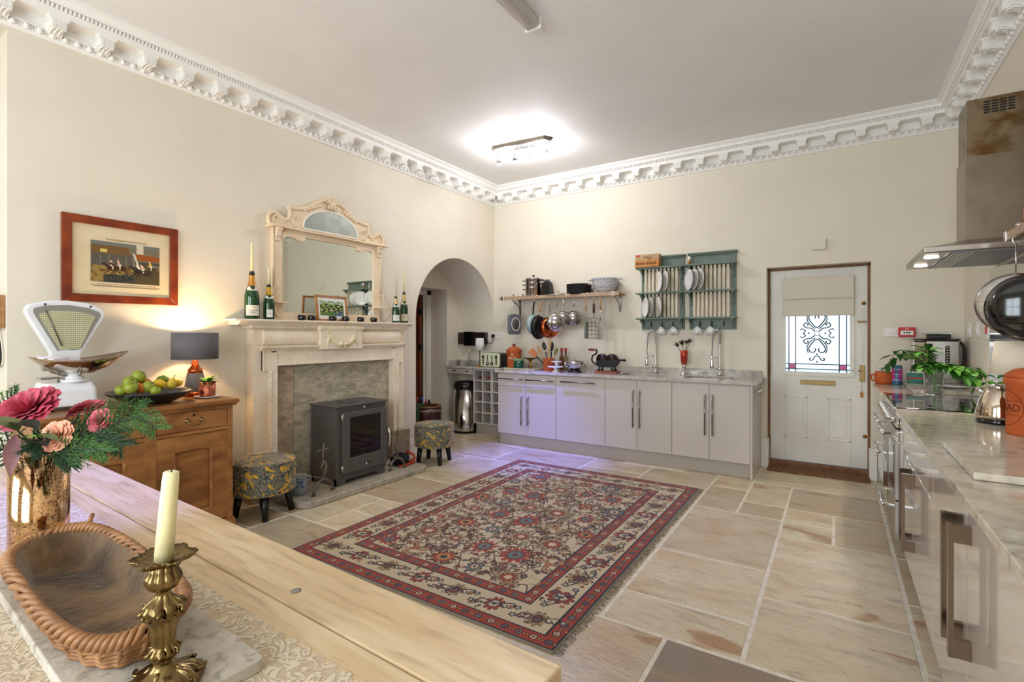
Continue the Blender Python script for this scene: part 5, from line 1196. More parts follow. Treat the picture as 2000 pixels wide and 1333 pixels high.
for k, (a, b, c, d) in enumerate(sk):
    s = thing('sink_basin', ('undermounted steel sink bowl farther from the back door', 'undermounted steel sink bowl nearest the back door')[k], 'sink', ((a+b)/2, 5.37, .72), 'sinks in the back worktop')
    MB().box(a-.008, c-.008, .70, b+.008, d+.008, .704).box(a-.008, c-.008, .70, a, d+.008, .879).box(b, c-.008, .70, b+.008, d+.008, .879).box(a-.008, c-.008, .70, b+.008, c, .879).box(a-.008, d, .70, b+.008, d+.008, .879).build('bowl', m_steel, s)
    MB().lathe([(.04, 0), (.04, .004), (0, .004)], ((a+b)/2, (c+d)/2, .704), 18).build('drain', m_chrome, s)
# spring taps
def tap(u, v, lab, turn):
    p = at(u, v, z=WZ); p.y = 5.615; p.x = at(u, 700, y=5.615).x; p.z = WZ
    t = thing('spring_tap', lab, 'tap', p, 'tall chrome spring taps')
    MB().lathe([(.026, 0), (.026, .02), (.02, .03), (.018, .10), (.014, .11), (.013, .33), (.010, .34)], p, 18).build('column', m_chrome, t)
    MB().ball(p+Vector((0, -.02, .075)), (.022, .022, .02), 12, 8).tube([p+Vector((-.02, -.02, .075)), p+Vector((-.06, -.03, .085))], [.006, .004], 8).build('lever', m_chrome, t)
    dx = Vector((-.085*turn[0], -.085*turn[1], 0)); top = p+Vector((0, 0, .33))
    path = bez([top, top+Vector((0, 0, .10)), top+dx*.35+Vector((0, 0, .158)), top+dx*.85+Vector((0, 0, .11)), top+dx+Vector((0, 0, -.02)), top+dx*1.05+Vector((0, 0, -.11))], 10)
    hel = []; n = len(path)
    for k in range(n*6):
        f_ = k/(n*6-1)*(n-1); i = min(int(f_), n-2); c_ = path[i].lerp(path[i+1], f_-i); d_ = (path[i+1]-path[i]).normalized(); s_ = d_.cross(Vector((turn[1], -turn[0], .01))).normalized(); q_ = d_.cross(s_)
        if k < n*4.6: hel.append(c_+(s_*math.cos(k*1.25)+q_*math.sin(k*1.25))*.0115)
    MB().tube(hel, .0028, 5).build('spring', m_chrome, t)
    MB().tube(path, .005, 8).build('hose', mat('grey_hose', '#6a6a6c', .4), t)
    e = path[-1]; MB().lathe([(.012, 0), (.011, -.06), (.016, -.085), (.02, -.13), (.018, -.14), (0, -.14)], e, 16).build('spray_head', m_chrome, t)
    MB().tube([p+Vector((0, 0, .19)), (p.x+dx.x, p.y+dx.y, p.z+.195)], .006, 8).build('dock_arm', m_chrome, t)
tap(1280, 730, 'chrome spring tap nearer the hand grinder', (1, .25)); tap(1406, 733, 'chrome spring tap next to the back door', (.75, .7))
# ---- wine rack
wr = thing('wine_rack', 'grey built in wine rack with square cells between desk and cabinets', 'wine rack', (-3.85, 5.5, 0))
rx0, rx1, ry = -4.135, -3.525, 5.405; zr0, zr1 = .145, .872
MB().box(rx0, ry+.05, 0, rx1, ry+.065, .14).box(rx0, ry+.05, 0, rx0+.015, YB-.004, .14).build('plinth', m_plinth, wr)
MB().box(rx0, YB-.02, zr0, rx1, YB-.004, zr1).build('back_panel', m_cab, wr)
pw = .14; cols = [rx0+.004, rx0+.148, rx0+.288, rx0+.312, rx0+.452, rx1-.016]
for x in cols: MB().box(x-.004, ry, zr0, x+.014, YB-.02, zr1).build('divider', m_cab, wr)
for k in range(6):
    z = zr0+(zr1-zr0-.014)*k/5; MB().box(rx0, ry+.002, z, rx1, YB-.02, z+.014).build('shelf_board', m_cab, wr)
cell = [(cols[0]+cols[1])/2+.005, (cols[1]+cols[2])/2+.005, (cols[3]+cols[4])/2+.005]
m_dkg = mat('dark_wine_glass', '#140a08', .08, coat=.4)
caps = {'red': mat('red_capsule', '#7d1d16', .35), 'copper': m_copper, 'gold': m_gold, 'silver': m_steelv}
for n_, (c_, r_, cp, lab) in enumerate(((1, 4, 'copper', 'wine bottle with copper capsule in the top middle cell'), (1, 3, 'gold', 'wine bottle with gold capsule in the second row middle cell'), (0, 2, 'copper', 'wine bottle with copper capsule in the middle row beside the bin'), (1, 2, 'silver', 'wine bottle with silver capsule in the centre cell'), (2, 2, 'copper', 'wine bottle with copper capsule in the centre row by the cabinet'), (1, 1, 'gold', 'wine bottle with gold capsule in the fourth row middle cell'), (2, 1, 'red', 'wine bottle with red capsule in the fourth row by the cabinet'), (0, 4, 'red', 'wine bottle with red capsule in the top cell beside the bin'))):
    z = zr0+(zr1-zr0-.014)*r_/5+.014+.0385; x = cell[c_]; p = Vector((x, ry+.03, z))
    t = thing('wine_bottle', lab, 'bottle', p-Vector((0, 0, .0375)), 'bottles lying in the wine rack'); Mx = Matrix.Translation(p) @ Matrix.Rotation(R(-90), 4, 'X')
    MB().lathe([(0, 0), (.014, 0), (.0145, .06)], n=14, M=Mx).build('capsule', caps[cp], t)
    MB().lathe([(.0135, .05), (.014, .08), (.03, .12), (.037, .15), (.037, .245), (0, .245)], n=18, M=Mx).build('glass', m_dkg, t)
# ---- desk section with drawer
dk = thing('desk_drawer_unit', 'narrow grey drawer unit under the alcove worktop', 'desk', (-4.37, 5.5, .8))
MB().box(AXE+.006, 5.42, .80, rx0-.006, YB-.03, .878).build('carcass', m_cab, dk)
d = MB().box(AXE+.01, 5.40, .805, rx0-.008, 5.419, .872).build('drawer', m_cab, dk, bevel=.002)
for x in (-4.46, -4.24): MB().box(x-.025, 5.394, .835, x+.025, 5.40, .85).build('finger_pull', m_bronze, d)
# ---- bin
p = Vector((-4.32, 5.47, 0)); bn = thing('pedal_bin', 'tall polished steel bin with black lid under the desk', 'bin', p)
MB().lathe([(0, 0), (.165, 0), (.168, .01), (.170, .03), (.170, .60), (.0, .60)], p, 40).build('body', m_steelv, bn)
MB().lathe([(.166, .60), (.174, .605), (.174, .66), (.168, .665)], p, 40).build('rim', m_blackg, bn)
MB().lathe([(.170, .665), (.16, .69), (.12, .705), (0, .71)], p, 40).build('lid', m_blackg, bn)
MB().lathe([(.1705, .03), (.1725, .005), (.1725, 0)], p, 40, cap=False).build('foot_ring', m_black, bn)
# ---- barrel with bottles
p = Vector((-4.27, 4.63, 0)); br = thing('half_barrel', 'dark wooden barrel holding upright wine bottles in the alcove', 'barrel', p)
m_bar = mat('barrel_oak', '#4a1d14', .35, c2='#2d100b', sc=6, stretch=(4, 4, 1))
MB().lathe([(0, .02), (.155, .02), (.16, 0), (.178, .12), (.186, .24), (.182, .36), (.176, .455), (.158, .455), (.162, .3), (.15, .06), (0, .05)], p, 36).build('staves', m_bar, br)
for z, r_ in ((.05, .171), (.41, .184)): MB().lathe([(r_-.003, z-.016), (r_+.002, z-.016), (r_+.002, z+.016), (r_-.003, z+.016)], p, 36, cap=False).build('hoop', m_iron, br)
MB().lathe([(.158, .452), (.181, .452), (.181, .468), (.158, .468), (.158, .452)], p, 36, cap=False).build('rim', mat('worn_oak_rim', '#8a5a35', .5, c2='#6d4226', sc=10), br)
for u, v, cp, lab in ((815, 777, 'red', 'upright wine bottle with red capsule nearest the arch edge'), (824, 776, 'blue', 'upright wine bottle with blue capsule in the barrel'), (832, 783, 'red', 'lower upright wine bottle with dark red capsule'), (838, 781, 'black', 'upright wine bottle with black capsule in the barrel')):
    q = at(u, v, x=-4.27+(.05 if cp in ('red',) else -.03)); t = thing('wine_bottle', lab, 'bottle', (q.x, q.y, .26), 'wine bottles standing in the barrel')
    if cp == 'blue': caps['blue'] = mat('blue_capsule', '#24489b', .35)
    caps['black'] = m_black
    top = q.z
    MB().lathe([(0, top-.3), (.036, top-.3), (.037, top-.14), (.03, top-.10), (.0145, top-.06), (.014, top-.01)], (q.x, q.y, 0), 18).build('glass', m_green, t)
    MB().lathe([(.015, top-.062), (.0152, top), (0, top)], (q.x, q.y, 0), 14).build('capsule', caps[cp], t)

# ================================================================== shelf with hanging pans
SF = 5.415; sz0, sz1 = 1.792, 1.835
shf = thing('pan_shelf', 'bleached oak wall shelf with hooks above the worktop', 'shelf', (-2.87, 5.55, 1.79))
MB().box(-3.60, SF+.02, 1.808, -2.10, YB-.002, 1.826).build('board', mat('orange_oak', '#b57f4d', .5, c2='#9b6839', sc=5, stretch=(1, 8, 8)), shf)
MB().box(-3.715, SF, sz0, -2.075, SF+.02, sz1).build('front_rail', m_shelf, shf, bevel=.003)
for x in (-3.665, -2.145):
    MB().box(x-.018, SF-.004, sz0-.004, x+.018, SF+.03, sz1+.004).build('rail_clip', m_steelv, shf, bevel=.002)
for x in (-3.56, -2.16):
    MB().box(x-.016, YB-.006, 1.58, x+.016, YB-.002, 1.808).build('bracket_plate', m_steel, shf)
    MB().tube([(x, YB-.006, 1.62), (x, YB-.05, 1.72), (x, YB-.20, 1.80)], .007, 8).build('bracket_arm', m_steel, shf)
for k in range(6):
    x = -3.38+k*.23; MB().ball((x, SF-.002, 1.83), .011, 10, 6).build('rail_stud', m_chrome, shf)
def hook(x):
    p = Vector((x, SF-.004, sz0)); MB().tube(bez([(x, SF+.012, sz0), (x, SF-.012, sz0-.006), (x, SF-.016, sz0-.022), (x, SF-.004, sz0-.038), (x, SF+.008, sz0-.030), (x, SF+.01, sz0-.018)], 4), .0034, 6).build('hook', m_chrome, shf)
    return Vector((x, SF-.004, sz0-.036))
HX = lambda u: at(u, 585, y=SF).x
hook(HX(1021))
def tilt_frame(c, nrm, up=Vector((0, 0, 1))):
    n = Vector(nrm).normalized(); r = up.cross(n).normalized(); u = n.cross(r)
    return Matrix.Translation(c) @ Matrix((r, u, n)).transposed().to_4x4()
GP = 'pans hanging from the oak shelf'
def hung(u, name, lab, cat='pan'):
    h = hook(HX(u)); return h, thing(name, lab, cat, h, GP)
# square griddle
h, t = hung(1008, 'griddle_pan', 'square grey enamel griddle pan hanging at the shelf end')
c = at(1006, 634, y=SF); c.y = SF; nv = (.98, -.15, 0); FM = tilt_frame(c, nv)
m_gen = mat('grey_enamel', '#6d7078', .3)
sq = rounded([(-.115, -.13), (.115, -.13), (.115, .13), (-.115, .13)], .045, 5)
MB().prism(sq, 'z', -.03, .012, M=FM).build('body', m_gen, t, bevel=.008)
MB().lathe([(.088, .012), (.088, .014), (.07, .014), (.07, .012)], n=32, M=FM, cap=False).build('white_ring', mat('white_ring', '#d5d2cd', .4), t)
MB().lathe([(.07, .0125), (.07, .0135), (0, .0135)], n=32, M=FM).build('base_disc', mat('worn_base', '#5d5850', .5), t)
MB().tube(bez([h, FM @ Vector((0, .26, -.012)), FM @ Vector((0, .13, -.012))], 6), .0075, 8).build('handle', m_steel, t)
def fry(u, v, r, nv, mt, lab, hm, name='frying_pan', depth=.045, inside=None, wood=None, off=0):
    h, t = hung(u[0], name, lab); c = at(u[1], v, y=SF-off); FM = tilt_frame(c, nv)
    MB().lathe([(0, .0), (r*.78, 0), (r*.9, -.008), (r, -depth), (r-.003, -depth), (r*.88, -.012), (r*.77, -.005), (0, -.005)], n=36, M=FM).build('pan', mt, t)
    top = FM @ Vector((0, r*.99, -depth+.005)); top2 = top.lerp(h, .28)
    MB().tube(bez([top, top2], 3), [.009]*4, 8).build('handle_root', m_black if hm is m_black else m_steel, t)
    MB().tube(bez([top2, top2.lerp(h, .5)+Vector((0, -.006, 0)), h], 5), [.0115]*5+[.012]*5+[.009], 8).build('handle', hm, t)
m_teal = mat('duck_egg_enamel', '#9fb4b4', .3); m_cast = mat('cast_iron_black', '#0d0c0c', .45)
fry((1044, 1046), 634, .128, (.98, -.12, 0), m_teal, 'duck egg blue frying pan with black handle', m_black)
fry((1060, 1057), 640, .150, (.98, -.14, 0), m_cast, 'large black frying pan with wooden handle', m_oak, off=.02)
fry((1073, 1077), 640, .132, (.86, -.5, 0), m_copper, 'copper pan hanging between the black and steel pans', m_steel, depth=.06, off=.07)
def sauce(u, uc, v, r, lab, off, depth):
    h, t = hung(u, 'saucepan', lab); c = at(uc, v, y=SF-off); FM = tilt_frame(c, (.55, -.83, -.1))
    MB().lathe([(0, 0), (r*.92, 0), (r, -.01), (r, -depth), (r+.004, -depth-.003), (r-.003, -depth), (r-.003, -.014), (0, -.006)], n=32, M=FM).build('pan', m_steelv, t)
    MB().lathe([(r*.7, .0005), (r*.7, .002), (0, .002)], n=28, M=FM).build('base_disc', m_steel, t)
    top = FM @ Vector((0, r, -depth+.012)); MB().tube(bez([top, top+Vector((-.01, 0, .05)), h.lerp(top, .3)+Vector((.012, 0, 0)), h+Vector((0, 0, 0))], 6), .0075, 8).build('handle', m_steel, t)
sauce(1088, 1086, 631, .102, 'largest steel saucepan hanging next to the copper pan', .21, .10)
sauce(1100, 1101, 625, .092, 'medium steel saucepan hanging between the other two', .12, .09)
sauce(1121, 1122, 623, .083, 'small steel saucepan at the end of the pan row', .05, .09)
# flat grater, wire rack, long grater
GU = 'utensils hanging from the oak shelf'
h = hook(HX(1145)); t = thing('rasp_grater', 'long thin grater with wooden handle hanging edge on', 'grater', h, GU)
MB().cyl(h, h-Vector((0, 0, .13)), .010, 8).build('handle', m_oak, t); MB().cyl(h-Vector((0, 0, .13)), h-Vector((0, 0, .26)), .004, 6).build('shank', m_steel, t)
MB().box(h.x-.012, SF-.03, h.z-.46, h.x+.012, SF+.02, h.z-.26).build('blade', mat('green_grey_tin', '#6d7768', .5, .4), t)
h = hook(HX(1160)); t = thing('wire_toasting_rack', 'wire mesh toasting rack of interlocked rings with dark handle', 'utensil', h, GU)
MB().cyl(h, h-Vector((0, 0, .05)), .004, 6).cyl(h-Vector((0, 0, .05)), h-Vector((0, 0, .16)), .014, 10).build('handle', mat('dark_wood_handle', '#4a2f20', .5), t)
MB().cyl(h-Vector((0, 0, .16)), h-Vector((0, 0, .215)), .005, 6).build('shank', m_iron, t)
m = MB(); w_, z1_, z0_ = .068, h.z-.215, h.z-.46; y_ = SF-.01
m.tube([(h.x-w_, y_, z0_), (h.x-w_, y_, z1_-.02), (h.x-w_+.02, y_, z1_), (h.x+w_-.02, y_, z1_), (h.x+w_, y_, z1_-.02), (h.x+w_, y_, z0_)], .0035, 6, closed=True); m.build('outer_wire', m_iron, t)
for i in range(3):
    for j in range(5):
        cx_ = h.x+(i-1)*.042; cz_ = z1_-.035-j*.045; MB().tube([(cx_+.026*math.cos(q), y_-.003*((i+j) % 2), cz_+.027*math.sin(q)) for q in [2*PI*k/14 for k in range(14)]], .0026, 5, closed=True).build('ring', m_iron, t)
h = hook(HX(1173)); t = thing('flat_grater', 'flat tin grater with wooden handle hanging beside the wire rack', 'grater', h, GU)
MB().cyl(h, h-Vector((0, 0, .12)), .011, 8).build('handle', m_oak, t); MB().cyl(h-Vector((0, 0, .12)), h-Vector((0, 0, .26)), .005, 6).build('shank', m_steel, t)
MB().box(h.x-.036, SF-.012, h.z-.47, h.x+.036, SF-.004, h.z-.26).build('blade', m_steel, t, bevel=.003)
m = MB()
for i in range(7):
    for j in range(15): m.ball((h.x-.027+.009*i, SF-.013, h.z-.275-.0125*j), .0028, 5, 3)
tag(m.build('rasp_teeth', mat('tin_dark', '#5d635c', .5, .5), t), kind='stuff')
# ---- things on the shelf
SZ = 1.835; SB = 1.826
p = at(1042, 575, y=5.53); p.z = SB; r_ = .105
t = thing('steamer_pan', 'stacked stainless steel steamer pan with lid on the shelf', 'pan', p, 'pans standing on the oak shelf')
for k, (z0_, z1_, q) in enumerate(((0, .115, 1.0), (.117, .175, 1.0), (.177, .225, .98))):
    s = MB().lathe([(0, z0_), (r_*q*.97, z0_), (r_*q, z0_+.006), (r_*q, z1_-.004), (r_*q*1.05, z1_), (0, z1_)], p, 32).build('tier', m_steelv, t)
    for sg in (-1, 1): MB().tube([(p.x+sg*r_*.98, p.y-.03, p.z+z1_-.02), (p.x+sg*(r_+.04), p.y-.025, p.z+z1_-.015), (p.x+sg*(r_+.04), p.y+.025, p.z+z1_-.015), (p.x+sg*r_*.98, p.y+.03, p.z+z1_-.02)], .006, 7).build('side_handle', m_black, s)
ld = MB().lathe([(r_*1.04, .225), (r_*1.04, .23), (r_*.7, .245), (0, .25)], p, 32).build('lid', m_steelv, t)
MB().lathe([(.006, .248), (.006, .262), (.018, .268), (.016, .28), (0, .283)], p, 12).build('knob', m_black, ld)
p = at(1069, 577, y=5.53); p.z = SB
t = thing('box_grater', 'black box grater standing on the shelf beside the steamer', 'grater', p)
MB().add([(p.x+a*w, p.y+b*w*.7, SB+z) for z, w in ((0, .075), (.16, .055), (.19, .035)) for a, b in ((-1,-1),(1,-1),(1,1),(-1,1))], [(k*4+i, k*4+(i+1) % 4, k*4+4+(i+1) % 4, k*4+4+i) for k in (0, 1) for i in range(4)]+[(3,2,1,0), (8,9,10,11)]).build('body', m_black, t)
m = MB()
for i in range(5):
    for j in range(7): m.box(p.x-.04+.017*i, p.y-.056+.0009*j, SB+.02+.018*j, p.x-.03+.017*i, p.y-.04, SB+.026+.018*j)
tag(m.build('grating_holes', m_cast, t), kind='stuff')
MB().tube([(p.x-.03, p.y, SB+.19), (p.x-.025, p.y, SB+.205), (p.x+.025, p.y, SB+.205), (p.x+.03, p.y, SB+.19)], .007, 8).build('handle', m_blackg, t)
p = at(1090, 576, y=5.5); p.z = SB
t = thing('domed_pan_cover', 'domed glass pan lid with steel rim on the shelf', 'lid', p)
MB().lathe([(.145, 0), (.15, .004), (.145, .012)], p, 36, cap=False).build('rim', m_steelv, t, solid=.004)
MB().lathe([(.145, .01), (.11, .026), (.05, .036), (0, .038)], p, 36, cap=False).build('dome', m_thin, t)
MB().tube([(p.x-.012, p.y, SB+.038), (p.x-.014, p.y, SB+.065), (p.x, p.y, SB+.075), (p.x+.014, p.y, SB+.065), (p.x+.012, p.y, SB+.038)], .004, 7).build('loop_knob', m_chrome, t)
for u, r_, lab in ((1003, .085, 'flat steel pan lid lying at the end of the shelf'), (1021, .065, 'small steel lid propped beside the steamer')):
    p = at(u, 578, y=5.53); p.z = SB; t = thing('steel_pan_cover', lab, 'lid', p)
    MB().lathe([(0, 0), (r_, 0), (r_, .006), (r_*.6, .018), (0, .022)], p, 28).build('disc', m_steelv, t)
    MB().lathe([(.006, .02), (.005, .032), (.014, .038), (0, .046)], p, 12).build('knob', m_black, t)
p = at(1131, 572, y=5.53); p.z = SB
t = thing('casserole_pan', 'wide black sided pan resting on the shelf', 'pan', p, 'pans standing on the oak shelf')
MB().lathe([(0, .0), (.13, 0), (.15, .02), (.152, .12), (.156, .125), (.148, .12), (.145, .02), (0, .012)], p, 36).build('body', mat('hard_anodised', '#2a2a2b', .35, .4), t)
MB().tube([(p.x+.13, p.y-.05, SB+.10), (p.x+.165, p.y-.075, SB+.11), (p.x+.175, p.y-.03, SB+.11), (p.x+.15, p.y-.01, SB+.10)], .007, 7).build('loop_handle', m_steelv, t)
p = at(1182, 568, y=5.53); p.z = SB
t = thing('colander', 'pale grey enamel colander full of round holes on the shelf', 'colander', p)
m_col = mat('pale_grey_enamel', '#d0ced0', .25)
MB().lathe([(.075, 0), (.075, .012), (.08, .014), (.13, .06), (.148, .11), (.152, .165), (.162, .172), (.160, .178), (.150, .172), (.145, .11), (.12, .06), (.07, .02), (0, .018)], p, 40).build('bowl', m_col, t)
m = MB()
for j in range(5):
    z_ = .065+.021*j; rr_ = (.133, .140, .146, .149, .1505)[j]
    for k in range(24):
        a = 2*PI*(k+.5*(j % 2))/24; m.ball((p.x+rr_*math.cos(a), p.y+rr_*math.sin(a), SB+z_), .0062, 6, 4)
tag(m.build('holes', mat('hole_dark', '#3a3833', .6), t), kind='stuff')
for sg in (-1, 1): MB().tube([(p.x+sg*.155, p.y-.04, SB+.165), (p.x+sg*.20, p.y-.03, SB+.165), (p.x+sg*.20, p.y+.03, SB+.165), (p.x+sg*.155, p.y+.04, SB+.165)], .006, 7).build('handle', m_col, t)

# ================================================================== plate rack
for k, (x0, x1, lab) in enumerate(((-1.905, -1.40, 'sage green plate rack bearing the wooden bread box'), (-1.372, -.872, 'sage green plate rack nearest the back door'))):
    t = thing('plate_rack', lab, 'plate rack', ((x0+x1)/2, 5.6, 1.4), 'pair of green plate racks'); w = .028
    yb_ = YB-.002; yf = YB-.15
    for x in (x0+.012, x1-.012-w*1.6): MB().box(x, yb_-.022, 1.40, x+w*1.6, yb_, 2.215).build('upright', m_rack, t, bevel=.003)
    MB().box(x0+.03, yb_-.016, 2.10, x1-.03, yb_, 2.215).build('header_board', m_rack, t)
    MB().box(x0-.0, yb_-.06, 2.215, x1+.0, yb_, 2.232).box(x0, yb_-.045, 2.202, x1, yb_, 2.215).build('cornice', m_rack, t, bevel=.003)
    for z in (2.085, 1.80, 1.515):
        MB().box(x0-.02, yf, z, x1-.004, yb_-.001, z+.018).build('shelf', m_rack, t, bevel=.003)
    for z in (2.06, 1.782): MB().box(x0+.03, yb_-.022, z, x1-.03, yb_-.002, z+.025).build('back_rail', m_rack, t)
    MB().box(x0+.03, yb_-.018, 1.40, x1-.03, yb_, 1.515).build('hook_board', m_rack, t)
    for z in (2.085, 1.80, 1.515):
        h_ = .13 if z > 1.6 else .095
        for x in (x0+.022, x1-.05):
            pr_ = [(yb_-.02, z), (yf+.02, z), (yf+.022, z-.02), (yf+.05, z-.03), (yb_-.055, z-h_*.5), (yb_-.042, z-h_), (yb_-.02, z-h_-.006)]
            MB().prism(pr_, 'x', x, x+.022).build('bracket', m_rack, t, bevel=.002)
    m_slat = mat('cream_slat', '#d9cdb6', .6, c2='#cbbda2', sc=10) if k == 0 else MATS['cream_slat']
    n = 9
    for zz0, zz1 in ((1.533, 1.80), (1.818, 2.085)):
        for i in range(n):
            x = x0+.08+(x1-x0-.16)*i/(n-1); MB().box(x-.013, yf+.055, zz0, x+.013, yf+.071, zz1).build('slat', m_slat, t)
    for i in range(3):
        x = x0+.13+(x1-x0-.26)*i/2; MB().tube([(x, yb_-.018, 1.485), (x, yb_-.045, 1.485), (x, yb_-.05, 1.45), (x, yb_-.035, 1.435), (x, yb_-.028, 1.445)], .005, 6).build('cup_hook', m_black, t)
m_rim = mat('plate_grey_rim', '#5d5d62', .3)
def plate_(u, z, r, lab):
    yp = YB-.125; c = at(u, 560, y=yp); c.z = z+r; FM = tilt_frame(c, (-.80, -.60, .03))
    t = thing('dinner_plate', lab, 'plate', (c.x, c.y, z), 'plates standing in the green rack')
    MB().lathe([(0, -.006), (r*.6, -.006), (r*.68, 0), (r*.97, .009), (r, .012), (r*.97, .014), (r*.66, .005), (r*.55, .0), (0, 0)], n=40, M=FM).build('plate', m_white, t)
    MB().lathe([(r*.985, .0125), (r*1.003, .011), (r*1.0, .0145), (r*.975, .0155)], n=40, M=FM, cap=False).build('rim_band', m_rim, t)
for u, z, r, lab in ((1288, 1.819, .118, 'white plate standing first on the upper shelf of the bread box rack'), (1300, 1.819, .118, 'white plate standing second on the upper shelf of the bread box rack'),
     (1262, 1.534, .118, 'white plate at the outer end of the lower shelf of the bread box rack'), (1271, 1.534, .118, 'white plate in the middle of the lower shelf of the bread box rack'), (1287, 1.534, .118, 'white plate facing out on the lower shelf of the bread box rack'),
     (1347, 1.819, .118, 'white plate first on the upper shelf of the rack nearer the door'), (1357, 1.819, .118, 'white plate second on the upper shelf of the rack nearer the door'), (1368, 1.819, .118, 'white plate third on the upper shelf of the rack nearer the door')):
    plate_(u, z, r, lab)
def cup(u, lab, mt):
    c = at(u, 650, y=YB-.05); c.z = 1.385; t = thing('hanging_mug', lab, 'mug', c, 'mugs on the plate rack hooks')
    FM = Matrix.Translation(c) @ Matrix.Rotation(R(62), 4, Vector((.5, -.6, 0)).normalized())
    MB().lathe([(0, -.035), (.030, -.035), (.036, -.028), (.041, .035), (.038, .035), (.033, -.026), (0, -.03)], n=24, M=FM).build('body', m_white, t)
    MB().tube(bez([FM @ Vector(q) for q in ((-.038, 0, .022), (-.062, 0, .018), (-.062, 0, -.014), (-.034, 0, -.02))], 5), .0045, 7).build('handle', m_white, t)
    m = MB()
    for k in range(9):
        a = k*.7; m.ball(FM @ Vector((.0385*math.cos(a), .0385*math.sin(a), .008*math.sin(k*2.1))), .006, 6, 4)
    tag(m.build('decoration', mt, t), kind='stuff')
cup(1293, 'white mug with grey sprig pattern below the bread box rack', mat('grey_pattern', '#8d8f92', .4)); cup(1317, 'white mug with dark heart pattern', mat('dark_pattern', '#3a3d42', .4)); cup(1364, 'white mug with blue black pattern', mat('blue_pattern', '#2f3f55', .4)); cup(1389, 'plain white mug hanging beside the tap', mat('pale_pattern', '#c9cdd4', .4))
# bread box
A = at(1242, 527, y=YB-.15); bx0 = -1.925; bx1 = -1.655; bz = 2.104
bb_ = thing('bread_baker_box', 'printed cardboard bread baker box on the plate rack', 'box', ((bx0+bx1)/2, YB-.09, bz))
m_kraft = mat('kraft_card', '#c98a4b', .7, c2='#bd7c3d', sc=15); m_kraft2 = mat('printed_card', '#c2a277', .7, c2='#a98a5f', sc=9)
MB().box(bx0, YB-.165, bz, bx1, YB-.063, bz+.075).build('lower_card', m_kraft, bb_); MB().box(bx0+.006, YB-.164, bz+.075, bx1, YB-.063, bz+.14).build('upper_card', m_kraft2, bb_)
m_ink = mat('dark_ink', '#3d2416', .7)
text('BREAD BAKER', 'box_lettering', m_ink, bb_, frame(((bx0+bx1)/2-.005, YB-.1655, bz+.037), (1, 0, 0), (0, 0, 1)), .036, .0004, .0008)
m = MB()
for k in range(7): m.tube(bez([((bx0+bx1)/2-.03+.012*k, YB-.1645, bz+.09+.02*math.sin(k)), ((bx0+bx1)/2-.025+.012*k, YB-.1645, bz+.11+.015*math.cos(k*2)), ((bx0+bx1)/2-.02+.012*k, YB-.1645, bz+.095)], 4), .0018, 4)
tag(m.build('printed_drawing', m_ink, bb_), kind='stuff'); MB().box(bx0+.012, YB-.1648, bz+.118, bx0+.06, YB-.163, bz+.135).build('red_flash', m_red, bb_)
p = Vector((at(1341, 505, y=YB-.12).x, YB-.10, 2.104)); t = thing('pepper_mill', 'small wooden mill with white cap between the racks', 'mill', p+Vector((.022, 0, 0)))
p = p+Vector((.022, 0, 0)); MB().lathe([(.017, 0), (.018, .03), (.016, .05)], p, 14).build('body', m_oak, t); MB().lathe([(.016, .05), (.018, .06), (.016, .085), (0, .09)], p, 14).build('cap', m_white, t)
# ================================================================== things on the back worktop
def onwt(u, y, z=WZ): p = at(u, 700, y=y); p.z = z; return p
# black wall unit, socket, plug
p0 = at(895, 660, y=YB-.05)
bw = thing('wall_display', 'black panelled wall unit in the alcove corner', 'wall unit', (p0.x+.2, YB-.03, 1.25))
xs_ = [at(u, 660, y=YB-.05).x for u in (895, 908, 925, 937, 949)]
m_choc = mat('dark_brown_gloss', '#2a1a17', .15); 
for k in range(4): MB().box(xs_[k], YB-(.05, .085, .06, .05)[k], 1.205-(0, .02, .02, .0)[k], xs_[k+1]-.003, YB-.001, 1.375+(0, .008, 0, 0)[k]).build('panel', (m_choc, m_blackg, m_choc, m_choc)[k], bw, bevel=.003)
p = at(970, 656, y=YB); so = thing('wall_socket', 'white double wall socket next to the alcove', 'socket', p)
MB().box(p.x-.075, YB-.012, p.z-.045, p.x+.075, YB-.001, p.z+.045).build('plate', m_whitep, so, bevel=.003)
for dx in (-.03, .03): MB().box(p.x+dx-.004, YB-.014, p.z-.008, p.x+dx+.004, YB-.011, p.z+.008).build('pin_slot', m_black, so)
pl_ = thing('power_plug', 'black plug with cable in the wall socket', 'plug', (p.x-.04, YB-.03, p.z-.02))
MB().box(p.x-.062, YB-.045, p.z-.025, p.x-.018, YB-.013, p.z+.018).build('body', m_black, pl_, bevel=.005)
MB().tube(bez([(p.x-.04, YB-.03, p.z-.025), (p.x-.05, YB-.035, p.z-.09), (p.x-.11, YB-.03, p.z-.11), (xs_[4]+.01, YB-.03, p.z-.07)], 6), .004, 6).build('cable', m_black, pl_)
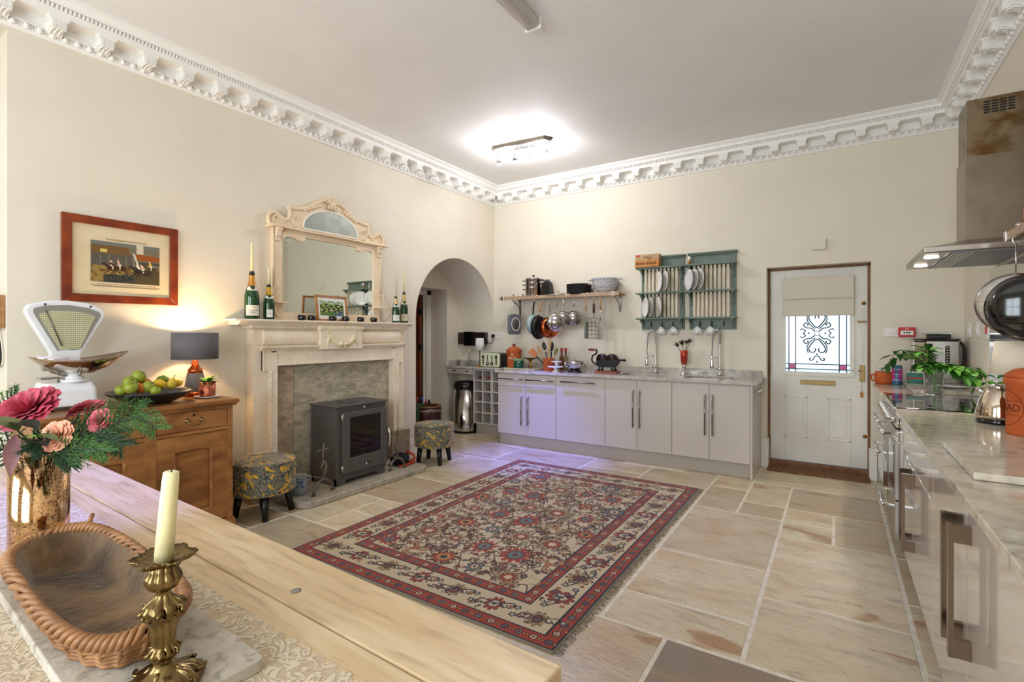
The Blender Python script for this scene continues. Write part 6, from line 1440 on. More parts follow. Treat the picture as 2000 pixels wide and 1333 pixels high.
# carafe
p = onwt(917, 5.53); t = thing('glass_carafe', 'clear glass carafe with stopper on the alcove worktop', 'carafe', p)
MB().lathe([(0, .004), (.05, 0), (.055, .01), (.05, .04), (.028, .09), (.017, .14), (.015, .19), (.024, .215), (.022, .215), (.012, .19), (.0145, .14), (.025, .09), (.046, .04), (.048, .012), (0, .012)], p, 28).build('body', m_thin, t)
MB().lathe([(.012, .2), (.014, .22), (.02, .225), (.018, .245), (0, .25)], p, 14).build('stopper', m_glass, t)
p = onwt(890, 5.60, .9755); t = thing('glass_dish', 'small clear glass dish on the alcove worktop beside the carafe', 'dish', Vector((p.x, YB-.06, WZ)))
p = Vector((p.x, YB-.075, WZ)); MB().lathe([(0, .004), (.04, .004), (.045, .01), (.048, .07), (.045, .07), (.042, .014), (0, .012)], p, 24).build('bowl', m_thin, t); MB().lathe([(.047, .068), (.05, .072), (.047, .076)], p, 24, cap=False).build('rim', m_chrome, t)
# small white lamp
p = onwt(937, 5.45); t = thing('small_lamp', 'little white shaded lamp on a wooden foot beside the toaster', 'lamp', p)
MB().lathe([(0, 0), (.052, 0), (.055, .006), (.052, .022), (0, .024)], p, 28).build('wooden_foot', mat('honey_wood', '#c98a4d', .45, c2='#b57638', sc=9), t)
MB().cyl(p+Vector((0, 0, .02)), p+Vector((0, 0, .25)), .006, 10).build('stem', mat('bronze_stem', '#4a3a30', .4, .7), t)
MB().lathe([(.066, .225), (.053, .385)], p, 32, cap=False).build('shade', mat('white_shade', '#e3e1dc', .85, c2='#d9d7d2', sc=90), t, solid=.002)
# toaster
p = onwt(962, 5.44); p.y = 5.40; tx = p.x
t = thing('toaster', 'pale green four slot toaster with black dials', 'toaster', (tx, 5.5, WZ))
w_ = .155; body = rounded([(tx-w_, WZ+.008), (tx+w_, WZ+.008), (tx+w_, WZ+.19), (tx-w_, WZ+.19)], .035, 5)
m_toast = mat('pale_green_enamel', '#d5dbb4', .25)
MB().prism(body, 'y', 5.375, 5.40).build('front_plate', m_toast, t, bevel=.006)
MB().prism(rounded([(tx-w_+.004, WZ+.008), (tx+w_-.004, WZ+.008), (tx+w_-.004, WZ+.186), (tx-w_+.004, WZ+.186)], .035, 5), 'y', 5.40, 5.62).build('body', mat('toaster_dark', '#1b1613', .2), t)
for dx in (-.09, -.03, .03, .09): MB().box(tx+dx-.012, 5.42, WZ+.183, tx+dx+.012, 5.60, WZ+.188).build('slot', m_black, t)
for dx in (-.105, .105):
    MB().box(tx+dx-.008, 5.371, WZ+.035, tx+dx+.008, 5.376, WZ+.165).build('lever_slot', m_black, t); MB().box(tx+dx-.02, 5.358, WZ+.13, tx+dx+.02, 5.374, WZ+.145).build('lever', m_black, t, bevel=.003)
for dx in (-.035, .035):
    MB().lathe([(.024, 0), (.024, .008), (.016, .010), (0, .012)], n=20, M=frame((tx+dx, 5.375, WZ+.05), (1, 0, 0), (0, 0, 1))).build('dial', m_black, t)
    MB().lathe([(.013, .0), (.013, .015), (0, .016)], n=16, M=frame((tx+dx, 5.375, WZ+.05), (1, 0, 0), (0, 0, 1))).build('dial_cap', m_chrome, t)
    for k in range(4): MB().cyl((tx+dx, 5.376, WZ+.095+.02*k), (tx+dx, 5.371, WZ+.095+.02*k), .008, 10).build('button', m_black, t)
# marble board with jar, tin, footed dish
bz0 = at(985, 722, z=WZ); 
one(MB().box(-3.50, 5.20, WZ+.0005, -3.06, 5.45, WZ+.02), 'marble_board', m_granite2, 'flat marble board under the terracotta jar', 'board', (-3.28, 5.3, WZ), bevel=.003)
bz_ = WZ+.021
p = onwt(1004, 5.37, bz_); t = thing('terracotta_jar', 'tall terracotta storage jar with knobbed lid', 'jar', p)
MB().lathe([(0, 0), (.088, 0), (.09, .008), (.095, .19), (.10, .20), (.10, .212), (.09, .215), (0, .215)], p, 36).build('body', m_terra, t)
ld = MB().lathe([(.094, .215), (.09, .226), (.06, .25), (.02, .26), (0, .26)], p, 36).build('lid', m_terra, t)
MB().lathe([(.014, .256), (.014, .268), (.024, .278), (.02, .294), (0, .298)], p, 18).build('knob', mat('dark_terracotta', '#7d3217', .6), ld)
def wrapped(body, p, r, z, ang, size, name, mt, parent):
    "lettering bent round a jar"
    o = text(body, name, mt, parent, Matrix.Identity(4), size, .0005); me = o.data; base = BASE[parent]
    for v in me.vertices:
        q = v.co+base; a = ang+q.x/r; rr_ = r+.0006+max(0, q.z)
        v.co = Vector((p.x+rr_*math.cos(a), p.y+rr_*math.sin(a), p.z+z+q.y))-base
    return o
m_chalk = mat('white_print', '#e8d8c4', .8)
fa = math.atan2(-p.y, -p.x)
m = MB()
for dz in (.150, .158, .166, .174): m.tube([(p.x+.0942*math.cos(fa-.28+q), p.y+.0942*math.sin(fa-.28+q), p.z+dz) for q in (-.16, -.05, .06, .16)], .0018, 4)
tag(m.build('jar_emblem', m_chalk, t), kind='stuff')
wrapped('BREAD', p, .0935, .115, fa-.28, .036, 'jar_lettering', m_chalk, t)
p = onwt(1013, 5.26, bz_); t = thing('green_tin', 'dark green round tin with pale lid beside the terracotta jar', 'tin', p)
MB().lathe([(0, 0), (.062, 0), (.064, .004), (.064, .088)], p, 32).build('body', mat('green_gloss', '#0d4a3f', .15, coat=.3), t); MB().lathe([(.066, .084), (.066, .112), (.062, .114), (0, .114)], p, 32).build('lid', mat('pale_green_lid', '#7d9468', .35), t)
p = onwt(1036, 5.38, bz_); t = thing('footed_dish', 'small gilt footed dish with dark rim', 'dish', p)
MB().lathe([(0, 0), (.034, 0), (.034, .006), (.012, .016), (.008, .05), (.014, .08), (.05, .108), (.07, .112), (.07, .118), (0, .114)], p, 28).build('stand', m_gold, t)
MB().lathe([(.07, .112), (.10, .116), (.10, .122), (.07, .12)], p, 28, cap=False).build('rim', mat('dark_bronze', '#2a1c12', .3, .6), t)
# utensil pot and utensils
p = onwt(1072, 5.33); t = thing('utensil_pot', 'terracotta pot holding kitchen utensils', 'pot', p); up = p.copy()
MB().lathe([(0, 0), (.066, 0), (.07, .006), (.07, .135), (.074, .14), (.074, .148), (.066, .148), (.064, .02), (0, .02)], p, 32).build('body', m_terra, t)
m = MB()
for k, (a, z) in enumerate(((0, .10), (.2, .08), (-.2, .08), (0, .06))): m.ball((p.x+.0705*math.cos(fa-.2+a), p.y+.0705*math.sin(fa-.2+a), p.z+z), .006, 6, 4)
tag(m.build('pierced_holes', m_black, t), kind='stuff')
GK = 'utensils standing in the terracotta pot'
def uten(name, lab, tip, head, mt, hm, off, sz):
    b = up+Vector((off[0], off[1], .03)); e = at(*tip, y=up.y+off[2]); t = thing(name, lab, 'utensil', b, GK); d = (e-b)
    MB().tube([b, b+d*.62], [.007, .008], 8).build('handle', hm, t)
    c = b+d*.82; FM = tilt_frame(c, (.25, -.95, .1), d.normalized())
    if head == 'spatula': MB().prism(rounded([(-sz*.55, -d.length*.2), (sz*.55, -d.length*.2), (sz, d.length*.14), (-sz, d.length*.16)], sz*.5, 4), 'z', -.004, .004, M=FM).build('blade', mt, t)
    elif head == 'spoon': MB().ball((0, 0, 0), (sz, d.length*.19, .012), 14, 8, M=FM).build('bowl', mt, t)
    else: MB().ball((0, d.length*.05, 0), (sz, d.length*.16, sz*.6), 12, 8, M=FM).build('head', mt, t)
m_wood = mat('beech', '#c29a62', .55, c2='#a98049', sc=12)
uten('cork_spatula', 'broad copper coloured spatula leaning towards the jar', (1035, 683), 'spatula', mat('copper_brown_blade', '#b5693c', .5), m_black, (-.02, 0, -.02), .048)
uten('wooden_spoon', 'wooden spoon crossing in front of the spatula', (1050, 676), 'spoon', m_wood, m_wood, (-.01, -.03, -.05), .024)
uten('black_masher', 'black headed utensil in the middle of the pot', (1061, 670), 'head', m_blackg, m_blackg, (0, .02, 0), .026)
uten('wooden_spatula', 'upright pale wooden spatula', (1074, 664), 'spatula', m_wood, m_wood, (.01, -.02, -.03), .022)
uten('black_slotted_spoon', 'black slotted spoon standing upright', (1078, 668), 'spoon', m_black, m_black, (.02, .01, .03), .026)
uten('olive_ladle', 'olive wood ladle leaning towards the oil bottles', (1088, 680), 'spoon', mat('olive_wood', '#7d7440', .5), m_wood, (.03, -.01, .0), .022)
# cake stands
for u, y, r_, h_, lab in ((1087, 5.25, .062, .115, 'tall small white cake stand in front of the utensil pot'), (1085, 5.14, .092, .062, 'low wide white cake stand at the worktop edge')):
    p = onwt(u, y); t = thing('cake_stand', lab, 'cake stand', p, 'white cake stands')
    MB().lathe([(0, 0), (r_*.5, 0), (r_*.48, .006), (r_*.2, .02), (r_*.16, h_*.6), (r_*.3, h_-.012), (0, h_-.008)], p, 28).build('foot', m_white, t); MB().lathe([(0, h_-.008), (r_*.9, h_-.008), (r_, h_), (r_*.99, h_+.006), (0, h_+.001)], p, 36).build('plate', m_white, t)
# oil bottles with red tops
for u, y, c_, lab in ((1097, 5.52, '#6d2a14', 'brown oil bottle with red top'), (1105, 5.44, '#6a5a2c', 'olive oil bottle with red top')):
    p = onwt(u, y); t = thing('oil_bottle', lab, 'bottle', p, 'oil bottles behind the cake stands')
    MB().lathe([(0, 0), (.027, 0), (.029, .006), (.029, .14), (.013, .18), (.012, .225)], p, 18).build('glass', mat('oil_glass', c_, .1, coat=.4), t); MB().lathe([(.014, .22), (.014, .24), (.017, .25), (.013, .27), (0, .272)], p, 14).build('cap', mat('red_cap', '#a8252b', .4), t)
# mixing bowl on scale
p = onwt(1123, 5.26); t = thing('mixing_bowl', 'polished steel mixing bowl on a black kitchen scale', 'bowl', p)
MB().lathe([(0, .025), (.05, .025), (.08, .05), (.105, .10), (.108, .125), (.104, .125), (.076, .055), (0, .035)], p, 36).build('bowl', m_steelv, t); MB().lathe([(0, 0), (.085, 0), (.088, .008), (.06, .03), (0, .03)], p, 30).build('base', m_blackg, t)
MB().tube([(p.x-.10, p.y, p.z+.115), (p.x-.135, p.y, p.z+.10), (p.x-.12, p.y, p.z+.06), (p.x-.085, p.y, p.z+.06)], .006, 7).build('handle', m_chrome, t)
# cast iron knife cleaner / grinder
p = onwt(1186, 5.36); t = thing('hand_grinder', 'antique black cast iron hand cranked grinder on wooden base', 'grinder', p)
MB().box(p.x-.13, p.y-.07, WZ+.001, p.x+.13, p.y+.07, WZ+.022).build('wooden_base', mat('red_wood', '#a85a26', .45, c2='#8b451a', sc=8), t, bevel=.004)
m = MB()
for sx_ in (-.09, .09):
    for sy_ in (-.05, .05): m.tube([(p.x+sx_, p.y+sy_, WZ+.02), (p.x+sx_*.8, p.y+sy_*.9, WZ+.05), (p.x+sx_*.85, p.y+sy_*.8, WZ+.09)], [.016, .010, .013], 8)
m.prism(rounded([(p.x-.10, WZ+.065), (p.x+.09, WZ+.065), (p.x+.15, WZ+.15), (p.x-.12, WZ+.14)], .03, 4), 'y', p.y-.055, p.y+.055); m.build('frame', m_cast, t)
for dx in (-.055, .065):
    for k in range(3): MB().lathe([(.062-.004*k, -.012), (.062-.004*k, .012)], n=26, M=Matrix.Translation((p.x+dx, p.y-.03+.03*k, WZ+.155)) @ Matrix.Rotation(R(90), 4, 'X')).build('drum', mat('iron_brown', '#2c221b', .4, .5) if k == 0 else MATS['iron_brown'], t)
MB().cyl((p.x+.10, p.y, WZ+.15), (p.x+.20, p.y, WZ+.148), .011, 10).ball((p.x+.205, p.y, WZ+.148), .016, 10, 6).build('axle', m_cast, t)
MB().tube(bez([(p.x-.10, p.y-.06, WZ+.09), (p.x-.155, p.y-.065, WZ+.13), (p.x-.15, p.y-.065, WZ+.19), (p.x-.105, p.y-.065, WZ+.22), (p.x-.10, p.y-.065, WZ+.265)], 6), .010, 8).build('crank', m_cast, t)
MB().lathe([(.006, 0), (.012, .02), (.017, .06), (.012, .10), (0, .105)], n=14, M=Matrix.Translation((p.x-.10, p.y-.065, WZ+.262)) @ Matrix.Rotation(R(-90), 4, 'Y')).build('crank_handle', m_mahog, t)
# red glass vase with dried heads
p = onwt(1336, 5.585); t = thing('red_glass_vase', 'amber red glass vase on a silver foot between the taps', 'vase', p)
MB().lathe([(0, 0), (.045, 0), (.045, .006), (.016, .02), (.012, .05), (.02, .07), (.014, .085), (.03, .11)], p, 26).build('silver_foot', m_steelv, t)
MB().lathe([(.026, .108), (.036, .15), (.037, .21), (.044, .262), (.041, .262), (.034, .21), (.033, .15), (0, .115)], p, 26).build('glass', mat('red_amber_glass', '#9b1f0b', .05, coat=.5, c2='#c2451a', sc=8), t)
for k, (dx, dz, lab) in enumerate(((-.075, .315, 'drooping dried brown seed head'), (-.02, .335, 'short dried brown bud'), (.03, .35, 'dark dried leaf head standing upright'), (.06, .36, 'feathery dark dried head leaning towards the door'))):
    b = p+Vector((0, 0, .2)); e = p+Vector((dx, -.01+.006*k, dz)); s_ = thing('dried_stem', lab, 'dried flower', b, 'dried stems in the red vase')
    MB().tube([b, e], .003, 6).build('stalk', m_stalk, s_); m = MB(); rg = random.Random(k+40)
    for j in range(14): leaf(m, e-(e-b).normalized()*.02, ((e-b).normalized()+Vector((rg.uniform(-.5, .5), rg.uniform(-.5, .5), rg.uniform(-.3, .3)))), rg.uniform(.04, .075), .010, .2)
    tag(m.build('scales', mat('dried_brown', '#3b2a22', .7, c2='#5a4432', sc=20) if k == 0 else MATS['dried_brown'], s_, fix=False), kind='stuff')

# ================================================================== rug
RX0, RX1, RY0, RY1 = -2.857, -1.003, 1.86, 4.53
rg_w, rg_h = RX1-RX0, RY1-RY0; cs_ = .0042
nw, nh = int(rg_w/cs_), int(rg_h/cs_)
X, Y = np.meshgrid((np.arange(nw)+.5)*cs_, (np.arange(nh)+.5)*cs_)
RC = {k: np.array(lin(v)) for k, v in dict(cream='#bfae8e', red='#96382a', dred='#6f2a22', navy='#2b2f36', teal='#5f706e', tan='#a0875f', brown='#4a3024', blue='#475562', edge='#8d8672', gold='#b58a4a').items()}
img = np.zeros((nh, nw, 3)); img[:] = RC['cream']
E_ = np.minimum(np.minimum(X, rg_w-X), np.minimum(Y, rg_h-Y)); rs = np.random.RandomState(9)
def P_(mask, c): img[mask] = RC[c]
B1, B2, B3, B4 = .013, .088, .275, .345
P_(E_ < B1, 'edge'); P_((E_ >= B1) & (E_ < B2), 'red'); P_((E_ >= B3) & (E_ < B4), 'red')
for b_ in (B1, B2, B3, B4): P_(abs(E_-b_) < .0055, 'navy')
def win(cx, cy, r):
    i0, i1 = max(0, int((cx-r)/cs_)), min(nw, int((cx+r)/cs_)+1); j0, j1 = max(0, int((cy-r)/cs_)), min(nh, int((cy+r)/cs_)+1)
    return (slice(j0, j1), slice(i0, i1))
def palm(cx, cy, r, cols, n=9, ph=0, amp=.3, asp=1.0):
    w = win(cx, cy, r*1.6); dx = (X[w]-cx)*asp; dy = Y[w]-cy; d = np.hypot(dx, dy)+1e-9; th = np.arctan2(dy, dx)+ph
    prof = r*(1-amp+amp*np.abs(np.cos(n*th/2)))
    sub = img[w]
    for f_, c in cols: sub[d < prof*f_] = RC[c]
def stroke(pts, wd, c):
    for (x0, y0), (x1, y1) in zip(pts[:-1], pts[1:]):
        cx, cy = (x0+x1)/2, (y0+y1)/2; r = math.hypot(x1-x0, y1-y0)/2+wd*2; w = win(cx, cy, r)
        dx, dy = x1-x0, y1-y0; L2 = dx*dx+dy*dy+1e-12; t_ = np.clip(((X[w]-x0)*dx+(Y[w]-y0)*dy)/L2, 0, 1)
        img[w][np.hypot(X[w]-x0-t_*dx, Y[w]-y0-t_*dy) < wd] = RC[c]
def curve(pts, wd, c): stroke([(q.x, q.y) for q in bez([(a, b, 0) for a, b in pts], 6)], wd, c)
# narrow red guards: small rosettes
def along(inset, step, fn):
    n = int((rg_w-2*inset)/step)
    for k in range(n+1):
        x = inset+(rg_w-2*inset)*k/n; fn(x, inset, k, 0); fn(x, rg_h-inset, k, 0)
    n = int((rg_h-2*inset)/step)
    for k in range(1, n):
        y = inset+(rg_h-2*inset)*k/n; fn(inset, y, k, 1); fn(rg_w-inset, y, k, 1)
def guard(x, y, k, v):
    palm(x, y, .022, [(1, 'navy'), (.75, ('teal', 'cream', 'blue')[k % 3]), (.35, 'dred')], 6)
    for s in (-1, 1):
        q = (x+(0 if v else s*.03), y+(s*.03 if v else 0)); palm(q[0], q[1], .010, [(1, 'brown'), (.55, 'gold')], 4)
along((B1+B2)/2, .075, guard); along((B3+B4)/2, .075, guard)
def mainb(x, y, k, v):
    palm(x, y, .066, [(1, 'brown'), (.88, 'red' if k % 2 else 'tan'), (.62, 'navy'), (.5, 'cream' if k % 2 else 'dred'), (.25, 'teal')], 9, asp=.8 if v else 1.25)
    for s in (-1, 1):
        o = (s*.03, s*.10) if v else (s*.10, s*.03)
        curve([(x, y), (x+o[0]*.8+(.03 if v else 0), y+o[1]*.6+(0 if v else .03)), (x+o[0], y+o[1]*1.1)], .0045, 'navy')
        palm(x+o[0]*1.2, y+o[1]*1.05, .021, [(1, 'brown'), (.7, 'teal'), (.35, 'cream')], 5)
        palm(x-o[0]*1.6, y+o[1]*.75, .015, [(1, 'dred'), (.5, 'gold')], 5)
        for q in (.35, .62): curve([(x+o[0]*q, y+o[1]*q), (x+o[0]*q+.022*s, y+o[1]*q-.018), (x+o[0]*q+.035*s, y+o[1]*q-.006)], .004, 'navy')
along((B2+B3)/2, .225, mainb)
for q in range(420):
    x, y = rs.uniform(B2+.015, rg_w-B2-.015), rs.uniform(B2+.015, rg_h-B2-.015); e_ = min(x, rg_w-x, y, rg_h-y); a = rs.uniform(0, 6.3)
    if e_ < B3-.015:
        palm(x, y, rs.uniform(.007, .014), [(1, ('navy', 'brown', 'dred')[q % 3]), (.5, ('gold', 'teal', 'tan')[q % 3])], 5, a)
        curve([(x, y), (x+.02*math.cos(a), y+.02*math.sin(a)), (x+.03*math.cos(a+.7), y+.03*math.sin(a+.7))], .003, 'navy')
for q in range(620):
    x, y = rs.uniform(B4+.02, rg_w-B4-.02), rs.uniform(B4+.02, rg_h-B4-.02); a = rs.uniform(0, 6.3); l_ = rs.uniform(.02, .05)
    curve([(x, y), (x+l_*math.cos(a), y+l_*math.sin(a)), (x+1.5*l_*math.cos(a+.6), y+1.5*l_*math.sin(a+.6)), (x+1.4*l_*math.cos(a+1.2), y+1.4*l_*math.sin(a+1.2))], .0034, ('brown', 'navy', 'tan', 'dred')[q % 4])
    if q % 2: palm(x, y, rs.uniform(.009, .017), [(1, 'brown'), (.6, ('red', 'teal', 'gold', 'tan', 'blue')[q % 5])], 5, a)
# field: lattice of palmettes, arabesques and scattered blossoms
fx0, fx1, fy0, fy1 = B4, rg_w-B4, B4, rg_h-B4; nx, ny = 5, 8
for j in range(ny):
    for i in range(nx):
        x = fx0+.06+(fx1-fx0-.12)*(i+(.5 if j % 2 else 0)*1.0)/(nx-.5); y = fy0+.10+(fy1-fy0-.2)*j/(ny-1)
        if x > fx1-.02: continue
        s = 1 if (i+j) % 2 else -1
        for q in (-1, 1):
            curve([(x, y), (x+q*.07, y+.045*s), (x+q*.13, y+.02*s), (x+q*.17, y+.09*s)], .0042, 'brown')
            curve([(x+q*.02, y+.02), (x+q*.05, y+.12), (x+q*.02, y+.17), (x+q*.05, y+.19)], .0036, 'navy')
        for q in range(17):
            a = rs.uniform(0, 6.3); d = rs.uniform(.07, .17); px_, py_ = x+d*math.cos(a), y+d*math.sin(a)
            if fx0+.02 < px_ < fx1-.02 and fy0+.02 < py_ < fy1-.02:
                palm(px_, py_, rs.uniform(.012, .022), [(1, 'brown'), (.62, ('red', 'teal', 'tan', 'dred', 'gold')[q % 5])], 5, a)
                curve([(px_, py_), (px_+.03*math.cos(a+1), py_+.03*math.sin(a+1)), (px_+.045*math.cos(a+1.8), py_+.045*math.sin(a+1.8))], .0034, 'brown')
for j in range(ny):
    for i in range(nx):
        x = fx0+.06+(fx1-fx0-.12)*(i+(.5 if j % 2 else 0)*1.0)/(nx-.5); y = fy0+.10+(fy1-fy0-.2)*j/(ny-1)
        if x > fx1-.02: continue
        k = (i*3+j*5) % 7; r_ = .068+.017*((i+2*j) % 3)
        if k in (0, 4): palm(x, y, r_*1.1, [(1, 'red'), (.62, 'navy'), (.52, 'teal'), (.2, 'dred')], 11, .2*j, .38, 1.15)
        elif k in (1, 5): palm(x, y, r_, [(1, 'brown'), (.9, 'tan'), (.66, 'navy'), (.56, 'red'), (.3, 'cream')], 10, .3, .35)
        elif k == 2: palm(x, y, r_, [(1, 'navy'), (.85, 'teal'), (.6, 'dred'), (.42, 'cream'), (.2, 'navy')], 8, .1, .3, 1.25)
        elif k == 3:
            for q in range(3):
                a = q*2*PI/3+.5*j
                curve([(x, y), (x+.05*math.cos(a), y+.05*math.sin(a)), (x+.085*math.cos(a+.25), y+.085*math.sin(a+.25)), (x+.075*math.cos(a+.6), y+.075*math.sin(a+.6))], .014, 'dred')
                curve([(x, y), (x+.05*math.cos(a), y+.05*math.sin(a)), (x+.085*math.cos(a+.25), y+.085*math.sin(a+.25)), (x+.075*math.cos(a+.6), y+.075*math.sin(a+.6))], .008, 'tan')
            palm(x, y, .022, [(1, 'red'), (.5, 'gold')], 6)
        else: palm(x, y, r_*.9, [(1, 'brown'), (.8, 'red'), (.5, 'gold'), (.3, 'navy')], 12, 0, .4)
img *= (1+.10*(rs.rand(nh, nw, 1)-.5))
m_rug = attr_mat('rug_pile', .95, .5, .15)
rug = thing('persian_rug', 'worn red and cream persian rug with floral field on the flagstones', 'rug', ((RX0+RX1)/2, (RY0+RY1)/2, .001))
MB().box(RX0, RY0, .0012, RX1, RY1, .0075).build('backing', mat('rug_back', '#8d8370', .95), rug)
printed('pile', img, Matrix(((rg_w, 0, 0, RX0), (0, rg_h, 0, RY0), (0, 0, 1, .0085), (0, 0, 0, 1))), rug, m_rug)
m = MB(); y = RY0+.005; rf = random.Random(5)
while y < RY1:
    for x, s in ((RX1, 1), ):
        q = s*rf.uniform(.022, .04); m.tube([(x-.004*s, y, .006), (x+q*.6, y+rf.uniform(-.006, .006), .005), (x+q, y+rf.uniform(-.012, .012), .0025)], .0022, 4)
    y += .011
x = RX0
while x < RX1:
    q = -rf.uniform(.006, .012); m.tube([(x, RY1-.002, .006), (x+rf.uniform(-.006, .006), RY1-q, .003)], .002, 4); x += .014
tag(m.build('fringe', mat('rug_fringe', '#a89a80', .95, c2='#6f6a5a', sc=60), rug, fix=False), kind='stuff')
# ================================================================== RIGHT-HAND RUN
DXF = .31                       # plane of the right-hand door fronts
def vhr(mb, y, z0, z1, out=.05):
    mb.box(DXF-out, y-.013, z0, DXF-out+.012, y+.013, z1)
    for z in (z0, z1-.05): mb.box(DXF-out+.010, y-.010, z, DXF, y+.010, z+.05)
    return mb
def hhr(mb, y0, y1, z, x=DXF, out=.045, r=.008):
    mb.cyl((x-out, y0, z), (x-out, y1, z), r, 12)
    for y in (y0+.012, y1-.012): mb.box(x-out, y-.007, z-.006, x, y+.007, z+.006)
    return mb
runs = [(3.10, 3.70, 'A', 3.165, 'gloss taupe drawer cabinet beside the range cooker'), (2.50, 3.10, 'A', 3.04, 'gloss taupe drawer cabinet next along from the cooker'), (1.90, 2.50, 'B', 1.955, 'gloss taupe full door cabinet below the granite board'), (1.30, 1.90, 'B', 1.845, 'gloss taupe full door cabinet paired with the board cabinet'), (.1, 1.30, 'C', .75, 'gloss taupe end cabinet beside the table')]
for y0, y1, k, hy, lab in runs:
    t = thing('gloss_cabinet', lab, 'cabinet', (.6, (y0+y1)/2, .14), 'gloss cabinets along the right wall')
    MB().box(DXF+.02, y0+.001, .14, XR-.003, y1-.001, .878).build('carcass', m_cabR, t); g = .0018
    def fr_(z0, z1, nm): return MB().box(DXF, y0+g, z0, DXF+.019, y1-g, z1).build(nm, m_cabR, t, bevel=.0015)
    if k == 'A':
        d = fr_(.702, .868, 'drawer'); hhr(MB(), (y0+y1)/2-.17, (y0+y1)/2+.17, .79).build('handle', m_chrome, d)
        d = fr_(.145, .697, 'door'); vhr(MB(), hy, .31, .68).build('handle', m_bronze, d)
    else:
        d = fr_(.145, .868, 'door'); vhr(MB(), hy, .45, .82).build('handle', m_bronze, d)
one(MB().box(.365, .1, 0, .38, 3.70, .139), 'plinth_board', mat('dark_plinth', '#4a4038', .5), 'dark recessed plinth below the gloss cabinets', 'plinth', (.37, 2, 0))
wr_ = thing('right_worktop', 'polished cream granite worktop over the gloss cabinets', 'worktop', (.6, 2, .88))
MB().box(.289, .08, .88, XR-.002, 3.725, WZ).build('slab', m_granite2, wr_, bevel=.003)
w2 = thing('corner_worktop', 'short cream granite worktop between range cooker and back wall', 'worktop', (.6, 5.2, .88))
MB().box(.272, 4.648, .88, XR-.002, YB-.032, WZ).build('slab', m_granite2, w2, bevel=.003)
cc = thing('corner_cabinet', 'narrow gloss cabinet between the range cooker and the back wall', 'cabinet', (.6, 5.2, 0), 'gloss cabinets along the right wall')
MB().box(.33, 4.655, 0, XR-.003, YB-.035, .878).build('carcass', m_cabR, cc); MB().box(.31, 4.66, .145, .329, YB-.04, .868).build('door', m_cabR, cc, bevel=.0015)
# ---- range cooker
RY, RZ = 3.735, 4.64
rcx = .30
rk = thing('range_cooker', 'stainless steel range cooker with black glass hob', 'cooker', (.6, 4.19, 0))
MB().box(rcx+.02, RY, .10, XR-.01, RZ, .895).box(rcx+.06, RY+.02, 0, XR-.05, RZ-.02, .10).build('body', mat('cooker_black', '#151413', .3), rk)
hb_ = MB().box(rcx-.004, RY, .895, XR-.01, RZ, .915).build('hob_glass', mat('hob_glass', '#050506', .02, coat=1), rk, bevel=.002)
MB().box(rcx-.016, RY, .885, rcx-.003, RZ, .917).build('hob_trim', m_steelv, rk, bevel=.002)
for x, y, r_ in ((.47, 3.92, .09), (.74, 3.92, .075), (.47, 4.42, .08), (.74, 4.42, .09), (.6, 4.18, .10)):
    MB().tube([(x+r_*math.cos(a), y+r_*math.sin(a), .9152) for a in [2*PI*k/32 for k in range(32)]], .0012, 4, closed=True).build('hob_ring', mat('ring_grey', '#55555a', .4), hb_)
MB().box(rcx-.005, RY+.003, .79, rcx+.02, RZ-.003, .882).build('control_panel', m_steelv, rk, bevel=.004)
for k in range(8):
    y = RY+.09+k*.105; kb = MB().lathe([(.024, 0), (.024, .012), (.02, .016), (.018, .04), (0, .042)], n=18, M=frame((rcx-.005, y, .836), (0, -1, 0), (0, 0, 1))).build('knob', m_chrome, rk)
    MB().box(rcx-.05, y-.006, .816, rcx-.02, y+.006, .856).build('grip', m_steelv, kb, bevel=.003)
ym_ = (RY+RZ)/2
for a, b, z0, z1, nm in ((RY+.004, ym_-.003, .36, .782, 'oven_door'), (RY+.004, ym_-.003, .115, .354, 'lower_drawer'), (ym_+.003, RZ-.004, .585, .782, 'grill_door'), (ym_+.003, RZ-.004, .115, .579, 'oven_door')):
    d = MB().box(rcx-.012, a, z0, rcx+.02, b, z1).build(nm, m_satin, rk, bevel=.004)
    hz = z1-.03 if nm != 'lower_drawer' else z1-.03
    hhr(MB(), a+.02, b-.02, hz, rcx-.012, .055, .011).build('handle', m_chrome, d)
    if nm == 'oven_door': MB().box(rcx-.014, a+.06, z0+.06, rcx-.011, b-.06, z1-.10).build('window', MATS['hob_glass'], d)
one(MB().box(XR-.008, 3.73, .92, XR-.001, 4.79, 1.80), 'splashback', m_steelv, 'polished steel splashback panel behind the range cooker', 'splashback', (XR-.004, 4.2, .92))
# ---- extractor hood
hd_ = thing('extractor_hood', 'stainless steel chimney extractor hood above the cooker', 'extractor hood', (.7, 4.2, 1.82))
hx0, hy0, hy1, hz = .425, 3.76, 4.66, 1.822
MB().box(hx0, hy0, hz, XR-.002, hy1, hz+.038).build('canopy', m_steel, hd_, bevel=.006)
MB().add([(hx0+.03, hy0+.03, hz+.038), (XR-.002, hy0+.03, hz+.038), (XR-.002, hy1-.03, hz+.038), (hx0+.03, hy1-.03, hz+.038), (.655, 4.045, hz+.10), (XR-.002, 4.045, hz+.10), (XR-.002, 4.305, hz+.10), (.655, 4.305, hz+.10)], [(0,1,5,4),(1,2,6,5),(2,3,7,6),(3,0,4,7),(4,5,6,7),(3,2,1,0)]).build('canopy_slope', m_steel, hd_)
m_chim = mat('stained_steel', '#8d7f69', .3, 1, c2='#6a4f2c', sc=3, detail=8, dist=2, lo=.42, hi=.58, c3='#5a3f20', sc3=8, amt3=.4)
MB().box(.652, 4.042, hz+.095, XR-.002, 4.308, 2.42).build('lower_sleeve', mat('warm_steel', '#958a7d', .27, 1, c2='#84786a', sc=4, detail=6, dist=1), hd_)
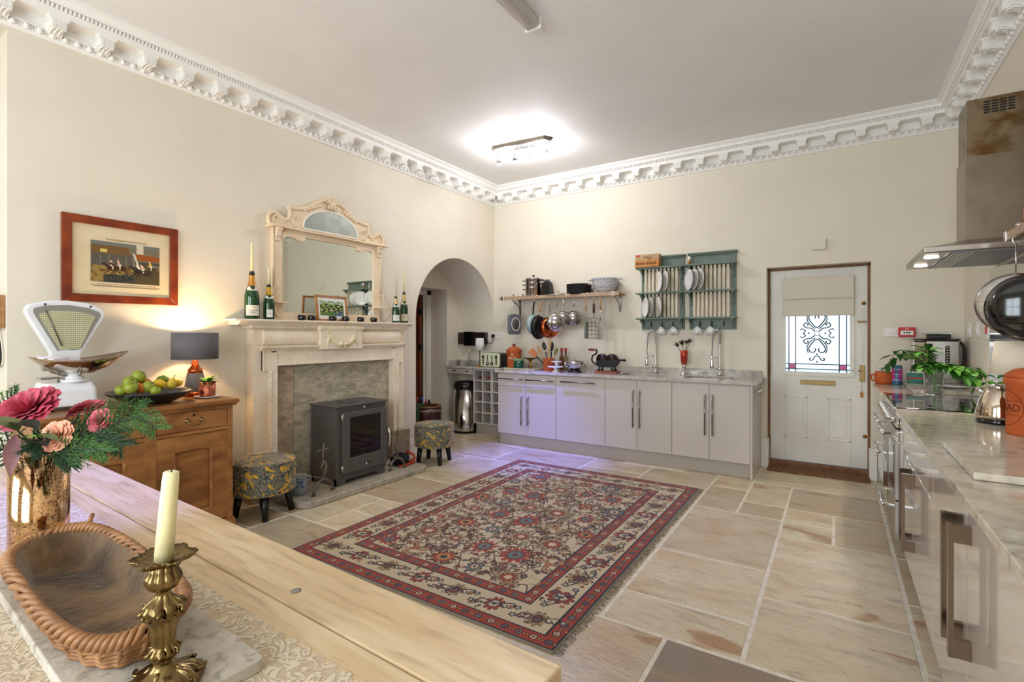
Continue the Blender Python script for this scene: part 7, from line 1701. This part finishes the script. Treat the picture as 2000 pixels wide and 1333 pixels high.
up_ = MB().box(.66, 4.05, 2.42, XR-.002, 4.30, 2.765).build('upper_sleeve', m_chim, hd_)
m = MB()
for k in range(4):
    for j in range(5): m.box(.735+.036*k, 4.048, 2.67+.016*j, .764+.036*k, 4.0515, 2.679+.016*j)
tag(m.build('vent_slots', m_black, up_), kind='stuff')
MB().box(hx0+.12, hy0+.03, hz-.004, XR-.02, hy1-.03, hz+.002).build('filter_panel', mat('filter_grey', '#8a8f96', .4, .8), hd_)
m = MB()
for k in range(5): m.box(hx0+.14+.02*k, hy0+.05, hz-.006, hx0+.146+.02*k, hy1-.05, hz-.003)
tag(m.build('filter_ribs', m_steelv, hd_), kind='stuff')
m_led = mat('hood_led', '#ffffff', .4, emit='#fff4e0', estr=14)
for y in (hy0+.22, hy1-.22):
    MB().lathe([(.036, 0), (.036, -.004), (.03, -.005), (0, -.005)], (hx0+.06, y, hz), 20).build('downlight', m_led, hd_)
    l = bpy.data.lights.new('hood_light', 'SPOT'); l.energy = 9; l.spot_size = R(110); l.spot_blend = .6; l.color = (1, .93, .82); l.shadow_soft_size = .03
    o = bpy.data.objects.new('hood_light', l); C.objects.link(o); o.location = (hx0+.06, y, hz-.012)
# ---- rail with pans on the right wall
rl_ = thing('wall_pan_rail', 'bleached oak pan shelf with steel clips beside the extractor hood', 'shelf', (.8, 2.5, 1.85))
rz = 1.855; rxx = .745
MB().box(rxx-.01, 1.2, rz-.02, rxx+.01, 3.62, rz+.022).build('front_rail', m_shelf, rl_, bevel=.003)
MB().box(rxx+.01, 1.2, rz-.008, XR-.002, 3.5, rz+.010).build('board', MATS['orange_oak'], rl_)
MB().box(rxx-.016, 3.555, rz-.026, rxx+.016, 3.595, rz+.028).build('rail_clip', m_steelv, rl_, bevel=.003)
for y in (3.38, 3.13): MB().ball((rxx-.004, y, rz+.026), .013, 10, 6).build('rail_stud', m_chrome, rl_)
for y in (3.42, 1.4): MB().tube([(XR-.004, y, 1.62), (XR-.06, y, 1.74), (rxx+.02, y, 1.845)], .007, 8).build('bracket_arm', m_steel, rl_)
def rhook(y):
    MB().tube(bez([(rxx, y, rz-.018), (rxx-.012, y, rz-.026), (rxx-.012, y, rz-.045), (rxx, y, rz-.056), (rxx+.01, y, rz-.045)], 4), .0038, 6).build('hook', m_chrome, rl_); return Vector((rxx, y, rz-.054))
h = rhook(3.21); t = thing('black_skillet', 'glossy black deep frying pan hanging beside the extractor hood', 'pan', h)
c = Vector((.735, 3.22, 1.475)); FM = tilt_frame(c, (-.30, -.95, 0)); r_ = .155
MB().lathe([(0, .0), (r_*.70, 0), (r_*.80, -.006), (r_*.93, -.035), (r_, -.075), (r_*1.03, -.078), (r_*.99, -.075), (r_*.9, -.035), (r_*.7, -.006), (0, -.006)], n=48, M=FM).build('pan', m_blackg, t)
a = FM @ Vector((0, r_, -.07)); MB().cyl(a, a.lerp(h, .22), .012, 10).build('ferrule', m_steelv, t)
MB().tube([a.lerp(h, .2), a.lerp(h, .35), a.lerp(h, .8), h], [.014, .019, .017, .008], 12, flat=(1, .55)).build('handle', m_blackg, t)
h = rhook(3.44); t = thing('hanging_pan_cover', 'pale steel pan cover hanging behind the black skillet', 'pan cover', h)
c = Vector((.742, 3.44, 1.50)); FM = tilt_frame(c, (-.30, -.95, 0)); MB().lathe([(.15, 0), (.152, .004), (.14, .008), (.08, .02), (0, .024)], n=40, M=FM).build('disc', m_steel, t)
MB().tube([c+Vector((0, 0, .15)), h], .004, 6).build('wire_loop', m_chrome, t)
p = Vector((.79, 3.26, rz+.011)); t = thing('copper_jug', 'small copper jug on the shelf beside the extractor hood', 'jug', p)
MB().lathe([(0, 0), (.05, 0), (.062, .03), (.06, .07), (.04, .11), (.045, .14), (.04, .14), (.035, .11), (0, .02)], p, 28).build('body', m_copper, t); MB().tube(bez([p+Vector((-.03, -.03, .13)), p+Vector((-.06, -.06, .11)), p+Vector((-.06, -.05, .05))], 5), .005, 7).build('handle', m_copper, t)
# ---- things on the right worktop
gb = thing('granite_chopping_board', 'thick pale granite chopping board on the near worktop', 'board', (.57, 2.29, WZ))
MB().box(.345, 2.02, WZ+.001, .83, 2.56, WZ+.024).build('slab', m_granite2, gb, bevel=.004)
p = Vector((.672, 3.385, WZ)); t = thing('steel_kettle', 'conical polished steel kettle with black handle and base', 'kettle', p)
MB().lathe([(0, 0), (.088, 0), (.09, .012), (.086, .022), (0, .022)], p, 36).build('power_base', m_blackg, t)
MB().lathe([(.09, .024), (.092, .04), (.08, .10), (.06, .155), (.05, .175), (0, .178)], p, 40).build('body', mat('kettle_steel', '#cfc3b2', .06, 1), t)
MB().lathe([(.05, .174), (.04, .188), (.012, .195), (0, .196)], p, 28).build('lid', m_steelv, t)
MB().tube(bez([p+Vector((.055, -.02, .16)), p+Vector((.045, -.03, .235)), p+Vector((.10, -.05, .22)), p+Vector((.125, -.06, .13)), p+Vector((.10, -.05, .055))], 6), .0115, 10).build('handle', m_blackg, t)
MB().tube([p+Vector((-.05, .05, .145)), p+Vector((-.075, .075, .165))], [.02, .008], 10).build('spout', m_steelv, t)
p = Vector((.712, 3.05, WZ)); t = thing('bread_crock', 'terracotta bread crock with round stamped badge beside the kettle', 'crock', p)
r_ = .085; MB().lathe([(0, 0), (r_*.97, 0), (r_, .008), (r_, .215), (r_*1.08, .222), (r_*1.1, .245), (r_*1.05, .25), (0, .25)], p, 48).build('body', m_terra, t)
ld = MB().lathe([(r_*1.06, .25), (r_*1.06, .262), (r_*.7, .285), (r_*.2, .295), (0, .295)], p, 40).build('lid', m_terra, t); MB().lathe([(.016, .293), (.014, .305), (.026, .318), (0, .33)], p, 18).build('knob', m_terra, ld)
m_stamp = mat('stamp_brown', '#5a2812', .8); sa = PI+.10
wrapped('BREAD', p, r_, .118, sa, .045, 'crock_lettering', m_stamp, t)
m = MB(); m.tube([(p.x+(r_+.0005)*math.cos(sa+.078*math.cos(q)/r_), p.y+(r_+.0005)*math.sin(sa+.078*math.cos(q)/r_), p.z+.118+.078*math.sin(q)) for q in [2*PI*k/48 for k in range(48)]], .0011, 4, closed=True)
m.build('badge_ring', m_stamp, t)
for z, w in ((.148, .068), (.088, .068)): MB().tube([(p.x+(r_+.0005)*math.cos(sa+w*q/r_), p.y+(r_+.0005)*math.sin(sa+w*q/r_), p.z+z) for q in [k/8-1 for k in range(17)]], .0009, 4).build('badge_line', m_stamp, t)
p = Vector((.785, 3.54, WZ)); t = thing('cream_shade_lamp', 'lamp with wide cream shade behind the kettle', 'lamp', p)
MB().lathe([(0, 0), (.05, 0), (.05, .01), (.02, .03), (.035, .09), (.02, .16), (.008, .20), (.008, .27)], p, 24).build('base', mat('dark_green_glaze', '#1f3a2e', .2, coat=.4), t)
MB().lathe([(.118, .235), (.098, .405)], p, 40, cap=False).build('shade', mat('cream_shade', '#e8dcc6', .85), t, solid=.002)
# corner group
p = at(1725, 748, z=WZ); p = Vector((.352, 5.52, WZ)); t = thing('small_planter', 'small terracotta pot by the doorway', 'pot', p)
MB().lathe([(0, 0), (.062, 0), (.072, .02), (.076, .07), (.068, .095), (.072, .105), (.066, .107), (.06, .09), (.062, .03), (0, .02)], p, 32).build('body', m_terra, t)
MB().tube(bez([p+Vector((-.066, -.02, .08)), p+Vector((-.095, -.03, .075)), p+Vector((-.09, -.03, .03)), p+Vector((-.066, -.02, .025))], 5), .007, 7).build('handle', m_terra, t)
p = Vector((.437, 5.47, WZ)); t = thing('patterned_tin', 'tall blue and pink patterned tin', 'tin', p)
MB().lathe([(0, 0), (.036, 0), (.037, .004), (.037, .165), (.034, .168), (0, .168)], p, 28).build('body', mat('blue_tin', '#3f6f8c', .3, c2='#2c4f74', sc=25), t)
for a in (-2.5, -.9): MB().grid(lambda u, v: (p.x+.0375*math.cos(a+(u-.5)*.9), p.y+.0375*math.sin(a+(u-.5)*.9), p.z+.045+.09*v), 6, 2).build('pink_panel', mat('pink_print', '#c23f8e', .35), t)
for z in (.04, .09, .135): MB().lathe([(.0374, z), (.0378, z+.002), (.0374, z+.004)], p, 28, cap=False).build('white_line', m_whitep, t)
bz2 = WZ+.032
one(MB().box(.475, 4.74, WZ+.001, .865, 5.42, WZ+.031), 'bread_board', m_granite2, 'pale stone board under the coffee machine', 'board', (.67, 5.1, WZ), bevel=.004)
p = Vector((.545, 5.36, bz2)); t = thing('green_caddy', 'green tin caddy with red band', 'tin', p)
MB().box(p.x-.05, p.y-.04, bz2, p.x+.05, p.y+.04, bz2+.085).build('body', mat('caddy_green', '#2f6f5f', .35), t, bevel=.004); MB().box(p.x-.051, p.y-.041, bz2+.035, p.x+.051, p.y+.041, bz2+.045).build('red_band', m_red, t); MB().box(p.x-.051, p.y-.041, bz2+.085, p.x+.051, p.y+.041, bz2+.092).build('lid', m_whitep, t)
cm = thing('coffee_machine', 'silver and black bean to cup coffee machine in the corner', 'coffee machine', (.70, 5.52, WZ))
x0, x1, y0, y1 = .545, .845, 5.43, 5.655; zt = 1.30
MB().box(x0+.085, y0, WZ+.01, x1, y1, zt).build('body', m_satin, cm, bevel=.012); MB().box(x0, y0+.02, WZ+.09, x0+.085, y1, zt-.01).build('side_tank', m_steelv, cm, bevel=.008)
MB().box(x0+.085, y0-.004, WZ+.16, x0+.125, y0+.002, zt-.03).build('black_strip', m_blackg, cm); MB().box(x0, y0-.02, zt, x1, y1, zt+.012).build('top_rim', m_blackg, cm, bevel=.004)
pn = MB().prism(rounded([(x1-.095, WZ+.20), (x1-.065, WZ+.20), (x1-.065, zt-.045), (x1-.095, zt-.045)], .014, 4), 'y', y0-.006, y0+.001).build('button_panel', m_blackg, cm)
for k in range(6): MB().cyl((x1-.08, y0-.004, WZ+.215+.023*k), (x1-.08, y0-.009, WZ+.215+.023*k), .008, 10).build('button', m_steelv, pn)
MB().tube(bez([(x1-.005, y0+.05, zt-.01), (x1+.03, y0+.05, zt-.06), (x1+.028, y0+.05, zt-.2), (x1-.004, y0+.05, WZ+.12)], 6), .011, 8).build('side_hose', m_black, cm)
MB().box(x0+.05, y0-.10, WZ+.034, x1-.03, y0-.002, WZ+.075).build('drip_tray', m_steel, cm, bevel=.006)
p = Vector((.715, 5.53, zt+.013)); t = thing('milk_jug_tray', 'small black and steel tray stacked on the coffee machine', 'tray', p)
MB().box(p.x-.07, p.y-.06, p.z, p.x+.08, p.y+.06, p.z+.035).build('block', m_black, t, bevel=.006); MB().box(p.x-.10, p.y-.08, p.z+.036, p.x+.09, p.y+.07, p.z+.044).build('plate', m_steelv, t, bevel=.002)
for y, z, r_, lab in ((5.02, bz2, .12, 'grey plate on the stone board behind the glass vase'), ):
    p = Vector((.735, y, z)); t = thing('stacked_plate', lab, 'plate', p); MB().lathe([(0, 0), (.07, 0), (.11, .014), (.112, .017), (.07, .006), (0, .006)], p, 36).build('disc', mat('pale_grey_plate', '#c6c8cf', .25), t)
# glass vase of basil
p = Vector((.585, 4.695, WZ)); gv = thing('glass_vase', 'clear glass vase of basil on a steel coaster beside the hob', 'vase', p)
MB().lathe([(0, .012), (.05, .012), (.052, .016), (.06, .175), (.057, .175), (.048, .024), (0, .022)], p, 36).build('glass', m_thin, gv)
MB().lathe([(0, .0), (.062, 0), (.064, .004), (.06, .011), (0, .011)], p, 36).build('coaster', m_chrome, gv)
m_herb = mat('basil_green', '#5f9a35', .45, c2='#3f7a24', sc=25, c3='#9cc45a', sc3=18, amt3=.5); m_herbd = mat('basil_dark', '#2f6a24', .45, c2='#245318', sc=25); m_hst = mat('herb_stem', '#8aa85a', .5)
def herb(pts, lab, seed, nl, L0, mt=None, spread=.03):
    rg = random.Random(seed); P = bez([Vector(q) for q in pts], 8); n = len(P); t = thing('basil_stem', lab, 'herb', P[0], 'basil stems in the glass vase')
    MB().tube(P, .0024, 6).build('stalk', m_hst, t)
    for k in range(nl):
        f_ = .42+.58*(k/nl); i = min(int(f_*(n-1)), n-2); o = P[i]; a = rg.uniform(0, 2*PI); d = (P[i+1]-P[i]).normalized()
        dd = d*.6+Vector((math.cos(a), math.sin(a), rg.uniform(-.5, .6))); m = MB(); leaf(m, o+Vector((math.cos(a), math.sin(a), 0))*rg.uniform(0, spread), dd, L0*rg.uniform(.6, 1.1), L0*rg.uniform(.22, .34), rg.uniform(.2, .7), .3)
        m.build('leaf', (m_herb, m_herbd)[(k % 3) == 0] if mt is None else mt, t, fix=False)
q = p
herb([q+Vector((0, 0, .03)), q+Vector((-.005, 0, .18)), q+Vector((-.04, -.02, .26)), q+Vector((-.03, -.02, .345))], 'upright bushy basil stem', 61, 46, .075, None, .045)
herb([q+Vector((.01, .01, .03)), q+Vector((-.01, 0, .18)), q+Vector((-.06, -.04, .22)), q+Vector((-.085, -.05, .19))], 'basil stem bending low over the vase rim', 62, 26, .08)
herb([q+Vector((0, .01, .03)), q+Vector((-.015, .02, .18)), q+Vector((-.10, .15, .29)), q+Vector((-.15, .30, .245))], 'long basil stem arching towards the caddy', 63, 16, .075)
herb([q+Vector((.01, 0, .03)), q+Vector((-.01, .03, .18)), q+Vector((-.12, .35, .31)), q+Vector((-.19, .62, .25)), q+Vector((-.235, .74, .13))], 'longest basil stem trailing over the terracotta pot', 64, 22, .075, m_herbd)
herb([q+Vector((0, -.01, .03)), q+Vector((.02, 0, .18)), q+Vector((.12, -.04, .20)), q+Vector((.20, -.08, .13))], 'basil stem spilling towards the kettle', 65, 30, .085)
herb([q+Vector((.02, 0, .03)), q+Vector((.03, 0, .18)), q+Vector((.15, -.02, .21)), q+Vector((.25, -.06, .16)), q+Vector((.27, -.08, .06))], 'basil stem drooping to the worktop beside the splashback', 66, 30, .085)
herb([q+Vector((0, 0, .03)), q+Vector((.02, .02, .18)), q+Vector((.07, .02, .22)), q+Vector((.12, .02, .20))], 'short basil stem in the middle of the bunch', 67, 24, .07)
m = MB()
for k in range(3):
    a = k*2.1; leaf(m, q+Vector((.02*math.cos(a), .02*math.sin(a), .05+.02*k)), (math.cos(a), math.sin(a), .5), .05, .018)
tag(m.build('submerged_leaves', m_herbd, gv, fix=False), kind='stuff')

# ================================================================== CEILING FITTINGS
bt = thing('batten_light', 'white fluorescent batten light with clear diffuser on the ceiling', 'ceiling light', (-1.6, 2.0, ZC-.08))
MB().box(-1.63, 1.15, ZC-.035, -1.565, 2.69, ZC-.001).build('tray', m_whitep, bt, bevel=.003)
MB().prism([(-1.65, ZC-.025), (-1.652, ZC-.06), (-1.63, ZC-.078), (-1.565, ZC-.078), (-1.543, ZC-.06), (-1.545, ZC-.025)], 'y', 1.14, 2.70).build('diffuser', mat('prismatic_diffuser', '#eee8e0', .15, trans=.75, ior=1.3), bt)
MB().box(-1.655, 2.695, ZC-.082, -1.54, 2.71, ZC-.015).build('end_cap', m_whitep, bt, bevel=.004)
MB().cyl((-1.598, 1.2, ZC-.055), (-1.598, 2.66, ZC-.055), .013, 12).build('tube', m_whitep, bt)
fc = Vector((-2.755, 4.42, ZC)); ct_ = thing('crystal_spot_bar', 'lit four spot ceiling bar with hanging crystal beads', 'ceiling light', (fc.x, fc.y, ZC-.2))
d_ = Vector((.996, .086, 0)); s_ = Vector((-.086, .996, 0))
def fp_(a, b, z): q = fc+d_*a+s_*b; return (q.x, q.y, ZC-z)
hexa = [(-.36, 0), (-.30, -.085), (.30, -.085), (.36, 0), (.30, .085), (-.30, .085)]
m = MB(); m.add([fp_(a, b, .002) for a, b in hexa]+[fp_(a*.93, b*.8, .03) for a, b in hexa], [tuple(range(6)), tuple(reversed(range(6, 12)))]+[(i, (i+1) % 6, (i+1) % 6+6, i+6) for i in range(6)]); m.build('ceiling_plate', mat('grey_metal', '#938e88', .4, 1), ct_)
m_cry = mat('crystal_bead', '#e6eaf6', .05, trans=.9, ior=1.5)
m = MB()
for i in range(30):
    for sd_ in (-1, 1):
        for k in range(2 if i % 5 else 4): q = fp_(-.30+.6*i/29, sd_*.06, .038+.017*k); m.ball(q, .0075, 6, 4)
tag(m.build('crystal_beads', m_cry, ct_), kind='stuff')
m_bulb = mat('led_bulb', '#ffffff', .3, emit='#dfe6ff', estr=60)
aims = [(-.27, (-2.85, 4.66, 0)), (-.09, (-2.45, 5.1, .35)), (.09, (-2.36, .70, .77)), (.27, (-1.5, 3.2, 0))]
for k, (a, aim) in enumerate(aims):
    b0 = Vector(fp_(a, 0, .03)); b1 = Vector(fp_(a, 0, .10)); dv = (Vector(aim)-b1).normalized()
    h = MB().cyl(b0, b1, .007, 8).ball(b1, .012, 8, 6).build('arm', m_chrome, ct_)
    e = b1+dv*.065
    MB().tube([b1, b1+dv*.02, e], [.014, .024, .03], 16).build('spot_head', m_chrome, ct_)
    MB().ball(e, (.022, .022, .022), 10, 6).build('bulb', m_bulb, ct_)
    l = bpy.data.lights.new('spot_lamp', 'SPOT'); l.energy = (330, 60, 1000, 40)[k]; l.color = (.13, .15, 1) ; l.spot_size = R((36, 36, 19, 60)[k]); l.spot_blend = .9; l.shadow_soft_size = .03
    o = bpy.data.objects.new('spot_lamp', l); C.objects.link(o); o.location = e+dv*.04; o.rotation_euler = (-dv).to_track_quat('Z', 'Y').to_euler()
for a in (-.2, .2):   # wide spill of the lit bulbs and crystals of this fitting
    l = bpy.data.lights.new('bulb_spill', 'POINT'); l.energy = 12; l.color = (.98, .98, 1); l.shadow_soft_size = .05
    o = bpy.data.objects.new('bulb_spill', l); C.objects.link(o); o.location = fp_(a, 0, .12)
